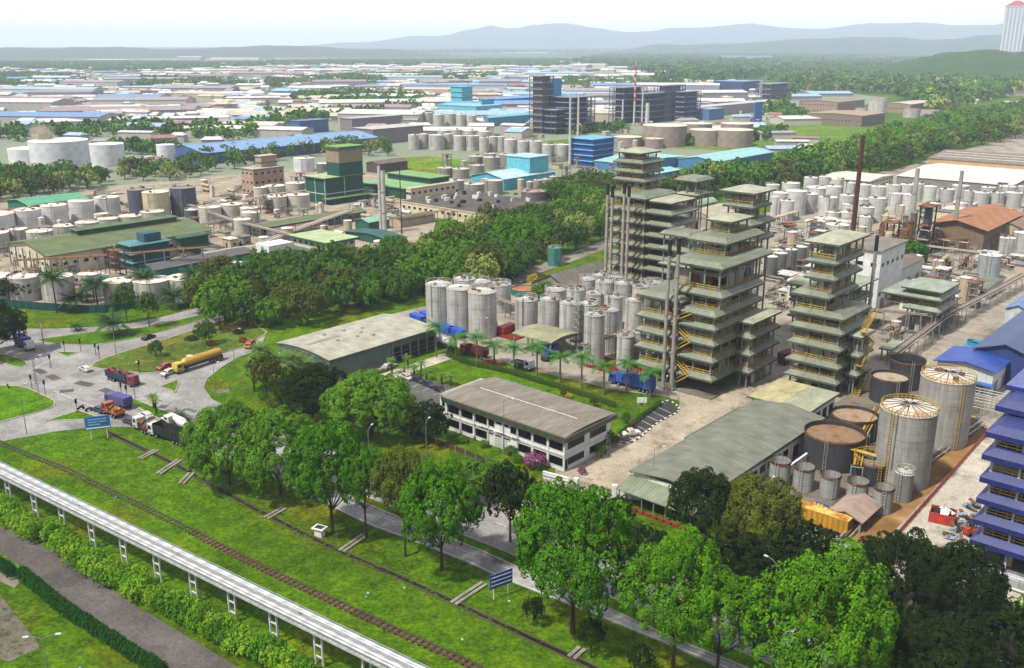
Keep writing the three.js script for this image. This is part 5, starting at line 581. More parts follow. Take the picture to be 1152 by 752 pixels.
frameTower('dark_refinery', 'dark refinery frame behind the pale stacks', [-632.53,-613.32,878.37,923.24,38.77], 6, M('#444c68', 'plain', .8), M('#404865', 'wall', .8)); frameTower('dark_refinery', 'mauve refinery tower with pale walls', [-608.57,-595.18,931.46,975.1,39.63], 6, M('#5a5a70', 'plain', .8), M('#8a86a0', 'wall', .8)); frameTower('dark_refinery', 'slate blue refinery frame at the right of its row', [-588.51,-578.16,945.54,982.01,32.93], 6, M('#3f4863', 'plain', .8), M('#465273', 'wall', .8)); frameTower('dark_refinery', 'low dark refinery frame beneath the red roof', [-608.6,-595.65,894.53,931.83,32.21], 5, M('#444c68', 'plain', .8), M('#404865', 'wall', .8)); frameTower('dark_refinery', 'stepped grey refinery far behind the right end of its row', [-614.96,-595.39,1188.13,1247.07,34.01], 5, M('#77788a', 'plain', .8), M('#8c8d9c', 'wall', .8));
for (const [x, label, u, v, h] of [[0, 'left white stack before the wide dark refinery', -531.08,678.65,0.8,42.62], [1, 'right white stack before the wide dark refinery', -525.7,683.41,0.8,41.86], [2, 'striped red and white stack in the hazy refinery row', -586.83,860.79,0.96,66.09], [3, 'pale stack beside the striped one', -593.66,886.17,0.98,37.83], [4, 'stout cream stack with dark tip before the flat tanks', -479.62,724.18,0.8,34.2], [5, 'slim white pole stack before the blue skirt block', -426.28,545.21,0.65,22.84], [6, 'thin pale stack left of the striped one', -596.13,852.56,0.96,27.85]].map((a) => [a[0], a[1], a[2], a[3], a[5]])) { const o = stack('far_stack', label, u, v, h, 1.1, .8, M('#d6d2cc', 'plain', .7), {}); if (x === 2) for (let i = 0; i < 5; i++) mb().cyl(0, 0, h * (.4 + i * .12), h * (.46 + i * .12), 1.1, 1.1, 10).build('red_band', C.redPaint, o); if (x === 4) o.scale.set(2, 1, 2); }
tankGroup([[-452.75,711.74,19.3,17.05], [-427.04,737.76,14.34,13.06], [-406.37,748.98,16.56,13.51], [-462.25,780.12,14.43,14.04], [-426.01,790.3,14.57,15.32], [-472.73,685.15,12.28,7.83], [-445.47,684.52,7.88,8.06]], 'flat_tank', { shell: M('#a9988d', 'steel', .8), roof: M('#d8cfc0', 'plain', .8), seg: 26, ladder: false }, (n) => `${n} wide flat-topped tank from the left behind the turquoise roofs`, 'wide flat tanks');
// turquoise works far off
skirtBlock('turquoise_tower', 'tiered turquoise tower far behind the tank farm', 'factory', [-907.62,-887.34,904.17,924.11,31.35], 5, M('#5fbcd0', 'wall', .7), M('#6fc8d8', 'roof', .7), M('#4fa6bc', 'plain', .7)); shed('turquoise_mill', 'turquoise base building under the tiered tower', 'factory', [-847.82,-781.49,819.67,864.88,13.94], { wall: M('#6fc0d2', 'wall', .7), rm: M('#8ad2dc', 'roof', .7), roof: 'flat', trim: cyanW }); skirtBlock('cyan_block', 'small cyan block right of the turquoise base', 'factory', [-799.19,-798.24,847.46,868.83,20.83], 2, M('#4fa8cc', 'wall', .7), M('#6fc0dc', 'roof', .7), M('#3f8fb8', 'plain', .7)); shed('cyan_roof_hall', 'broad pale turquoise roofed hall before the dark lattice tower', 'factory', [-703.6,-696.56,749.36,857.83,9.14], { rm: M('#8fd0dc', 'roof', .7), wall: M('#4f93b4', 'wall', .8), rise: 2 }); skirtBlock('blue_works', 'long blue tiered works left of the lattice tower', 'factory', [-827.64,-860.08,907.55,1078.42,17.52], 2, M('#4f7fb8', 'wall', .7), M('#6fa8d8', 'roof', .7), M('#3f6fb0', 'plain', .7));
// right far: brown works, conveyor house, blue mill
shed('far_blue_mill', 'dark blue mill block in front of the far forest', 'factory', [-904.71,-844.32,1579.19,1640.92,19.72], { roof: 'flat', rm: M('#8fb0d8', 'roof', .7), trim: steelBlue, wall: M('#2f4a78', 'wall', .8) });
shed('conveyor_house', 'long white roofed conveyor shed running up to the grey refinery', 'factory', [-599.33,-593.02,1009.02,1217.24,12.23], { rm: M('#e5e2de', 'roof', .7), wall: M('#a8a0a0', 'wall', .8), rise: 2 }); shed('blue_bay_shed', 'blue fronted bay shed below the conveyor shed', 'shed', [-583.99,-565.97,981.87,1016.63,11.96], { roof: 'flat', rm: M('#9fb6d0', 'roof', .7), trim: steelBlue, wall: M('#5a80ac', 'wall', .8) }); shed('blue_tank_house', 'upright blue tank house at the end of the conveyor shed', 'factory', [-514.51,-513.45,990.92,1009.84,21.37], { roof: 'flat', rm: steelBlue, trim: steelBlue, wall: M('#3f78c0', 'wall', .8), over: .2 });
shed('brown_works', 'long brown-roofed works building in front of the far forest', 'factory', [-543.09,-492.18,1165.26,1249.7,14.96], { rm: M('#a08f7e', 'roof', .8), wall: M('#a58f7c', 'wall', .85), wins: 2, rise: 2 }); shed('brown_works', 'second low brown works building with open front', 'factory', [-461.17,-399.16,1011.06,1076.26,11.19], { rm: M('#b39d84', 'roof', .8), wall: M('#8a7a68', 'wall', .85), rise: 1.5, wins: 1 }); shed('pale_works', 'pale roofed works building right of the pink tank', 'factory', [-464.42,-434.21,1253.85,1343.46,10.97], { rm: M('#d6c7bb', 'roof', .8), wall: M('#a08c74', 'wall', .85), wins: 1, rise: 1.5 });
tank('pink_topped_tank', 'white upright tank with pink top among the brown works', -439.58,1157.66,10.65,20.04, { shell: M('#d5d2d0', 'steel', .7), roof: M('#b58a88', 'plain', .8) }); tankGroup([[-408,1184.13,9.59,9.76], [-396.51,1214.79,10.8,7.72], [-469.62,1186.3,7.73,8.11]], 'pink_tank', { shell: M('#c9c0bc', 'steel', .7), roof: M('#b08684', 'plain', .8), ladder: false }, (n) => `${n} low pink-topped tank from the left among the brown works`, 'low pink-topped tanks');

// ---------- far estate, forest, hills ----------
{ // far hotel tower on the ridge, with pilaster stripes
  const [u, v] = [-18375.65,70461.67], k = 3700 / Math.hypot(u, v), x = u * k, w = v * k, o = thing('tower_block', 'tall pale tower block with striped facade and red pyramid roof on the far ridge', 'tower block', x, w, 62, 12 * R);
  mb().bx(0, 0, 66, 42, -62, 140).build('wall', M('#b9c4cc', 'wall', .8), o); for (let i = 0; i < 6; i++) mb().bx(-29 + i * 11.6, 21.6, 4.4, 1.4, 0, 139).build('pilaster', M('#eef0f0', 'plain', .8), o); for (let k2 = 0; k2 < 4; k2++) mb().bx(33.6, -15 + k2 * 10, 1.4, 4, 0, 139).build('pilaster', M('#eef0f0', 'plain', .8), o);
  for (let f = 0; f < 18; f++) mb().bx(0, 0, 66.6, 42.6, 8 + f * 7, 10.4 + f * 7).build('window_band', M('#7d93a3', null, .4), o); mb().bx(0, 0, 70, 46, 140, 143).build('cornice', M('#d8d2cc', 'plain', .8), o); mb().frus([-35, 35, -23, 23, 143], [-8, 8, -3, 3, 160]).build('roof', M('#b5564a', 'roof', .8), o);
}
function ridge(name, az0, az1, dist, hs, m, seed, depth = 900) {   // az: degrees right of the view axis
  const g = mb(), n = 60, rows = 7, r = (i, j) => { const f = i / n, a = (az0 + (az1 - az0) * f - 41.5) * R, k = j / (rows - 1), d = dist + depth * (k - .5), prof = Math.sin(k * Math.PI) ** .8, x = f * (hs.length - 1), q = Math.min(hs.length - 2, x | 0), t = x - q, s = t * t * (3 - 2 * t), h = (hs[q] * (1 - s) + hs[q + 1] * s) * (.72 + .55 * fbm(f, k * .2 + seed * .37, 16, 5, seed)); return [Math.sin(a) * d, h * prof - 3, -Math.cos(a) * d]; };
  for (let i = 0; i < n; i++) for (let j = 0; j < rows - 1; j++) g.poly(r(i, j), r(i + 1, j), r(i + 1, j + 1), r(i, j + 1)); return tag(g.build(name, m), null, null, null, 'structure');
}
const hillM = M('#4a6440', 'grass', .95);
ridge('hills', -13, 34, 15000, [60, 120, 200, 310, 350, 320, 345, 350, 320, 350, 380, 385, 380], hillM, 1, 4000); ridge('hills', -36, -3, 7500, [15, 45, 70, 55, 75, 60, 10], hillM, 2, 1500); ridge('hills', 2, 36, 8500, [4, 30, 80, 95, 115, 130, 128, 150, 150, 170, 185], hillM, 3, 2000); ridge('hills', 16, 36, 3000, [2, 30, 62, 85, 100, 116], M('#46682f', 'grass', .95), 4, 1400);
{ // far sheds, each by itself
  const roofs = { white: M('#e4e2dc', 'roof', .7), cream: M('#d8cbb4', 'roof', .8), blue: M('#7f9fd0', 'roof', .7), grey: M('#a9a4a8', 'roof', .8), mauve: M('#a8959a', 'roof', .8), rust: M('#a87e72', 'roof', .85), sky: M('#a9c8e2', 'roof', .7), brown: M('#a58a78', 'roof', .85) }, walls = [M('#b9b3ac', 'wall', .85), M('#cfc8bc', 'wall', .85), M('#9a9aa6', 'wall', .85)];
  const by = {}, add = (c, u, v, w, d, h, turn, r) => { const o = thing('far_shed', '', 'shed', u, v, 0, turn), rm = roofs[c]; o.userData.group = c + ' sheds of the far estate'; mb().box(-w / 2, w / 2, -.1, h, -d / 2, d / 2).build('wall', walls[r() * 3 | 0], o); gable(o, w, d, h, Math.min(3, d * .08), 'u', .6, rm, walls[0]); (by[c] ??= []).push(o); };
  const r = rng(404), tint = ['mauve','brown','mauve','brown','cream','white','sky','sky','white','white','cream','white','white','white','sky','blue','white','cream','white','white','white','white','cream','cream','white','rust','mauve','rust','brown','grey','grey','blue','white','rust','rust','white','blue','blue','rust','cream','cream','rust','white','white','cream','white','rust','rust','white','white','cream','white','rust','rust','rust','blue','sky','white','grey','sky','blue','cream','sky','white','white','white','cream','white','white','grey','mauve','white','blue','white','cream','rust','rust','cream','rust','white','white','sky','sky','brown','blue','cream','white','rust','cream','white','white','cream','white','brown','sky'];
  const info = [[-1122.86,503.03,62.03,5.05],[-1196.67,493.74,96.46,4.18],[-1305.49,522.75,92.51,4.51],[-1283.42,588.55,83.13,4.63],[-1810.48,729.73,54.33,7.74],[-1670.56,731.15,90.91,5.88],[-1614.76,635.77,70.87,6.88],[-1535.14,706.21,70.87,6.88],[-1696.79,830.32,73.5,6.19],[-1993.97,857.11,71.74,6.94],[-1881.35,903.64,70.31,6.8],[-1912.46,984.56,73.24,7.08],[-1673.68,894.58,58.59,7.88],[-2258.63,1065.58,46.03,8.08],[-2323.06,1163.5,57.12,10.6],[-2273.69,1207.17,65.91,10.6],[-2455.09,1408.16,146.47,11.76],[-2671.56,1668.49,192.24,10.58],[-4890.73,2868.01,175.77,23.41],[-4459.21,2869.29,277.52,17.75],[-3855.75,1976.33,109.85,10.56],[-4712.6,2302.67,175.77,12.66],[-1488.99,891.79,106.07,5.88],[-1551.79,1002.42,97.65,7.88],[-1361.99,929.36,87.88,5.68],[-1434.28,795.44,70.87,5.5],[-1209.84,702.49,97.65,4.75],[-1073.74,564.71,18.83,5.11],[-1228.78,792.05,77.54,5.03],[-943.4,530.1,56.7,3.7],[-946.17,574.3,58.59,3.82],[-930.66,620.88,59.92,4.88],[-1026.86,725.36,56.34,4.39],[-1236.62,843.11,26.63,6.47],[-1214.68,862.52,23.97,6.47],[-1156.19,856.28,77.54,5.03],[-1212.74,958.13,97.65,5.42],[-1170.95,995.1,83.7,6.77],[-1139.6,1022.83,55.8,5.42],[-1056.61,789.22,59.38,4.63],[-1054.44,839.99,48.82,5.94],[-1067.08,993.11,53.26,5.18],[-1717.33,1275.06,49.67,9.23],[-2445.3,1868.66,192.24,10.58],[-2226.55,1610.35,122.06,9.41],[-2679.54,2242.36,188.32,12.08],[-2145.58,1894.62,155.09,9.96],[-2098.56,1723.59,97.65,9.41],[-2368.12,2208.05,117.18,14.09],[-2659.13,2617.92,202.81,13],[-2236.48,2324.52,146.47,11.28],[-2326.93,2554.33,125.55,12.08],[-4433.65,3272.41,292.94,14.06],[-7467.7,6371.68,439.41,33.65],[-7237.33,6575.5,351.53,33.65],[-1599.03,1804.06,87.88,8.48],[-1972.22,2287.21,109.85,13.22],[-1806.03,1982.4,122.06,9.41],[-1377.67,1457.7,73.24,7.08],[-1173.94,1336.72,65.1,7.88],[-1352.46,1597.87,76.42,9.23],[-967.35,1081.34,53.26,5.18],[-1816.48,2185.79,77.54,12.45],[-1962.23,2567.15,58.59,22.53],[-1924.93,2600.15,58.59,25.34],[-1885.44,2635.09,87.88,14.09],[-1394.83,2155.95,83.26,11.15],[-1663.68,2560.18,109.85,10.58],[-1294.84,1918.27,41.85,10.1],[-1100.8,1401.42,65.1,12.6],[-995.33,1328.54,45.46,13.21],[-5287.77,6131.48,366.18,21.05],[-2343.06,4399.06,246.07,33.71],[-4690.08,8829.11,527.3,25.25],[-953.28,1724.72,52.73,6.8],[-4190.77,7102.02,219.71,28.06],[-5756.37,7885.74,351.53,33.65],[-20951.88,46494.03,1933.42,167.91],[7555.29,-15038.53,-439.41,300],[-16179.9,50715.92,1318.24,167.91],[-30402.31,103198.17,2284.95,300],[-680.53,1462.3,56.7,6.88],[-694.6,1594.6,75.76,5.88],[-602.05,1935.37,20.28,9.81],[-491.57,1629.48,22.68,6.88],[-453.76,1535.73,39.95,5.18],[-529.98,1862.63,25.57,6.19],[-456.29,1805.44,30.3,7.34],[-386.67,1537.09,33.6,5.03],[-303.18,1052.8,21.97,3.59],[-285.87,917.5,24.41,3.2],[-332.37,755.87,29.29,3.61],[-368.08,781.35,27.75,3.79],[-373.11,818.41,23.97,3.14],[-348.22,724.07,28.81,2.84]];
  info.forEach(([u, v, w, h], i) => add(tint[i], u, v, w, Math.min(w * .8, 60) * (.5 + r() * .4), Math.max(4, h * .8), 41.5 * R + (r() - .5) * .5 - (r() < .4 ? .5 : 0), r));
  // a scatter of small ones in the haze
  for (let i = 0; i < 190; i++) { const a = (-30 + r() * 50 - 41.5) * R, d = 900 + r() ** 1.4 * 3200, c = ['white', 'white', 'cream', 'sky', 'rust', 'grey', 'white'][r() * 7 | 0]; if (a / R + 41.5 > 10 && d > 1500) continue; add(c, Math.sin(a) * d, Math.cos(a) * d, 16 + r() ** 2 * 90, 12 + r() * 22, 5 + r() * 5, 41.5 * R + (r() - .5) * .8, r); }
  for (let i = 0; i < 40; i++) { const a = (-29 + r() * 40 - 41.5) * R, d = 1000 + r() * 1700; add(['sky', 'grey', 'blue', 'white', 'mauve'][r() * 5 | 0], Math.sin(a) * d, Math.cos(a) * d, 80 + r() * 110, 30 + r() * 30, 8 + r() * 6, 41.5 * R + (r() - .5) * .5, r); }
  const H = []; for (let i = 0; i < 260; i++) { const a = (-30 + r() * 46 - 41.5) * R, d = 820 + r() ** 1.2 * 2500, c = ['white', 'cream', 'white', 'rust', 'sky', 'grey'][r() * 6 | 0]; if (d < 900 && a / R + 41.5 > -8) continue; const o = thing('far_house', '', 'house', Math.sin(a) * d, Math.cos(a) * d, 0, 41.5 * R + (r() - .5)), w = 9 + r() * 16, dd = 7 + r() * 8, h = 4 + r() * 6; o.userData.group = 'small buildings of the far estate'; mb().box(-w / 2, w / 2, -.1, h, -dd / 2, dd / 2).build('wall', walls[r() * 3 | 0], o); mb().frus([-w / 2 - .6, w / 2 + .6, -dd / 2 - .6, dd / 2 + .6, h], [-w / 2 + 2, w / 2 - 2, -.2, .2, h + 2.2]).build('roof', roofs[c], o); H.push(o); } fromLeft(H, (n) => `${n} small pale building from the left in the hazy far estate`);
  // the small roofs beyond, too many to tell apart
  ['white', 'cream', 'sky', 'rust', 'grey'].forEach((c, k) => { const g = mb().box(-.5, .5, -.1, .7, -.5, .5).frus([-.53, .53, -.55, .55, .7], [-.5, .5, -.02, .02, 1]).geo(), n = [460, 260, 150, 60, 180][k], im = new THREE.InstancedMesh(g, roofs[c], n), m = new THREE.Matrix4(), q = new THREE.Quaternion(), up = new THREE.Vector3(0, 1, 0); for (let i = 0; i < n; i++) { const a = (-32 + r() * 44 - 41.5) * R, d = 1100 + r() ** 1.1 * 3600; q.setFromAxisAngle(up, 41.5 * R + (r() - .5) * .9); m.compose(new THREE.Vector3(Math.sin(a) * d, 0, -Math.cos(a) * d), q, new THREE.Vector3(14 + r() ** 2 * 80, 5 + r() * 7, 10 + r() * 22)); im.setMatrixAt(i, m); } im.name = numbered('far_roofs'); im.castShadow = im.receiveShadow = true; scene.add(im); tag(im, `${c === 'sky' ? 'pale blue' : c} roofs of the far town merging in the haze`, 'far town', null, 'stuff'); });
  for (const c in by) fromLeft(by[c], (n) => `${n} ${c === 'sky' ? 'pale blue' : c}-roofed shed from the left in the hazy far estate`);
}
// masts and cranes on the skyline
function mast(label, u, v, h, jib) { const o = thing(jib ? 'tower_crane' : 'radio_mast', label, jib ? 'crane' : 'mast', u, v), g = mb(), w = h * .02 + .6; for (const [x, z] of [[-w, -w], [w, -w], [w, w], [-w, w]]) g.tube([x, 0, z], [x * .5, h, z * .5], .6, 4); for (let y = 0; y < h; y += h / 10) g.tube([-w, y, w], [w, y + h / 10, w], .2, 4).tube([w, y, w], [w, y + h / 10, -w], .2, 4); g.build('lattice_mast', M('#b5a6a0', 'plain', .8), o); if (jib) { mb().tube([0, h, 0], [h * .35, h * 1.45, 0], 1.1, 4).build('jib', M('#c98f80', 'plain', .8), o); mb().box(-3, 3, h - 4, h + 2, -3, 3).build('cab', M('#d8c8c0', 'plain', .8), o); } return o; }
mast('tower crane with raised jib on the hazy shoreline', -1533.01,708.09,1.42,67.96, 1); mast('second raised tower crane at the far left', -2385.57,953.27,2.09,80.04, 1); mast('short lattice mast at the left edge of the haze', -2112.66,807.43,1.83,52.75, 0); mast('tall red-topped radio mast before the central hills', -5644.3,5816.05,7.32,236.62, 0); mast('slim dark mast over the far estate', -4973.54,3698.44,5.49,94.45, 0); mast('lattice mast beside the first crane', -2396.54,943.57,2.09,64.17, 0); mast('white light mast in the middle of the estate', -1418.93,1119.96,1.63,31.39, 0); mast('pale pole mast in front of the long blue roof', -686.23,359.39,0.68,19.91, 0); mast('thin mast beside the far tank farm', -1021.64,975.32,1.29,25.02, 0);

// ---------- yard equipment ----------
{
  const r = rng(2024), kinds = {
    'small process tank': (o, s) => { const h = 3 + s() * 4, q = 1.2 + s() * 1.2, m = [C.steelPale, C.rustWhite, C.steel, C.beige][s() * 4 | 0]; mb().cyl(0, 0, -.1, h, q, q, 14, .5).build('shell', m, o); mb().cyl(0, 0, h, h + .15, q + .1, q + .1, 14, .4).build('lid', C.steelTop, o); mb().path([[q, .8, 0], [q + 1.4, .8, 0], [q + 1.4, h + .6, 0], [0, h + .6, 0]], .12).build('pipe', C.pipeRust, o); },
    'flat-roofed hut': (o, s) => { const w = 4 + s() * 5, d = 3 + s() * 3, h = 2.8 + s() * 2; mb().bx(0, 0, w, d, -.1, h).build('wall', [C.white, C.cream, C.beige, C.grey][s() * 4 | 0], o); mb().bx(0, 0, w + .8, d + .8, h, h + .3).build('roof', [C.whiteRoof, C.green, C.brown, C.greyRoof, C.steelDark][s() * 5 | 0], o); doorAt(o, 'f', 0, 1.1, 2.1, w, d, C.dark); windowAt(o, 'r', 0, 1.1, 1.5, 1, w, d); },
    'pipe manifold': (o, s) => { for (let i = 0; i < 5; i++) { const z = -1.6 + i * .8, y = 1 + s() * 2; mb().path([[-4 - s() * 3, y, z], [0, y, z], [0, y + 1.5, z], [4 + s() * 3, y + 1.5, z]], .14 + s() * .08).build('pipe', [C.pipe, C.pipeRust, C.brown, C.steelDark][i % 4], o); } for (const x of [-3, 3]) mb().bx(x, 0, .3, 4, -.1, 1).build('support', C.concrete, o); },
    'pump house frame': (o, s) => { const h = 4 + s() * 5; for (const [x, z] of [[-2, -1.6], [2, -1.6], [-2, 1.6], [2, 1.6]]) mb().bx(x, z, .25, .25, -.1, h).build('post', [C.column, C.rust][s() * 2 | 0], o); for (let y = 2.2; y < h; y += 2.3) mb().box(-2.3, 2.3, y, y + .2, -1.9, 1.9).build('deck', C.column, o); mb().cyl(0, 0, 2.4, h - .5, .9, .9, 12, .4).build('vessel', C.steelPale, o); mb().box(-2.6, 2.6, h, h + .2, -2.2, 2.2).build('roof', [C.rust, C.green, C.whiteRoof][s() * 3 | 0], o); },
    'heat exchanger': (o, s) => { for (let i = 0; i < 2; i++) { const g = new THREE.CapsuleGeometry(.8, 4 + s() * 2, 4, 12); g.rotateZ(Math.PI / 2); const m = mesh('barrel', g, [C.steelPale, C.rustWhite, C.beige][s() * 3 | 0], o); m.position.set(0, 1.4 + i * 1.9, 0); } for (const x of [-1.6, 1.6]) mb().bx(x, 0, .4, 1.2, -.1, 3).build('saddle', C.concrete, o); },
    'drum pallet': (o, s) => { for (let i = 0; i < 8; i++) mb().cyl((i % 4) * .7 - 1.05, (i / 4 | 0) * .7 - .35, .15, 1.05, .3, .3, 9).build('drum', [M('#2f5a9a', 'plain', .6), C.rust, M('#c9b23a', 'plain', .6)][s() * 3 | 0], o); mb().bx(0, 0, 3, 1.7, 0, .15).build('pallet', C.brown, o); },
  };
  function clutter(where, poly, n, seed, gap, pick) {
    const by = {}, pts = scatterYard(poly, gap, seed, n), s = rng(seed + 5), names = Object.keys(kinds).filter((k) => !pick || pick.includes(k)), protos = {};
    pts.forEach((p) => { const k = names[s() * names.length | 0], key = k.replace(/[ -]/g, '_'), list = protos[k] ??= []; let o; if (list.length < 4) { o = thing(key, '', k, p[0], p[1], 0, (s() * 4 | 0) * Math.PI / 2); kinds[k](o, s); list.push(o); } else o = copy(list[s() * 4 | 0], '', p[0], p[1], 0, (s() * 4 | 0) * Math.PI / 2, .85 + s() * .4); o.userData.group = k + 's ' + where; (by[k] ??= []).push(o); });
    for (const k in by) fromLeft(by[k], (q) => `${q} ${k} from the left ${where}`);
  }
  function scatterYard(poly, gap, seed, n) { const q = rng(seed), xs = poly.map((p) => p[0]), ys = poly.map((p) => p[1]), x0 = Math.min(...xs), x1 = Math.max(...xs), y0 = Math.min(...ys), y1 = Math.max(...ys), out = [], box = new THREE.Box3(), solid = []; scene.updateMatrixWorld(true); for (const o of scene.children) if (o.isGroup && ['factory', 'shed', 'tank', 'process tower', 'silo', 'office', 'warehouse', 'store', 'canopy', 'container', 'process plant', 'cabin', 'chimney', 'truck'].includes(o.userData.category)) { box.setFromObject(o); solid.push([box.min.x - 1.5, box.max.x + 1.5, -box.max.z - 1.5, -box.min.z + 1.5]); } const ins = (p) => { let c = false; for (let i = 0, j = poly.length - 1; i < poly.length; j = i++) { const a = poly[i], b = poly[j]; if ((a[1] > p[1]) !== (b[1] > p[1]) && p[0] < (b[0] - a[0]) * (p[1] - a[1]) / (b[1] - a[1]) + a[0]) c = !c; } return c; }; for (let i = 0; i < 6000 && out.length < n; i++) { const p = [x0 + q() * (x1 - x0), y0 + q() * (y1 - y0)]; if (ins(p) && !out.some((k) => Math.hypot(k[0] - p[0], k[1] - p[1]) < gap) && !solid.some((b) => p[0] > b[0] - 2 && p[0] < b[1] + 2 && p[1] > b[2] - 2 && p[1] < b[3] + 2)) out.push(p); } return out; }
  clutter('in the yard of the left plant', [[-353.63,117.39],[-318.23,138.96],[-306.61,158.99],[-306.25,191.24],[-305.97,215.33],[-296.86,268.65],[-340.67,314.76],[-428.53,375.05],[-521.36,371.78],[-522.1,306.86],[-524.09,241.21],[-501.93,172.09]], 120, 61, 5);
  clutter('beyond the middle wood', [[-372.44,351],[-317.99,376.35],[-351.12,494.41],[-367.07,570.26],[-449.85,670.31],[-496.92,610.29],[-451.69,495.39],[-494.52,484.83]], 50, 62, 7);
  clutter('in the right-hand works yard', [[-89.54,258.09],[-86.44,300.84],[-83.3,356.56],[-90.08,406.33],[-107.99,435.75],[-145.11,423.3],[-177.6,422.2],[-183.65,389.2],[-163.8,341.11],[-136.57,293.4],[-109.67,288.25]], 130, 63, 3.8);
  clutter('at the foot of the towers', [[-184.38,267.14],[-192.76,315.49],[-185.25,367.39],[-163.8,341.11],[-112.11,238.12],[-116.95,256.37],[-195.12,412.54],[-245.18,433.49],[-203.29,306.17]], 26, 64, 5, ['pipe manifold', 'small process tank', 'heat exchanger', 'drum pallet']);
  clutter('near the orange roofed mill', [[-113.77,385.37],[-81.65,375.23],[-76.92,417.98],[-125.36,643.27],[-181.2,593.86],[-230.05,505.58],[-217.47,458.01],[-174.49,424.95]], 60, 65, 6);
  clutter('around the far dark refinery', [[-555.61,656.94],[-494.41,829.39],[-481.66,953.83],[-554.3,1143.44],[-622.29,1041.58],[-625.74,739.76]], 40, 66, 11);
  clutter('in the sandy tank compound', [[-68.59,155.07],[-56.14,152.44],[-55.64,179.17],[-52.54,220.25],[-55.15,226.55],[-56.88,198.07],[-54.27,172.65],[-58.18,163.33]], 16, 67, 3, ['drum pallet']);
}
pipeRack('pipe_rack', 'pale pipe rack from the teal shed to the water tank', [[-332.3,192.04],[-330.4,215.4],[-346.72,244.93],[-371.48,300.78]], 5, C.rustWhite, 6); pipeRack('pipe_rack', 'pipe rack between the stained tanks and the dark green block', [[-420.74,250.49],[-437.53,293.41],[-434.33,320.62]], 6, C.rustWhite, 4); pipeRack('pipe_rack', 'pipe rack leading right from the two stacks', [[-336.4,293.51],[-334.31,326.96],[-311.05,340.97]], 5, C.pipe, 3); pipeRack('pipe_rack', 'pipe rack beside the squat white tanks', [[-199.33,402.98],[-180.7,419.46],[-169.8,450.06]], 5, C.pipe, 4); pipeRack('pipe_rack', 'pipe rack behind the narrow green tower to the rusty plant', [[-148,355.09],[-139.8,384.03],[-152.76,444.18]], 6, C.pipeRust, 5); pipeRack('pipe_rack', 'pipe rack in front of the orange mill', [[-135.28,406.73],[-118.75,411.85],[-107.99,435.75]], 6, C.rust, 5);

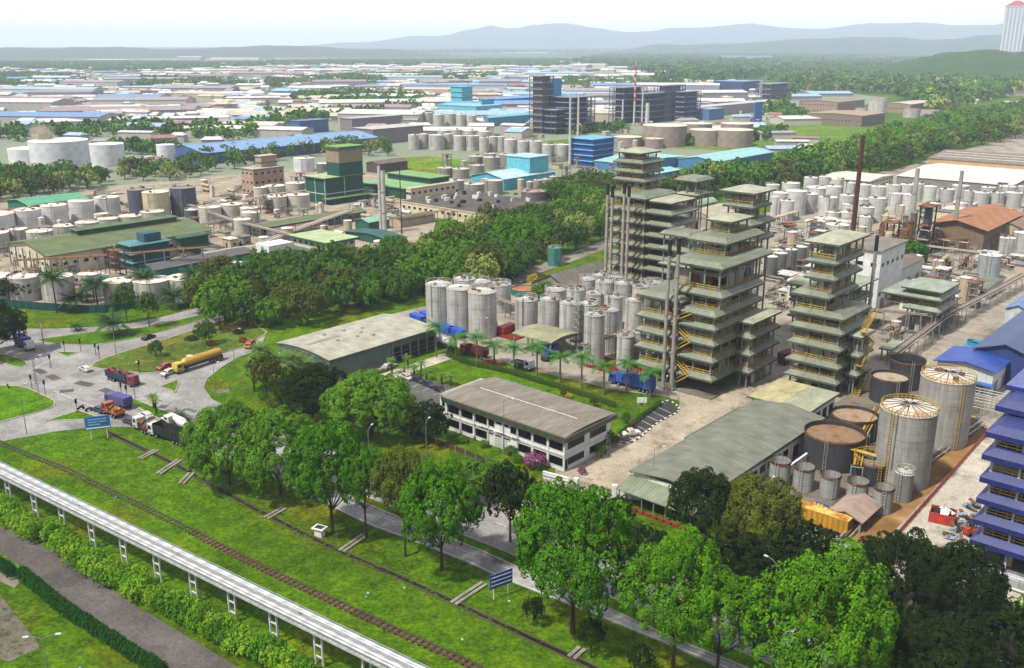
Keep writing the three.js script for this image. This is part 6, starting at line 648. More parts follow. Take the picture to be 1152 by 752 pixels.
// ---------- trees ----------
// a crown of unit radius: leafy lobes on an umbrella of limbs, thousands of small leaf blades; height 0..hgt
function crownGeo(seed, { lobes = 16, leaves = 8000, size = .05, flat = .66, lobeR = [.26, .4] } = {}) {
  const r = rng(seed), L = [];
  for (let i = 0; i < lobes; i++) {     // lobes over the outside of a broad dome, a few inside
    const a = i * 2.399 + r() * .6, y = 1 - 1.5 * (i + .5) / lobes, q = Math.sqrt(1 - y * y), R0 = lobeR[0] + r() * (lobeR[1] - lobeR[0]), k = (1 - R0 * .85) * (.74 + r() * .32);
    L.push([Math.cos(a) * q * k, .52 + y * flat * k * (y < 0 ? .8 : 1), Math.sin(a) * q * k, R0, .84 + r() * .32]);
  }
  const P = [], N = [], K = [], I = [], tot = L.reduce((s, l) => s + l[3] ** 2, 0);
  for (const l of L) {
    const n = Math.round(leaves * l[3] ** 2 / tot);
    const per = 26, cr = l[3] * .3; let K0 = null;
    for (let i = 0; i < n; i++) {
      if (i % per === 0) { const y = 1 - 1.62 * r() ** 1.15, t = r() * 6.283, s = Math.sqrt(Math.max(0, 1 - y * y)), rad = l[3] * (r() < .14 ? .5 + r() * .3 : .84 + r() * .24); K0 = [s * Math.cos(t), y, s * Math.sin(t), rad, .8 + r() * .4]; }   // a twig with its leaves
      const q1 = r() * 6.283, q2 = Math.sqrt(r()) * cr, ox = Math.cos(q1) * q2, oz = Math.sin(q1) * q2, dome = .5 * (cr - q2 * q2 / cr) + (r() - .5) * cr * .3;
      const hx = Math.abs(K0[1]) > .8 ? [1, 0, 0] : [0, 1, 0], e1 = [K0[1] * hx[2] - K0[2] * hx[1], K0[2] * hx[0] - K0[0] * hx[2], K0[0] * hx[1] - K0[1] * hx[0]], el = Math.hypot(...e1), E1 = e1.map((x) => x / el), E2 = [K0[1] * E1[2] - K0[2] * E1[1], K0[2] * E1[0] - K0[0] * E1[2], K0[0] * E1[1] - K0[1] * E1[0]];
      const c = [0, 1, 2].map((j) => l[j] + K0[j] * (K0[3] + dome) * (j === 1 ? .9 : 1) + E1[j] * ox + E2[j] * oz), d = [0, 1, 2].map((j) => K0[j] * .75 + (E1[j] * ox + E2[j] * oz) / cr * .7);
      // leaf blade: a bent diamond
      let nx = d[0] + (r() - .5) * 1.5, ny = d[1] + .45 + (r() - .5) * 1.3, nz = d[2] + (r() - .5) * 1.5; let k = Math.hypot(nx, ny, nz); nx /= k; ny /= k; nz /= k;
      let ex = -nz + (r() - .5), ey = (r() - .5), ez = nx + (r() - .5); const dt = ex * nx + ey * ny + ez * nz; ex -= dt * nx; ey -= dt * ny; ez -= dt * nz; k = Math.hypot(ex, ey, ez); ex /= k; ey /= k; ez /= k;
      const fx = ny * ez - nz * ey, fy = nz * ex - nx * ez, fz = nx * ey - ny * ex, w = size * (.6 + r() * .8), h = w * (.55 + r() * .3), b = P.length / 3, v = l[4] * K0[4] * (.72 + r() * .56), yel = r();
      const put = (a, q, o) => { P.push(c[0] + ex * a + fx * q - nx * o, c[1] + ey * a + fy * q - ny * o, c[2] + ez * a + fz * q - nz * o); N.push(nx * .6 + d[0] * .4, ny * .6 + d[1] * .4, nz * .6 + d[2] * .4); K.push(v * (.9 + yel * .3), v, v * (.7 + yel * .3)); };
      put(-w, 0, w * .25); put(0, -h, 0); put(w, 0, w * .25); put(0, h, 0); I.push(b, b + 1, b + 2, b, b + 2, b + 3);
    }
  }
  const g = new THREE.BufferGeometry(); g.setAttribute('position', new THREE.Float32BufferAttribute(P, 3)); g.setAttribute('normal', new THREE.Float32BufferAttribute(N, 3)); g.setAttribute('color', new THREE.Float32BufferAttribute(K, 3)); g.setIndex(I); g.lobes = L; return g;
}
function leafM(c) { return new THREE.MeshPhysicalMaterial({ color: new THREE.Color(c).multiplyScalar(.74), vertexColors: true, roughness: .9, specularIntensity: .08, transmission: .08, thickness: 0, side: THREE.DoubleSide }); }
const leafy = { bright: leafM('#3c6c10'), fresh: leafM('#477512'), mid: leafM('#4f7a1e'), dark: leafM('#40621f'), deep: leafM('#22340f'), black: leafM('#1d2c0f'), olive: leafM('#505c20'), pale: leafM('#82934a'), rusty: leafM('#6b6238') };
const bark = M('#4b4036', 'plain', .95), barkPale = M('#7b7264', 'plain', .95);
const crowns = { hi: [1, 2, 3, 4, 5].map((s) => crownGeo(s * 17, { lobes: 46, leaves: 52000, size: .016, lobeR: [.15, .25] })), mid: [1, 2, 3, 4, 5].map((s) => crownGeo(s * 31, { lobes: 28, leaves: 10000, size: .031, lobeR: [.19, .31] })), low: [1, 2, 3, 4].map((s) => crownGeo(s * 47, { lobes: 18, leaves: 2600, size: .062, lobeR: [.26, .4] })), far: [1, 2, 3].map((s) => crownGeo(s * 53, { lobes: 9, leaves: 300, size: .19, lobeR: [.3, .45] })) };
function trunkGeo(c, clear, rad, n = 7) {  // c: crown geometry, unit space: crown bottom at y = clear
  const g = mb(); g.cyl(0, 0, -.02, clear * .75, rad * 1.25, rad * .85, 8, null); g.tube([0, clear * .72, 0], [0, clear + .25, 0], rad * .85, 7, rad * .3);
  c.lobes.filter((l, i) => i % Math.max(1, Math.round(c.lobes.length / n)) === 0).forEach((l) => g.tube([0, clear * .7, 0], [l[0] * .8, clear + l[1] * .7, l[2] * .8], rad * .45, 5, rad * .14)); return g.geo();
}
// H height, Rr crown radius: crown scaled to Rr, the stem fills the rest
const protoTrees = {};
function tree(name, label, level, kind, u, v, H, Rr, { group, cat = 'tree', seed, tall = 1, lean } = {}) {
  const r = rng(Math.round(u * 131 + v * 77) + (seed ?? 0)), set = crowns[level], k = (r() * set.length) | 0, cg = set[k];
  Rr *= level === 'hi' ? 1.03 : 1.06; const dep = Math.min(H * (level === 'hi' ? .88 : .88), Rr * 1.8 * tall), cy = dep / 1.12, clear = Math.max(.2, H - dep);   // crown depth cy, clear stem
  const o = thing(name, label, cat, u, v, 0, r() * 6.28); if (group) o.userData.group = group;
  const kk = Math.round(clear / Rr * 5) / 5, key = level + k + '_' + kk, tg = protoTrees[key] ??= trunkGeo(cg, Math.max(.15, kk + .12), level === 'hi' ? .035 : .04, level === 'hi' ? 9 : 5);
  const t = mesh('trunk', tg, bark, o); t.scale.set(Rr, clear / Math.max(.15, kk + .12) * 1.15, Rr); t.scale.y = (clear + Rr * .12) / Math.max(.15, kk + .12);
  const c = mesh('crown', cg, leafy[kind], o); c.position.y = clear; c.scale.set(Rr * (.93 + r() * .14), cy, Rr * (.93 + r() * .14)); return o;
}
// broad roadside trees, nearest the camera
for (const [l, k, a, label, o] of [
  ['hi', 'mid', [-155.63,90.71,16,8.13], 'round bright green rain tree nearest the queueing trucks'], ['hi', 'mid', [-144.33,94.99,16.43,8.64], 'broad green tree second in the roadside row from the truck queue'],
  ['hi', 'bright', [-124.47,91.98,20.02,7.95], 'light green spreading tree behind the small white solar box'], ['hi', 'bright', [-118.45,94.76,16.85,5.03], 'slim light green tree leaning beside the spreading one'], ['hi', 'olive', [-108.71,95.25,18.95,5.46], 'dull olive brown leaved tree beside the near carriageway'],
  ['hi', 'bright', [-100.75,96.18,18.21,7.09], 'bright green roadside tree left of the blue road sign'], ['mid', 'deep', [-98.44,110.79,14.25,4.84], 'small dark thin-stemmed tree on the road median'], ['hi', 'bright', [-73.54,96.72,22.97,9.35], 'largest bright green rain tree beside the blue road sign'],
  ['hi', 'fresh', [-57.48,98.97,20.27,7.17], 'yellow-green rain tree with forked stem over the carriageway'], ['hi', 'fresh', [-51.74,100.97,16.68,6.08], 'light green tree hanging over the lower end of the road'], ['hi', 'fresh', [-40,105.97,21.21,9.67], 'huge light green rain tree at the bottom edge by the lamp heads'],
  ['hi', 'deep', [-72.13,130.8,14.42,5.54], 'dark cypress-green tree before the long store canopy'], ['hi', 'olive', [-63.41,134.55,14.7,6.96], 'sparse pink-brown flowering tree before the white bund wall'], ['mid', 'black', [-60.87,124.28,9.01,6], 'low dark bushy tree beneath the pink-brown one'], ['mid', 'black', [-54.42,134.24,9.16,5.68], 'dark shrubby tree in front of the yellow container'],
  ['hi', 'black', [-38.29,131.83,13.95,7.52], 'dark green tree left of the pair below the concrete yard'], ['hi', 'black', [-30.73,133.71,14.26,6.82], 'dark green tree right of the pair below the concrete yard'],
  ['hi', 'deep', [-169.97,122.04,13.16,8.26], 'dark rounded tree before the end of the curved warehouse'], ['hi', 'mid', [-153.29,125.64,13.99,10.34], 'wide spreading tree between the car park and the road'], ['mid', 'deep', [-140.14,130.7,9.2,4.86], 'small dark tree at the corner of the white office'],
  ['mid', 'dark', [-113.12,120.58,7.15,6], 'dark leafy tree between the office fence and the road'], ['mid', 'mid', [-99.55,118.41,8.06,4.37], 'small leafy tree beside the entrance drive'], ['mid', 'deep', [-85.82,126.18,6.71,2.7], 'little dark tree before the canopy side gate wall'], ['mid', 'deep', [-76.88,121.08,6.08,3.9], 'dark low tree on the lawn corner by the lamp'],
  ['mid', 'black', [-23.12,130.42,8.93,5.6], 'dark bush-like tree in the lower right corner'], ['hi', 'black', [-27.1,117.38,11.54,7.08], 'dark leafy mass of a tree at the lower right edge'], ['mid', 'mid', [-22.88,139.49,6.61,3.26], 'leafy tree beside the stacked pipes at the right edge'], ['mid', 'black', [-41.76,125.13,7.87,4.35], 'dark tree tucked behind the huge light green one'],
  ['mid', 'deep', [-79.21,94.4,4.62,1.74], 'small dark sapling beneath the largest rain tree'], ['mid', 'deep', [-67.99,93.95,5.88,1.9], 'dark sapling on the verge by the drain slab'], ['mid', 'deep', [-60.49,95.27,4.62,1.84], 'dark sapling at the bottom edge beside the drain'],
  ['mid', 'dark', [-241.14,121.85,4.71,2.12], 'round clipped tree alone on the grass triangle'], ['mid', 'dark', [-240.94,137.35,7.04,3.11], 'leafy tree with red bushes on the grass triangle'], ['mid', 'mid', [-250.49,148.02,11.83,4.9], 'tree with bare stem beside the pale footpath'], ['mid', 'dark', [-279.32,132.82,12.11,4.19], 'dense upright tree behind the green fence'], ['mid', 'dark', [-270.41,135.48,10.84,3.58], 'narrow upright tree beside the dense one at the path'],
  ['hi', 'deep', [-275.55,91.41,15.52,8.96], 'large dark tree overhanging the junction at the left edge'], ['mid', 'deep', [-336.65,122.67,8.2,7.66], 'dark tree at the left end of the green fence'], ['mid', 'bright', [-124.83,375.59,10.35,7.36], 'single bright green tree in the middle of the right-hand works'],
  ['mid', 'olive', [-191.84,124.39,10.76,4.42], 'olive shrub tree by the warehouse end wall'], ['mid', 'mid', [-198.89,241.38,6.28,4.56], 'yellowish small tree behind the silos'],
]) tree('roadside_tree', label, l, k, ...a, o);
// the wood in the middle: tree by tree
function inside(p, poly) { let c = false; for (let i = 0, j = poly.length - 1; i < poly.length; j = i++) { const a = poly[i], b = poly[j]; if ((a[1] > p[1]) !== (b[1] > p[1]) && p[0] < (b[0] - a[0]) * (p[1] - a[1]) / (b[1] - a[1]) + a[0]) c = !c; } return c; }
function scatter(poly, gap, seed, most = 1e9) { const r = rng(seed), xs = poly.map((p) => p[0]), ys = poly.map((p) => p[1]), x0 = Math.min(...xs), x1 = Math.max(...xs), y0 = Math.min(...ys), y1 = Math.max(...ys), out = []; for (let i = 0; i < 9000 && out.length < most; i++) { const p = [x0 + r() * (x1 - x0), y0 + r() * (y1 - y0)]; if (inside(p, poly) && !out.some((q) => Math.hypot(q[0] - p[0], q[1] - p[1]) < gap)) out.push(p); } return out; }
function wood(poly, gap, seed, level, kinds, hs, say, group) { const r = rng(seed + 9); const L = scatter(poly, gap, seed).map((p) => { const H = hs[0] + r() * (hs[1] - hs[0]); return tree('wood_tree', '', level, kinds[r() * kinds.length | 0], p[0], p[1], H, H * (.46 + r() * .18), { group }); }); fromLeft(L, say); return L; }
wood([[-284.58,154.86],[-258.64,153.76],[-239.86,157.43],[-233.78,167.89],[-232.53,217.99],[-248.66,231.07],[-268.56,224.58],[-291.17,204.58],[-290.16,173.55]], 8, 3, 'mid', ['dark', 'dark', 'mid', 'olive', 'mid'], [8.5, 14.5], (n) => `${n} dark tree from the left in the wood behind the curved warehouse`, 'trees of the wood behind the curved warehouse');
wood([[-233.96,215.11],[-217.29,238.02],[-234.88,278.22],[-236.53,303.01],[-244.7,345.94],[-272.21,392.01],[-290.88,372.09],[-292.47,320.57],[-273.76,252.29],[-272.99,228.37]], 9.5, 4, 'mid', ['dark', 'dark', 'mid', 'mid', 'fresh', 'olive', 'pale'], [9, 15], (n) => `${n} tree from the left in the wood between the works and the beige roofs`, 'trees of the wood in the middle');
wood([[-325.42,392.6],[-268.27,378.82],[-299.97,423.06],[-332.79,459.75],[-333.86,426.71]], 8, 6, 'mid', ['dark', 'mid', 'olive'], [11, 15], (n) => `${n} tree from the left in the copse beside the brown tank`, 'trees of the copse by the rear tower');
wood([[-286.61,451.31],[-266.04,469.51],[-249.77,523.75],[-248.8,590.39],[-239.33,663.77],[-246.78,796.61],[-239.17,1029.7],[-270.15,1156.5],[-272.47,876.04],[-260.7,720.69],[-271.55,635.26],[-275.16,550.92],[-297.07,481.91]], 13, 7, 'low', ['dark', 'mid', 'olive', 'mid', 'dark', 'pale'], [11, 16], (n) => `${n} tree from the left at the front of the right-hand belt`, 'trees of the belt along the right road');
wood([[-560.49,184.62],[-554.99,205.57],[-570.86,263.73],[-597.13,282.21],[-639.84,266.96],[-648.23,215.61]], 9, 8, 'low', ['mid', 'olive', 'dark', 'pale'], [9, 13], (n) => `${n} tree from the left in the clump behind the white tanks`, 'trees behind the left white tanks');
wood([[-588.58,289.78],[-563.44,306.57],[-588.03,374.76],[-616.09,453.21],[-566.47,497.12],[-616.78,541.64],[-673.52,491.44],[-625.65,341.49],[-621.77,306.71]], 12, 9, 'low', ['mid', 'pale', 'olive', 'mid'], [8, 12], (n) => `${n} pale tree from the left below the long blue roof`, 'trees below the long blue roof');
wood([[-209.06,220.17],[-220.68,241.75],[-234.88,278.22],[-241.14,279.01],[-231.47,246.28],[-219.92,222.78]], 5, 10, 'mid', ['dark', 'mid'], [5, 8], (n) => `${n} low tree from the left beside the lane into the wood`, 'low trees by the wood lane');
// palms
function palmProto(seed, n, len, droop, w = .34) {
  const r = rng(seed), g = mb();
  for (let i = 0; i < n; i++) {
    const a = i * 2.399 + r() * .3, up = .95 - 1.25 * (i / n) + (r() - .5) * .2, l = len * (.85 + r() * .3); let p = [0, 0, 0], e = up; const c = Math.cos(a), s = Math.sin(a);
    for (let k = 0; k < 7; k++) { const q = [p[0] + c * Math.cos(e) * l / 7, p[1] + Math.sin(e) * l / 7, p[2] + s * Math.cos(e) * l / 7]; e -= droop * (.6 + k * .12);
      for (const side of [-1, 1]) for (let m = 0; m < 3; m++) { const f = m / 3, x = p[0] + (q[0] - p[0]) * f, y = p[1] + (q[1] - p[1]) * f, z = p[2] + (q[2] - p[2]) * f, ww = w * l * (.3 + .7 * Math.sin((k + f + .6) / 7.8 * Math.PI)); g.poly([x, y, z], [x + (q[0] - p[0]) * .28, y + (q[1] - p[1]) * .28, z + (q[2] - p[2]) * .28], [x + c * ww * .5 - s * side * ww, y - ww * .42, z + s * ww * .5 + c * side * ww]); }
      p = q; }
  }
  return g.geo();
}
const frondM = { royal: M('#3d662a', null, .9), dark: M('#2e4a26', null, .95), oil: M('#34542a', null, .95), coco: M('#4f6b2c', null, .95) };
const palmGeo = [1, 2, 3].map((s) => palmProto(s * 7, 15, 2.7, .2)), oilGeo = [1, 2, 3].map((s) => palmProto(s * 13, 34, 4.4, .13, .28)), palmTrunk = mb().cyl(0, 0, -.1, .85, .28, .2, 8, null).cyl(0, 0, .85, 1, .2, .13, 8).geo();
function palm(name, label, u, v, H, kind, geos, sc, group) { const r = rng(Math.round(u * 91 + v * 57)), o = thing(name, label, 'palm', u, v, 0, r() * 6.28, group); const t = mesh('trunk', palmTrunk, kind === 'royal' ? barkPale : bark, o); t.scale.set(1, H, 1); const c = mesh('crown', geos[r() * geos.length | 0], frondM[kind], o); c.position.y = H; c.scale.setScalar(sc); return o; }
{
  const pts = [[-182.24,173.96,9.89,1.24], [-177.58,177.04,6.52,1.24], [-167.86,175.48,9.37,1.21], [-165.93,180.18,6.15,1.22], [-158.01,179.32,7.52,1.19], [-149.29,178.6,10.03,1.16], [-143.48,181.02,7.79,1.15], [-136.09,180.49,9.54,1.13], [-129.58,181.14,8.48,1.11], [-126.7,187.08,8.09,1.12], [-120.2,187.77,7.05,1.11]], P = pts.map((a) => palm('royal_palm', '', a[0], a[1], a[2] * .92, 'royal', palmGeo, 1.4, 'palms in a row along the works road'));
  fromLeft(P, (n) => `${n} royal palm from the left in the row along the works road`);
  const Q = [[-308.31,123.63,13.73,1.45], [-304.68,135.58,9.46,1.48], [-300.82,151.2,9.39,1.52], [-288.25,162.32,10.01,1.52], [-286.58,173.42,13.36,1.55], [-285.56,152.5,4.9,1.48], [-305.66,128.85,4.84,1.46], [-269.67,123.66,5.02,1.34], [-281.7,181.03,10.91,1.57]].map((a) => palm('oil_palm', '', a[0], a[1], a[2] * .86, 'dark', oilGeo, 1.25, 'oil palms behind the green fence')); fromLeft(Q, (n) => `${n} dark feathery palm from the left along the green fence`);
  const S = [[-200.19,129.05,11.1,1.15], [-193.03,128.4,9.97,1.12], [-195.44,135.04,7.79,1.15], [-192.26,136.07,6.31,1.15], [-197.42,124.52,7.61,1.12]].map((a) => palm('coconut_palm', '', a[0], a[1], a[2] * .85, 'coco', oilGeo, .82, 'palms by the warehouse end wall')); fromLeft(S, (n) => `${n} fan palm from the left beside the end wall of the curved warehouse`);
  const Y = [[-180.9,156.21,5.24,0.94], [-165.55,159.69,3.41,0.92], [-162.89,160.28,3.4,0.91], [-176.85,156.98,3.48,0.94], [-174.92,158.7,3.48,0.94], [-170.45,158.97,3.44,0.93], [-175.57,161.88,4.01,0.95], [-181.46,162.47,4.07,0.96], [-201.41,100.13,4.74,0.84], [-205.09,101.45,4.34,0.85]].map((a) => palm('young_palm', '', a[0], a[1], a[2] * .75, 'coco', palmGeo, .62, 'young palms')); fromLeft(Y, (n) => n === 'first' || n === 'second' ? `${n} slim young palm from the left, on the road median by the mixer truck` : `${n} young palm from the left, around the office car park lawn`);
  palm('bushy_palm', 'short bushy palm on the median beside the concrete mixer', -193.56,101.17, 1.2, 'dark', oilGeo, .62); palm('young_palm', 'low young palm between the fence and the green verge', -283.6,118.73, 1.4, 'oil', oilGeo, .5);
}
// shrubs and hedges
function shrub(name, label, u, v, Rr, H, kind, group, level = 'low') { const r = rng(Math.round(u * 71 + v * 37)), o = thing(name, label, 'shrub', u, v, 0, r() * 6, group), set = crowns[level], c = mesh('foliage', set[r() * set.length | 0], typeof kind === 'string' ? leafy[kind] : kind, o); c.position.y = H * .12; c.scale.set(Rr, H, Rr); mb().cyl(0, 0, -.1, H * .5, .12, .08, 5).build('stem', bark, o); return o; }
function along(pts, gap, seed, jit = .4) { const r = rng(seed), c = new THREE.CatmullRomCurve3(pts.map((p) => new THREE.Vector3(p[0], 0, p[1])), false, 'centripetal'), n = Math.round(c.getLength() / gap); return c.getSpacedPoints(n).map((p) => [p.x + (r() - .5) * jit, p.z + (r() - .5) * jit]); }
{
  const r = rng(77), ban = [leafM('#6c9c22'), leafM('#5b8f1e'), leafM('#7aa62c'), leafM('#4a7d20')];
  const pts = [...along([[-189.34,55.17],[-177.73,55.66],[-169.55,55.59],[-162.72,55.59]], 2.1, 1), ...along([[-160.36,57.68],[-153.43,57.26],[-142.7,57.59],[-130.73,59.06],[-118.37,60.36],[-116.65,60.68]], 2.1, 2), ...along([[-113.84,61.36],[-108.99,61.58],[-102.46,62.91],[-94.46,63.17]], 2.1, 3)];
  const L = []; for (const p of pts) for (const s of [-.7, .7]) L.push(shrub('leafy_shrub', '', p[0] + s + (r() - .5) * .6, p[1] - s + (r() - .5) * .6, 1.5 + r() * .6, 2.1 + r() * .9, ban[r() * 4 | 0], 'big-leaved shrubs between pipe bridge and service road', 'mid')); fromLeft(L, (n) => `${n} big-leaved yellow-green shrub from the left beside the service road`);
  const hedgeRow = (label, pts, w, h, m, gap = 1.1) => { const o = thing('clipped_hedge', label, 'hedge', 0, 0), q = along(pts, gap, 5, .1), P = []; q.forEach((p, i) => { const c = mesh('hedge_clump', crowns.mid[i % 5], m, o); c.position.set(p[0], -.1, -p[1]); c.scale.set(w * .75, h * 1.25, w * .75); c.rotation.y = i * 1.7; }); return o; };
  hedgeRow('thick dark clipped hedge on the near side of the service road', [[-150.29,48.7],[-136.31,48.88],[-123.65,49.76],[-110.55,50.98]], 1.5, 1.7, leafM('#2a5a1e')); hedgeRow('short dark clipped hedge at the left edge by the path', [[-163.62,45.89],[-156.6,47.52],[-152.17,47.76]], 1.4, 1.6, leafM('#24502a'));
  hedgeRow('low clipped hedge along the lawn beneath the royal palms', [[-179.81,176.11],[-170.16,175.43],[-158.49,176.99],[-146.08,176.92],[-134.43,176.85],[-122.78,175.83]], 1, 1.1, leafM('#4d6b28')); hedgeRow('low hedge beside the diagonal parking bays', [[-111.4,162.69],[-113.46,173.5],[-115.03,184.25]], .8, .9, leafM('#3f6326'));
  const pink = leafM('#8a4a78'), yel = leafM('#b0a02a'), red = leafM('#8a4526');
  for (const [a, k, R0, h, lab] of [[[-114.82,136.73], pink, 2.6, 2.6, 'pink flowering bush at the corner of the office front'], [[-105.57,140.97], pink, 1, 1.2, 'small pink bush beside the entrance drive'], [[-110.3,130.28], yel, 1.2, 1.2, 'round yellow bush before the red planter kerb'], [[-134.56,173.42], yel, 1.1, .9, 'small yellow bush on the lawn behind the office'], [[-238.45,137.28], red, 1.2, 1.4, 'reddish bush beneath the tree on the grass triangle'], [[-234.44,145.38], red, 1.2, 1.4, 'reddish bush at the right end of the grass triangle'], [[-248.17,136.73], 'deep', 2.2, 1, 'low dark hedge clump on the grass triangle'], [[-243.17,149.54], 'deep', 2, 1, 'low dark clump near the pale footpath'], [[-252.45,141.33], 'deep', 1.4, 1.1, 'dark clump between the path and the reddish bush'], [[-135.94,173.02], 'olive', .9, 1.8, 'slim olive bush on the lawn behind the office'], [[-126.32,172.69], 'olive', 1.2, 2.2, 'leafy brownish bush on the lawn near the parking bays'], [[-114.7,169.5], 'dark', 1.2, 2, 'dark bush at the corner of the parking bays'], [[-112.25,168.82], 'rusty', 1, 1.4, 'rusty bush beside the parking bay kerb'], [[-109.19,154.9], 'dark', 1.6, 3.4, 'dark bush at the right corner of the white office'], [[-107.61,150.15], 'dark', 1.4, 2.6, 'second dark bush beside the office end wall'], [[-108.72,157.22], 'rusty', 1, 2, 'rusty brown bush by the entrance drive'], [[-122.81,138.52], 'fresh', 1.6, 1.6, 'bright green bush before the office front wall'], [[-119.45,136.7], 'fresh', 1.4, 1.3, 'second bright bush before the office front wall'], [[-129.95,137.8], 'mid', 1.4, 1.2, 'low bush before the left half of the office'], [[-135.26,136.31], 'mid', 1.4, 1.2, 'low bush near the left corner of the office'], [[-214.5,254.15], yel, 2.6, 3.5, 'yellow-leaved bush behind the silver silos'], [[-183.1,120.91], 'olive', 2.4, 2.2, 'untidy olive bush on the lawn near the warehouse palms'], [[-190.41,122.38], 'fresh', 1.6, 1.6, 'bright tufted bush on the lawn near the warehouse palms']]) shrub('garden_bush', lab, a[0], a[1], R0, h, k, undefined, 'mid');
  // bushes under the trees on the right
  const U = scatter([[-75.4,131.17],[-61.77,131.41],[-54.97,133.75],[-49.5,142.27],[-43,140.79],[-28.87,143.29],[-23.91,144.55],[-17.97,143.83],[-20.44,130.7],[-37.62,126.45],[-51.54,126.46],[-67.35,126.48]], 4.2, 12).map((p) => shrub('undergrowth_bush', '', p[0], p[1], 1.8 + r() * 1.2, 1.4 + r() * 1.3, ['black', 'deep', 'black', 'dark'][r() * 4 | 0], 'bushes under the dark trees', 'low')); fromLeft(U, (n) => `${n} dark undergrowth bush from the left below the right-hand compounds`);
  const F = scatter([[-282.44,155.25],[-239.86,157.43],[-235.37,169.08],[-230.78,216.33],[-242.15,222.76],[-279.84,196.35],[-281.62,168.19]], 6, 13, 40).map((p) => shrub('undergrowth_bush', '', p[0], p[1], 1.4 + r(), 1.2 + r(), ['dark', 'mid', 'olive'][r() * 3 | 0], 'bushes in the wood', 'low')); fromLeft(F, (n) => `${n} small bush from the left under the wood behind the curved warehouse`);
}
// far woods that read as one mass
function woodland(label, polys, gap, level, kind, hs, seed, hill) {
  const r = rng(seed), pts = polys.flatMap((p, i) => scatterFast(p, gap, seed + i)), set = crowns[level];
  set.forEach((g, k) => { const mine = pts.filter((_, i) => i % set.length === k), im = new THREE.InstancedMesh(g, leafy[kind], mine.length), m = new THREE.Matrix4(), q = new THREE.Quaternion(), up = new THREE.Vector3(0, 1, 0), c = new THREE.Color(); mine.forEach((p, i) => { const H = hs[0] + r() * (hs[1] - hs[0]), w = H * (.5 + r() * .25); q.setFromAxisAngle(up, r() * 6.28); m.compose(new THREE.Vector3(p[0], hill ? hill(p) : 0, -p[1]), q, new THREE.Vector3(w, H * .85, w)); im.setMatrixAt(i, m); const t = .6 + r() * .9; im.setColorAt(i, c.setRGB(t * (.9 + r() * .3), t, t * (.8 + r() * .3))); }); im.name = numbered('woodland'); im.castShadow = im.receiveShadow = true; scene.add(im); tag(im, label, 'woodland', null, 'stuff'); });
}
function scatterFast(poly, gap, seed) { const r = rng(seed), xs = poly.map((p) => p[0]), ys = poly.map((p) => p[1]), x0 = Math.min(...xs), x1 = Math.max(...xs), y0 = Math.min(...ys), y1 = Math.max(...ys), out = []; for (let x = x0; x < x1; x += gap) for (let y = y0; y < y1; y += gap) { const p = [x + r() * gap, y + r() * gap]; if (inside(p, poly)) out.push(p); } return out; }
woodland('dense belt of trees behind the right-hand works', [[[-297.07,481.91],[-277.03,554.58],[-273.58,639.87],[-260.7,720.69],[-272.47,876.04],[-270.15,1156.5],[-194.46,1420.09],[-239.34,1725.43],[-345.95,1466.8],[-356.77,1199.03],[-329.17,925.53],[-305.38,711.97],[-295.04,589.72],[-302.7,500.97]]], 10.5, 'low', 'mid', [8, 16], 51);
woodland('dense dark forest rising to the far right ridge', [[[-536.06,1078.2],[-783.89,1681.8],[-637.75,1725.03],[-410.85,1270.36],[-466.98,1962.18],[-155.29,1996.96],[-844.9,10062.2],[-2649.65,10634.33],[-2020.24,5407.62],[-1727.52,3442.14]]], 21, 'far', 'mid', [11, 22], 52); woodland('lighter trees mixed through the far right forest', [[[-536.06,1078.2],[-783.89,1681.8],[-637.75,1725.03],[-410.85,1270.36],[-466.98,1962.18],[-155.29,1996.96],[-844.9,10062.2],[-2649.65,10634.33],[-2020.24,5407.62],[-1727.52,3442.14]]], 34, 'far', 'pale', [10, 20], 58); 
woodland('hazy forest below the hills', [[[-1052.01,1637.37],[-1130.06,2218.97],[-2038.75,4076.79],[-2602.34,6958.18],[-1675.51,11496.18],[-2803.92,19173.2],[-5221.79,13935.71],[-5624.73,8002.2],[-2726.87,3467.99],[-1819.62,2693.32]]], 34, 'far', 'mid', [14, 26], 53);
woodland('tree clumps scattered through the far estate', [[[-1835.28,944.4],[-1795.9,1087.68],[-1824.65,1180.12],[-1637.81,1119.1],[-2264.35,1386.66],[-2281.92,1199.89]], [[-1637.81,1119.1],[-1670.95,1585.51],[-1623.71,1782.22],[-1858.12,2039.59],[-2062,1755.94],[-1953.04,1335.95]], [[-1170.71,843.44],[-1040.72,852.12],[-1035.19,963.33],[-1164.53,1104.06],[-1342.96,1101.11],[-1375.5,992.19]], [[-2118.15,802.58],[-1914.26,874.52],[-2515.51,1164.46],[-2997.37,1141.02]], [[-902.29,613.12],[-885.79,660.58],[-895.66,760.05],[-925.6,814.95],[-959.35,785.08],[-991.99,674.83]], [[-825.6,462.72],[-759.06,476.95],[-817.4,597.86],[-880.35,632.53],[-880.97,513.95],[-890.92,453.08]], [[-914.63,339.31],[-875.28,418.77],[-894.4,502.07],[-950.48,523.84],[-988.43,418.88],[-987.71,367.44]], [[-1107.89,1309.08],[-1027.67,1466.12],[-1263.49,1946],[-1492.07,1898.69]], [[-1089.75,860.38],[-900.28,837.34],[-967.59,916.82],[-1136.89,931.34]], [[-3643.34,1389.67],[-2877.25,1486.51],[-3165.44,2169.97],[-3923.2,2691.24],[-4863.49,1859.34]], [[-3430.66,2352.42],[-2304.72,2931.48],[-3336.64,4242.96],[-4120.21,2826.77]], [[-2044.84,2803.9],[-1169.46,2029.19],[-1448.66,2511.2],[-2547.36,3626.81]]], 15, 'far', 'mid', [8, 14], 54);
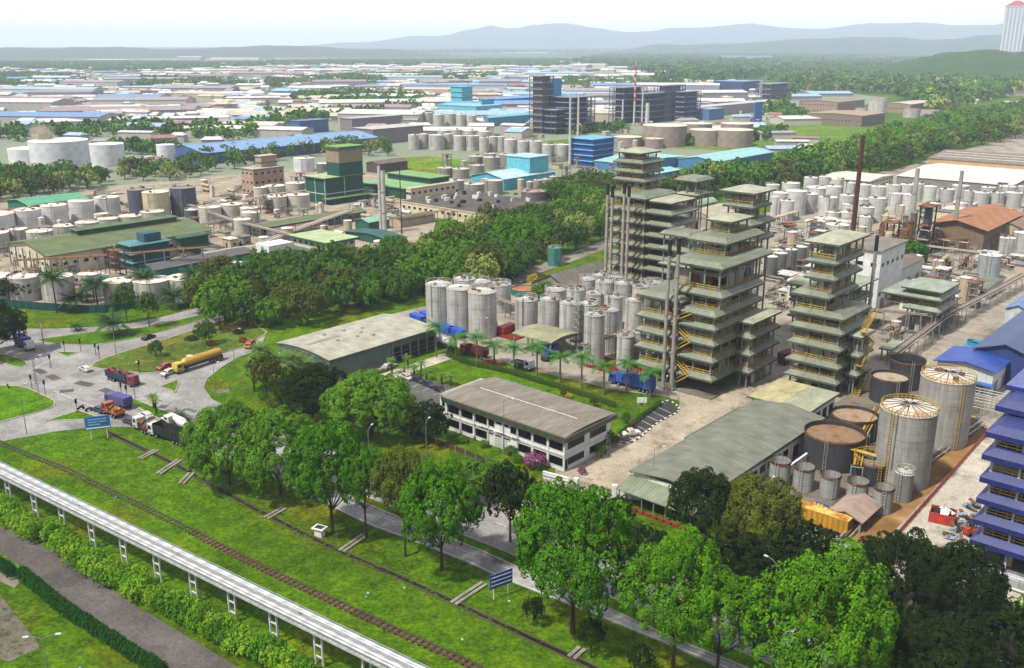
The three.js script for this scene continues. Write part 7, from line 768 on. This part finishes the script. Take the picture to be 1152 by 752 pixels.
woodland('hedge trees along the lanes of the far estate', [[[-745.74,355.17],[-697.06,381.58],[-739.9,413.69],[-792.68,386.02]], [[-631.57,230.35],[-631.45,241.02],[-666.51,255.09],[-675.4,247.22]], [[-574.72,732.82],[-547.07,782.81],[-570.57,816.23],[-605.23,771.6]], [[-435.2,702.29],[-401.67,815.05],[-428.59,887.63],[-432.76,858.42],[-453.89,746.94]], [[-556.47,1099.81],[-463.49,1001.34],[-519.45,1132.57],[-601.92,1240.34]], [[-1247.07,1272.01],[-1295.39,1530.49],[-1414.71,1671.38],[-1432.52,1409.17]]], 9, 'far', 'mid', [7, 11], 55);
woodland('hazy far plain of trees under the horizon', [[[-8244.08,1966.79],[-2098.66,14375.06],[-4214.45,28769.47],[-21011.39,5036.26]]], 85, 'far', 'mid', [20, 40], 56);
// rough grass tufts on the verges nearest the camera
{
  const g = mb(), r = rng(8), m4 = new THREE.Matrix4(), q = new THREE.Quaternion(), up = new THREE.Vector3(0, 1, 0), c = new THREE.Color();
  for (let i = 0; i < 7; i++) { const a = i * .9 + r(), x = Math.cos(a), z = Math.sin(a), h = .6 + r() * .5; g.poly([x * .15 - z * .12, 0, z * .15 + x * .12], [x * .15 + z * .12, 0, z * .15 - x * .12], [x * .75, h, z * .75]); }
  const geo = g.geo(), polys = [[[-216.49,63.15],[-198.85,86.68],[-161.16,88.5],[-111.93,90.84],[-69.74,91.04],[-62.68,85.9],[-78.69,71.74],[-120.79,75.52],[-170.94,69.43],[-208.96,60.49]], [[-206.55,59.64],[-165.57,66.89],[-126.28,70.67],[-94.89,72.92],[-83.18,72.65],[-87.59,63.87],[-117.27,61.95],[-154.15,61.5],[-195.26,55.65]], [[-196.29,91.68],[-118.97,96.85],[-71.43,101.9],[-53.07,101.83],[-62.34,93.63],[-93.33,89.49],[-137.55,87.05],[-184.99,87.84]], [[-148.19,44.28],[-136.86,47.76],[-107.05,49.05],[-117.83,37.11],[-138.8,36.93]]];
  const pts = polys.flatMap((p, i) => scatterFast(p, .62, 90 + i)), im = new THREE.InstancedMesh(geo, M('#4c6a1a', null, .95), pts.length);
  pts.forEach((p, i) => { const s = .1 + r() ** 4 * .35; q.setFromAxisAngle(up, r() * 6.28); m4.compose(new THREE.Vector3(p[0], -.06, -p[1]), q, new THREE.Vector3(s * 1.6, s, s * 1.6)); im.setMatrixAt(i, m4); const dry = Math.max(0, fbm(p[0] / 90 + 9, p[1] / 90 + 9, 24, 3, 5) - .54) * 1.6, t = .75 + r() * .5; im.setColorAt(i, c.setRGB(t * (.85 + dry * .9), t * (.95 + dry * .1), t * (.7 + dry * .5))); });
  im.name = 'grass'; im.castShadow = im.receiveShadow = true; scene.add(im); tag(im, 'rough mown grass on the verges beside railway and drain', 'grass', null, 'stuff'); console.log('tufts', pts.length);
}

// ---------- vehicles ----------
const wheelG = (r, w) => mb().cyl(0, 0, -w / 2, w / 2, r, r, 14, 0, true).geo(), hubG = (r, w) => mb().cyl(0, 0, -w / 2 - .02, w / 2 + .02, r * .55, r * .55, 10, 0, true).geo(), wg = {}, paint = (c) => M(c, 'stain', .4, 0), glassM = M('#141a1f', null, .1), lampM = M('#d8d4c4', null, .3), hubM = M('#8f9194', null, .5, .4);
function wheel(o, x, z, r, w = .24) { const k = r + '_' + w, [g, h] = wg[k] ??= [wheelG(r, w), hubG(r, w)], m = mesh('wheel', g, C.tyre, o); m.rotation.x = Math.PI / 2; m.position.set(x, r, z); mesh('rim', h, hubM, m); }
function profile(o, name, pts, w, m, z = 0, bevel = .06) { const s = new THREE.Shape(pts.map((p) => new THREE.Vector2(p[0], p[1]))), g = new THREE.ExtrudeGeometry(s, { depth: w - 2 * bevel, bevelEnabled: true, bevelThickness: bevel, bevelSize: bevel, bevelSegments: 2, steps: 1 }); g.translate(0, 0, z - w / 2 + bevel); return mesh(name, g, m, o); }
function spot(name, label, cat, [u0, v0], [u1, v1], group) { return thing(name, label, cat, (u0 + u1) / 2, (v0 + v1) / 2, 0, Math.atan2(v1 - v0, u1 - u0), group); }   // faces from the first point to the second
function car(label, a, b, c, { van = 0, pick = 0, group } = {}) {
  const o = spot(pick ? 'pickup_truck' : van ? 'van' : 'parked_car', label, pick ? 'pickup' : van ? 'van' : 'car', a, b, group), p = paint(c), h = van ? 1.85 : 1.42;
  profile(o, 'body', [[-2.1, .3], [2.1, .3], [2.12, .62], [1.9, .78], [1.0, .86], [-1.95, .9], [-2.12, .7]], 1.72, p);
  if (van) profile(o, 'cabin', [[-2.05, .88], [1.55, .86], [.95, h], [-1.95, h]], 1.6, p); else if (pick) profile(o, 'cabin', [[-.5, .86], [1.1, .86], [.55, 1.55], [-.4, 1.55]], 1.55, p); else profile(o, 'cabin', [[-1.7, .88], [1.15, .86], [.5, h], [-1.1, h]], 1.5, p);
  const gw = van ? [[-1.9, 1.1], [1.25, 1.1], [.92, h - .15], [-1.85, h - .15]] : pick ? [[-.4, 1], [.9, 1], [.55, 1.45], [-.35, 1.45]] : [[-1.5, .95], [.95, .95], [.48, h - .09], [-1.08, h - .09]]; profile(o, 'side_glass', gw, van ? 1.64 : 1.54, glassM, 0, .02);
  const f = pick ? [.62, 1.55, 1.12] : van ? [1.0, h, 1.56] : [.55, h, 1.17]; mb().poly([f[0] + .03, f[1] - .06, .66], [f[2] + .03, .93, .7], [f[2] + .03, .93, -.7], [f[0] + .03, f[1] - .06, -.66]).build('windscreen', glassM, o); if (!pick && !van) mb().poly([-1.13, h - .06, -.64], [-1.74, .94, -.68], [-1.74, .94, .68], [-1.13, h - .06, .64]).build('rear_window', glassM, o);
  for (const z of [-.62, .62]) { mb().bx(2.1, z, .12, .3, .58, .74).build('headlight', lampM, o); mb().bx(-2.1, z, .1, .3, .6, .76).build('tail_light', M('#7a1a16', null, .4), o); } for (const x of [-1.3, 1.32]) for (const z of [-.78, .78]) wheel(o, x, z, .31); return o;
}
function lorry(label, a, b, { L = 9, cab = '#a02a2a', bed = '#27365c', load, kind = 'bed', h = 1.6, bedW = 2.45, cat = 'truck', wheelsN = 3 } = {}) {
  const o = spot('lorry', label, cat, a, b), x1 = L / 2, x0 = -L / 2, cb = x1 - 2, p = paint(cab), bm = typeof bed === 'string' ? M(bed, 'wall', .7) : bed;
  mb().box(x0, x1 - .2, .75, 1.05, -.5, .5).build('chassis', C.dark, o); profile(o, 'cab', [[cb, .6], [x1, .6], [x1 + .03, 1.5], [x1 - .25, 2.75], [cb, 2.8]], 2.3, p, 0, .1); mb().poly([x1 + .06, 1.6, 1], [x1 + .06, 1.6, -1], [x1 - .18, 2.6, -.98], [x1 - .18, 2.6, .98]).build('windscreen', glassM, o); for (const z of [-1.16, 1.16]) mb().box(cb + .5, x1 - .4, 1.65, 2.5, z - .02, z + .02).build('side_window', glassM, o); for (const z of [-.85, .85]) mb().bx(x1 + .03, z, .1, .35, .8, 1.05).build('headlight', lampM, o); mb().box(x1 - .02, x1 + .12, .45, .72, -1.15, 1.15).build('bumper', C.dark, o);
  const e = cb - .3, w = bedW / 2;
  if (kind === 'bed') { mb().box(x0, e, 1.05, 1.25, -w, w).build('bed_floor', bm, o); for (const z of [-w, w]) { mb().box(x0, e, 1.25, 1.25 + h, z - .06, z + .06).build('side_board', bm, o); for (let x = x0 + .5; x < e; x += 1.4) mb().box(x, x + .12, 1.1, 1.3 + h, z + Math.sign(z) * .06, z + Math.sign(z) * .13).build('stake', C.dark, o); } mb().box(x0 - .05, x0 + .06, 1.25, 1.25 + h, -w, w).build('tailboard', bm, o); mb().box(e - .08, e + .06, 1.25, 1.5 + h, -w, w).build('headboard', bm, o); if (load) { const r = rng(L * 10 | 0); for (let i = 0; i < 26; i++) { const m = mb().box(-.6, .6, -.3, .3, -.35, .35).build('load_piece', [M(load, 'rust', .9), C.rust, C.dark][i % 3], o); m.position.set(x0 + .8 + r() * (e - x0 - 1.6), 1.4 + h * (.4 + r() * .6), (r() - .5) * (bedW - .9)); m.rotation.set(r() * 2, r() * 6, r()); } } }
  else if (kind === 'box') { mb().box(x0, e, 1.1, 1.1 + h, -w, w).build('box_body', bm, o); mb().box(x0 + .05, e - .05, 1.1 + h, 1.16 + h, -w + .05, w - .05).build('box_roof', bm, o); for (let x = x0 + .6; x < e; x += 1.2) for (const z of [-w, w]) mb().box(x, x + .1, 1.2, 1 + h, z - .04, z + .04).build('rib', C.column, o); }
  else if (kind === 'tanker') { const g = new THREE.CapsuleGeometry(1.15, e - x0 - 2.3, 4, 18); g.rotateZ(Math.PI / 2); const m = mesh('tank_barrel', g, M(typeof bed === 'string' ? bed : '#c8a020', 'plain', .4), o); m.position.set((x0 + e) / 2, 2.35, 0); mb().box(x0 + .6, e - .6, 1.2, 1.75, -1.12, 1.12).build('skirt', M('#27304a', 'plain', .6), o); for (let i = 0; i < 4; i++) mb().cyl(x0 + 2 + i * (e - x0 - 4) / 3, 0, 3.4, 3.65, .3, .3, 10).build('hatch', C.pipe, o); }
  else if (kind === 'mixer') { const m = mb().cyl(0, 0, -2.2, .6, .65, 1.15, 16, 0, true).cyl(0, 0, .6, 2, 1.15, .75, 16, 0).build('drum', M('#dcdad4', 'plain', .5), o); m.rotation.z = Math.PI / 2 + .22; m.position.set((x0 + e) / 2, 2.3, 0); mb().box(x0, e, 1.05, 1.2, -1, 1).build('frame', C.dark, o); }
  const xs = [x1 - .9, x0 + 1, x0 + 2.2, ...(L > 9 ? [x0 + 3.4] : []), ...(L > 12 ? [cb - 1.2] : [])]; for (const x of xs) for (const z of [-1.02, 1.02]) wheel(o, x, z, .5, .34); return o;
}
lorry('blue canvas-topped lorry with white cab entering the junction', [-284.59,101.02], [-270.85,100.89], { L: 9.5, cab: '#d8dade', bed: '#2f4a90', kind: 'box', h: 2.2 });
lorry('dark blue lorry with red cab carrying rusty scrap across the junction', [-235.98,104.67], [-220.85,106.37], { L: 11.5, cab: '#8e2430', bed: '#33415e', load: '#8a4a3a', h: 1.4 });
lorry('long yellow tanker lorry with yellow cab on the slip road', [-225.93,133.22], [-224.19,117.91], { L: 15.5, cab: '#c9b53a', bed: '#cf9c1e', kind: 'tanker' });
lorry('purple canvas-covered lorry waiting at the junction', [-208.17,97.19], [-217.44,96.03], { L: 8, cab: '#4a4a78', bed: '#55538c', kind: 'box', h: 2 });
lorry('long black high-sided tipper lorry in the traffic queue', [-178.04,95.25], [-192.12,93.32], { L: 12.5, cab: '#d4d8d6', bed: '#2a322f', h: 1.9 });
lorry('white concrete mixer lorry in the inner lane of the queue', [-184.26,98.91], [-193.44,98.41], { L: 8, cab: '#e2e2de', kind: 'mixer' });
lorry('orange-brown flatbed lorry near the front of the queue', [-204.23,93.18], [-212.24,92.82], { L: 6.5, cab: '#9a4a2a', bed: '#b5742e', h: .6, load: '#c08040' });
lorry('reddish flatbed lorry with white cab ahead of the black tipper', [-190.56,93.34], [-197.66,93.26], { L: 6.5, cab: '#d2d0cc', bed: '#7a4a42', h: .5, load: '#7a5a4a' });
car('white saloon car crossing the middle of the junction', [-241.74,103.33], [-247.45,103.1], '#d8d9d8'); car('black saloon car driving up the side road', [-258.22,126.67], [-259.6,131.37], '#22262c'); car('red hatchback beside the yellow tanker cab', [-230.42,120.14], [-230.05,116.55], '#b03028'); car('white saloon between the red hatchback and the tanker', [-225.68,118.5], [-224.72,114.63], '#dcdcd8'); car('white pickup half hidden behind the yellow tanker', [-231.32,128.45], [-230.93,124.69], '#e0e0dc', { pick: 1 }); car('red and white van at the far end of the slip road', [-230.42,146.65], [-227.83,142.23], '#b8342a', { van: 1 }); car('dark blue car at the head of the traffic queue', [-210.59,92.01], [-215.28,91.66], '#2f3e58'); car('charcoal car behind the orange flatbed in the queue', [-198.32,93.38], [-202.88,92.93], '#3a3e44'); car('white car in the inner lane of the queue', [-198.57,97.46], [-203.89,97.19], '#dadad6'); car('white van before the concrete mixer', [-189.16,97.99], [-196.98,98.15], '#e2e2e0', { van: 1 }); car('blue and white car leaving the junction', [-192.36,107.38], [-187.21,107.51], '#2f3f8a');
{ const P = [[[-177.38,156.52], [-172.9,155.89], '#d8d8d4', 'white car in the office car park'], [[-173.74,156.97], [-169.17,156.49], '#23252a', 'black car next to the white one in the office car park'], [[-169.17,156.49], [-164.72,156.03], '#2a3348', 'navy car in the middle of the office car park'], [[-163.91,155.87], [-160.1,154.98], '#1e2024', 'black car nearest the office in the car park'], [[-184.86,156.54], [-185.28,161.06], '#b9bcbc', 'silver car parked beside the curved warehouse dock']]; for (const [a, b, c, l] of P) car(l, a, b, c); }
car('white utility truck with brown load in the striped parking bay', [-108.7,165.76], [-110.52,162.81], '#d8d8d4', { pick: 1 });
{ // parking bay stripes, each a painted line
  for (const p of [[-111.69,163.79, -107.59,162.74], [-112.11,166.85, -107.96,165.74], [-112.55,169.98, -108.34,168.8], [-112.99,173.18, -108.73,171.94], [-113.6,176.32, -109.13,175.15], [-114.23,179.53, -109.69,178.3], [-114.87,182.82, -110.11,181.66]]) { const q = mb(); ribbon(q, [[p[0], p[1]], [p[2], p[3]]], .16, 0, .01); tag(q.build('bay_line', lineM), null, null, null, 'structure'); }
  const ks = thing('striped_kerb', 'black and white kerb round the parking bays', 'kerb', 0, 0), pts = along([[-110.86,159.2],[-107.51,160.21],[-109.14,174.42],[-109.9,184.89],[-115.04,188.24],[-115.36,184.75],[-111.83,165.03],[-111.43,160.01]], 1, 3, 0); pts.slice(0, -1).forEach((p, i) => { const b = pts[i + 1], q = mb(); ribbon(q, [p, b], .3, -.03, .16); q.build('kerb_stone', i % 2 ? C.white : C.dark, ks); });
  for (const p of [[-169.29,152.86, -169.86,155.88], [-165.52,152.74, -165.88,155.88], [-161.04,152.47, -161.52,155.42], [-173.31,152.83, -173.93,155.89]]) { const q = mb(); ribbon(q, [[p[0], p[1]], [p[2], p[3]]], .14, 0, .0); tag(q.build('bay_line', lineM), null, null, null, 'structure'); }
}
lorry('white tanker lorry parked under the first royal palms', [-183.24,181.67], [-190.08,181.2], { L: 9, cab: '#d8d8d4', bed: '#d6d4cc', kind: 'tanker' }); lorry('maroon high-sided lorry beside the royal palms', [-170.89,181.92], [-179.42,181.78], { L: 9, cab: '#8a3a34', bed: '#6a2a2a', h: 1.6 }); lorry('white cab lorry waiting by the loading canopy', [-160.55,182.94], [-155.08,182.88], { L: 6.5, cab: '#dcdcd8', bed: '#4a4d50', h: .4 }); lorry('lorry with bright blue box under the loading canopy', [-159.38,198.44], [-156.65,190.4], { L: 7.5, cab: '#3a4a6a', bed: '#2a5cc0', kind: 'box', h: 2.1 }); lorry('royal blue container lorry at the foot of the middle tower', [-120.75,189.8], [-133.43,189.91], { L: 13, cab: '#2a4a9a', bed: '#2f5cb8', kind: 'box', h: 2.4 }); lorry('maroon container lorry between the two front towers', [-106.55,230.71], [-106,239.33], { L: 7.5, cab: '#d6d4d0', bed: '#7a2030', kind: 'box', h: 2.4 }); lorry('dark red lorry under the cream canopy', [-197.16,416.7], [-199.29,433.4], { L: 8, cab: '#9a2a34', bed: '#8a2a3a', kind: 'box', h: 1.8 });
function container(label, a, b, c, y = 0) { const o = spot('shipping_container', label, 'container', a, b), L = 6.1; o.position.y = y; mb().box(-L / 2, L / 2, .1, 2.6, -1.22, 1.22).build('body', M(c, 'wall', .6), o); for (let i = 0; i < 10; i++) for (const z of [-1.22, 1.22]) mb().box(-L / 2 + .2 + i * .6, -L / 2 + .45 + i * .6, .2, 2.5, z - .05, z + .05).build('rib', M(c, 'plain', .6), o); mb().box(-L / 2 - .05, -L / 2, .2, 2.5, -1.1, 1.1).build('door', M(c, 'plain', .6), o); return o; }
{ const L = []; for (const [a, b] of [[[-215.2,194.89], [-207.66,193.59]], [[-214.36,198.36], [-206.79,196.98]], [[-205.01,193.35], [-198.05,191.92]], [[-200,192.69], [-193.22,191.3]], [[-194.71,192.41], [-188.3,190.87]]]) L.push(container('', a, b, '#2050c0')); L.forEach((o) => o.userData.group = 'blue containers at the warehouse corner'); fromLeft(L, (n) => `${n} bright blue container from the left beside the curved warehouse`); }
container('navy container with pale lettering beside the silos', [-188.05,198.31], [-188.6,205.3], '#2a3154'); container('red container beside the navy one', [-182.58,200.71], [-183.03,207.7], '#b83a2c'); container('maroon container below the white process hall', [-110.93,316.09], [-110.16,326.25], '#5e2530');
// motorcycles
{ const L = []; for (const [u, v] of [[-217.68,89.54], [-215.11,90.28], [-222.73,114.54], [-107.13,127.9], [-106.71,129.29], [-106.4,131.11], [-105.33,132.58], [-246.19,83.95]]) { const o = thing('motorcycle', '', 'motorcycle', u, v, 0, u % 3); o.userData.group = 'motorcycles'; for (const x of [-.6, .6]) { const w = mb().cyl(0, 0, -.06, .06, .32, .32, 12, 0, true).build('wheel', C.tyre, o); w.rotation.x = Math.PI / 2; w.position.set(x, .32, 0); } profile(o, 'body', [[-.6, .5], [.3, .45], [.5, .8], [.1, .9], [-.7, .85]], .3, paint('#7a2a2a')); mb().tube([.6, .35, 0], [.4, 1.05, 0], .05, 5).tube([.4, 1.05, -.3], [.4, 1.05, .3], .03, 4).build('handlebar', C.dark, o); mb().box(-.7, .05, .88, .98, -.14, .14).build('seat', C.darker, o); L.push(o); } fromLeft(L, (n) => `${n} small motorcycle from the left, at the junction or the works gate`); }
// ---------- signs, lamps, signals ----------
function sign(label, a, w, h, y, turn, m, marks) { const o = thing('road_sign', label, 'sign', a[0], a[1], 0, turn); mb().box(-w / 2, w / 2, y, y + h, -.06, .06).build('panel', m, o); for (const x of [-w * .32, w * .32]) mb().bx(x, -.12, .16, .16, -.1, y + h * .9).build('post', C.white, o); marks?.(o); return o; }
const signBlue = M('#2f6fb8', 'plain', .5), signWhite = M('#dfe6ea', null, .6);
sign('large blue direction board with pale strip at the junction', [-197.12,84.2], 5.2, 3, 2.4, 60 * R, signBlue, (o) => { mb().box(-2.45, 2.45, 2.6, 2.85, .07, .09).build('pale_strip', signWhite, o); for (const [x, y, w] of [[-1.9, 4.6, 2.6], [.9, 4.6, 1], [-1.9, 4, 1.8], [.3, 4, 1.6], [-1.9, 3.4, 2.4]]) mb().box(x, x + w, y, y + .22, .07, .09).build('text_line', M('#7fb0d8', null, .6), o); });
sign('blue double-row road sign below the largest rain tree', [-87.98,96.88], 4.2, 2.5, 2, 75 * R, M('#2a55b0', 'plain', .5), (o) => { for (const y of [2.5, 3.2, 3.9]) mb().box(-1.9, 1.9, y, y + .12, .07, .1).build('white_line', signWhite, o); });
{ const o = thing('billboard', 'grey billboard seen from behind above the verge', 'billboard', -272.95,104.52, 0, -.35); for (let i = 0; i < 6; i++) mb().box(-3, 3, 2.2 + i * .8, 2.85 + i * .8, -.05, .05).build('slat', M('#8a8d94', 'plain', .7), o); for (let i = 0; i < 5; i++) mb().box(-2.9 + i * 1.4, -2.7 + i * 1.4, 0, 7, .06, .2).build('upright', M('#a5a8ac', 'plain', .7), o); }
sign('small white sign board on the lawn behind the office', [-118.28,181.38], 2.4, 1.4, .6, 40 * R, C.white);
{ const o = thing('solar_kiosk', 'small white box with a solar panel on the verge', 'kiosk', -125.37,89.9, 0, .3); mb().bx(0, 0, 1.5, 1.2, -.1, 1.5).build('cabinet', C.white, o); mb().bx(0, 0, 2.4, 1.8, 1.5, 1.7).build('roof_slab', C.white, o); mb().bx(0, 0, 1.5, 1.1, 1.7, 1.78).build('solar_panel', M('#20304a', null, .3), o); }
function lampPost(a, H, turn, arms = 1) { const o = thing('street_lamp', '', 'street lamp', a[0], a[1], 0, turn); o.userData.group = 'street lamps'; mb().cyl(0, 0, -.1, H, .11, .06, 7).build('pole', M('#7c8180', 'plain', .6), o); for (let i = 0; i < arms; i++) { const s = i ? -1 : 1; mb().path([[0, H - .2, 0], [s * 1, H + .3, 0], [s * 1.9, H + .4, 0]], .05, 5).build('arm', M('#7c8180', 'plain', .6), o); mb().box(s * 1.7 - (s < 0 ? .7 : 0), s * 1.7 + (s < 0 ? 0 : .7), H + .3, H + .46, -.16, .16).build('lamp_head', M('#dcdcd8', 'plain', .5), o); } return o; }
{ const L = []; for (const [u, v, H, t] of [[-211.85,74.5,11.09,0.1, 2], [-233.12,86.22,10.25,0.11, 0], [-244.3,90.03,7.28,0.11, 1], [-200.76,115.67,8.19,0.11, 2], [-219.32,132.95,9.69,0.12, 1], [-248.8,114.03,9.1,0.12, 1], [-215.26,102.02,8.4,0.11, 2], [-135.35,125.61,7.94,0.09, 2], [-122.44,135.83,13.09,0.09, 1], [-90.6,144.06,8.93,0.09, 1], [-114.06,185.11,6.44,0.11, 2], [-193.03,128.4,9.03,0.11, 2], [-139.36,113.31,9.1,0.09, 2], [-54.67,123.69,7.26,0.07, 3], [-76.36,114.83,7.87,0.07, 2], [-63.36,141,8.99,0.08, 1], [-75.51,140.57,7.73,0.08, 2], [-179.79,189.18,8.08,0.13, 1], [-290.94,104.84,7.24,0.13, 1], [-156.7,89.76,8.67,0.09, 2], [-95.38,113.49,8.67,0.08, 2]].map((a) => [a[0], a[1], a[2], a[4]])) L.push(lampPost([u, v], H, t)); const d = lampPost([-119.08,39.65], 8, .9, 2); L.push(d); fromLeft(L, (n) => `${n} slender street lamp from the left across the roads and works`); d.userData.label = 'double-headed lamp post in the bottom left grass corner'; }
{ const L = []; for (const [u, v, t] of [[-254.15,98.16, 2], [-234.5,88.32, 1], [-215.49,87.67, 2], [-263.59,106.24, 1], [-261.79,109.99, 0], [-251.58,110.52, 1], [-254.63,110.97, 2], [-231.29,111.64, 2], [-218.34,100.12, 1], [-215.58,100.1, 2], [-240.93,87.74, 1]]) { const o = thing('traffic_light', '', 'traffic light', u, v, 0, t); o.userData.group = 'traffic lights'; mb().cyl(0, 0, -.1, 3.6, .08, .08, 6).build('pole', C.dark, o); mb().box(-.22, .22, 2.7, 3.8, -.16, .16).build('signal_head', C.darker, o); for (const [y, c] of [[3.55, '#4a1512'], [3.2, '#4a3a12'], [2.9, '#12401c']]) mb().bx(0, .17, .2, .04, y - .08, y + .1).build('lens', M(c, null, .4), o); L.push(o); } fromLeft(L, (n) => `${n} black traffic light from the left around the junction`); }
// low red and white barriers by the works road
{ const L = []; for (const [u, v] of [[-168.79,179.67], [-167.17,180.09], [-164.51,180.43]]) { const o = thing('barrier', '', 'barrier', u, v); o.userData.group = 'red barriers'; mb().frus([-.9, .9, -.3, .3, 0], [-.9, .9, -.12, .12, 1]).build('block', M('#c03a2a', 'plain', .6), o); mb().box(-.9, .9, 1, 1.1, -.1, .1).build('cap', C.white, o); L.push(o); } fromLeft(L, (n) => `${n} red plastic barrier from the left under the palms`); }

// ---------- road repairs, litter, smoke ----------
{ const r = rng(33), pm = [M('#7f7873', 'asphalt', .95), M('#8f8782', 'asphalt', .9), M('#6f6a66', 'asphalt', .95)]; for (const [u, v, a] of [[-245.66,95.18, 0], [-234.82,98.41, .3], [-240.24,109.48, .2], [-233.03,93.01, 1], [-225.43,99.73, .1], [-253.35,94.98, 0], [-213.45,105.28, .1], [-197.3,106.8, .1], [-247.93,126.66, 1.5], [-247.59,140.79, 1.5], [-95.65,104.47, .08], [-96.6,114.93, .08], [-115.4,104.4, .08], [-71.31,106.38, .08], [-203.49,119.14, 1], [-195.76,93.54, .1]]) { const w = 2 + r() * 6, d = 1.2 + r() * 1.6, c = Math.cos(a), s = Math.sin(a), q = [[-w, -d], [w, -d * (.8 + r() * .3)], [w * (.9 + r() * .15), d], [-w * (.9 + r() * .2), d]].map(([x, y]) => [u + x * c * .5 - y * s * .5, v + x * s * .5 + y * c * .5]); sheet('road_patch', q, -.012 - r() * .003, pm[r() * 3 | 0]); } }
{ const L = [], r = rng(71); for (const [u, v] of [[-86.2,96.79], [-104.06,82.65], [-104.63,83.5], [-167.07,72.85], [-101.42,88.41], [-159,87.2], [-120.44,44.32], [-146.42,91.12], [-84.77,84.73]]) { const o = thing('litter_bag', '', 'litter', u, v, 0, r() * 6); o.scale.setScalar(.7); o.userData.group = 'litter on the verge'; const g = new THREE.IcosahedronGeometry(.3, 1), pos = g.attributes.position; for (let i = 0; i < pos.count; i++) pos.setXYZ(i, pos.getX(i) * (1.1 + hash(i, 3, 1) * .3), pos.getY(i) * .55, pos.getZ(i) * (.8 + hash(i, 5, 1) * .3)); g.computeVertexNormals(); const m = mesh('bag', g, [M('#a9a99c', null, .8), M('#5f7fb4', null, .8)][r() * 2 | 0], o); m.position.y = .08; mb().cyl(.3, .1, 0, .22, .05, .05, 6).build('bottle', M('#9fb0b4', null, .4), o); L.push(o); } fromLeft(L, (n) => `${n} scrap of pale litter from the left on the grass verge`); }
{ const im = new THREE.InstancedMesh(new THREE.IcosahedronGeometry(1, 2), new THREE.MeshStandardMaterial({ color: new THREE.Color('#b9aa98'), transparent: true, opacity: .05, roughness: 1, depthWrite: false }), 46), r = rng(19), m = new THREE.Matrix4(), q = new THREE.Quaternion(), b = [-639.82,278.7]; for (let i = 0; i < 46; i++) { const f = i / 46, s = 1.2 + f * 6; m.compose(new THREE.Vector3(b[0] - f * 26 + (r() - .5) * s, 6 + f * 22 + (r() - .5) * s, -b[1] + f * 6 + (r() - .5) * s), q, new THREE.Vector3(s, s * .8, s)); im.setMatrixAt(i, m); } im.name = 'smoke'; scene.add(im); tag(im, 'thin brown smoke drifting before the white oil tanks', 'smoke', null, 'stuff'); }

renderer.render(scene, camera);
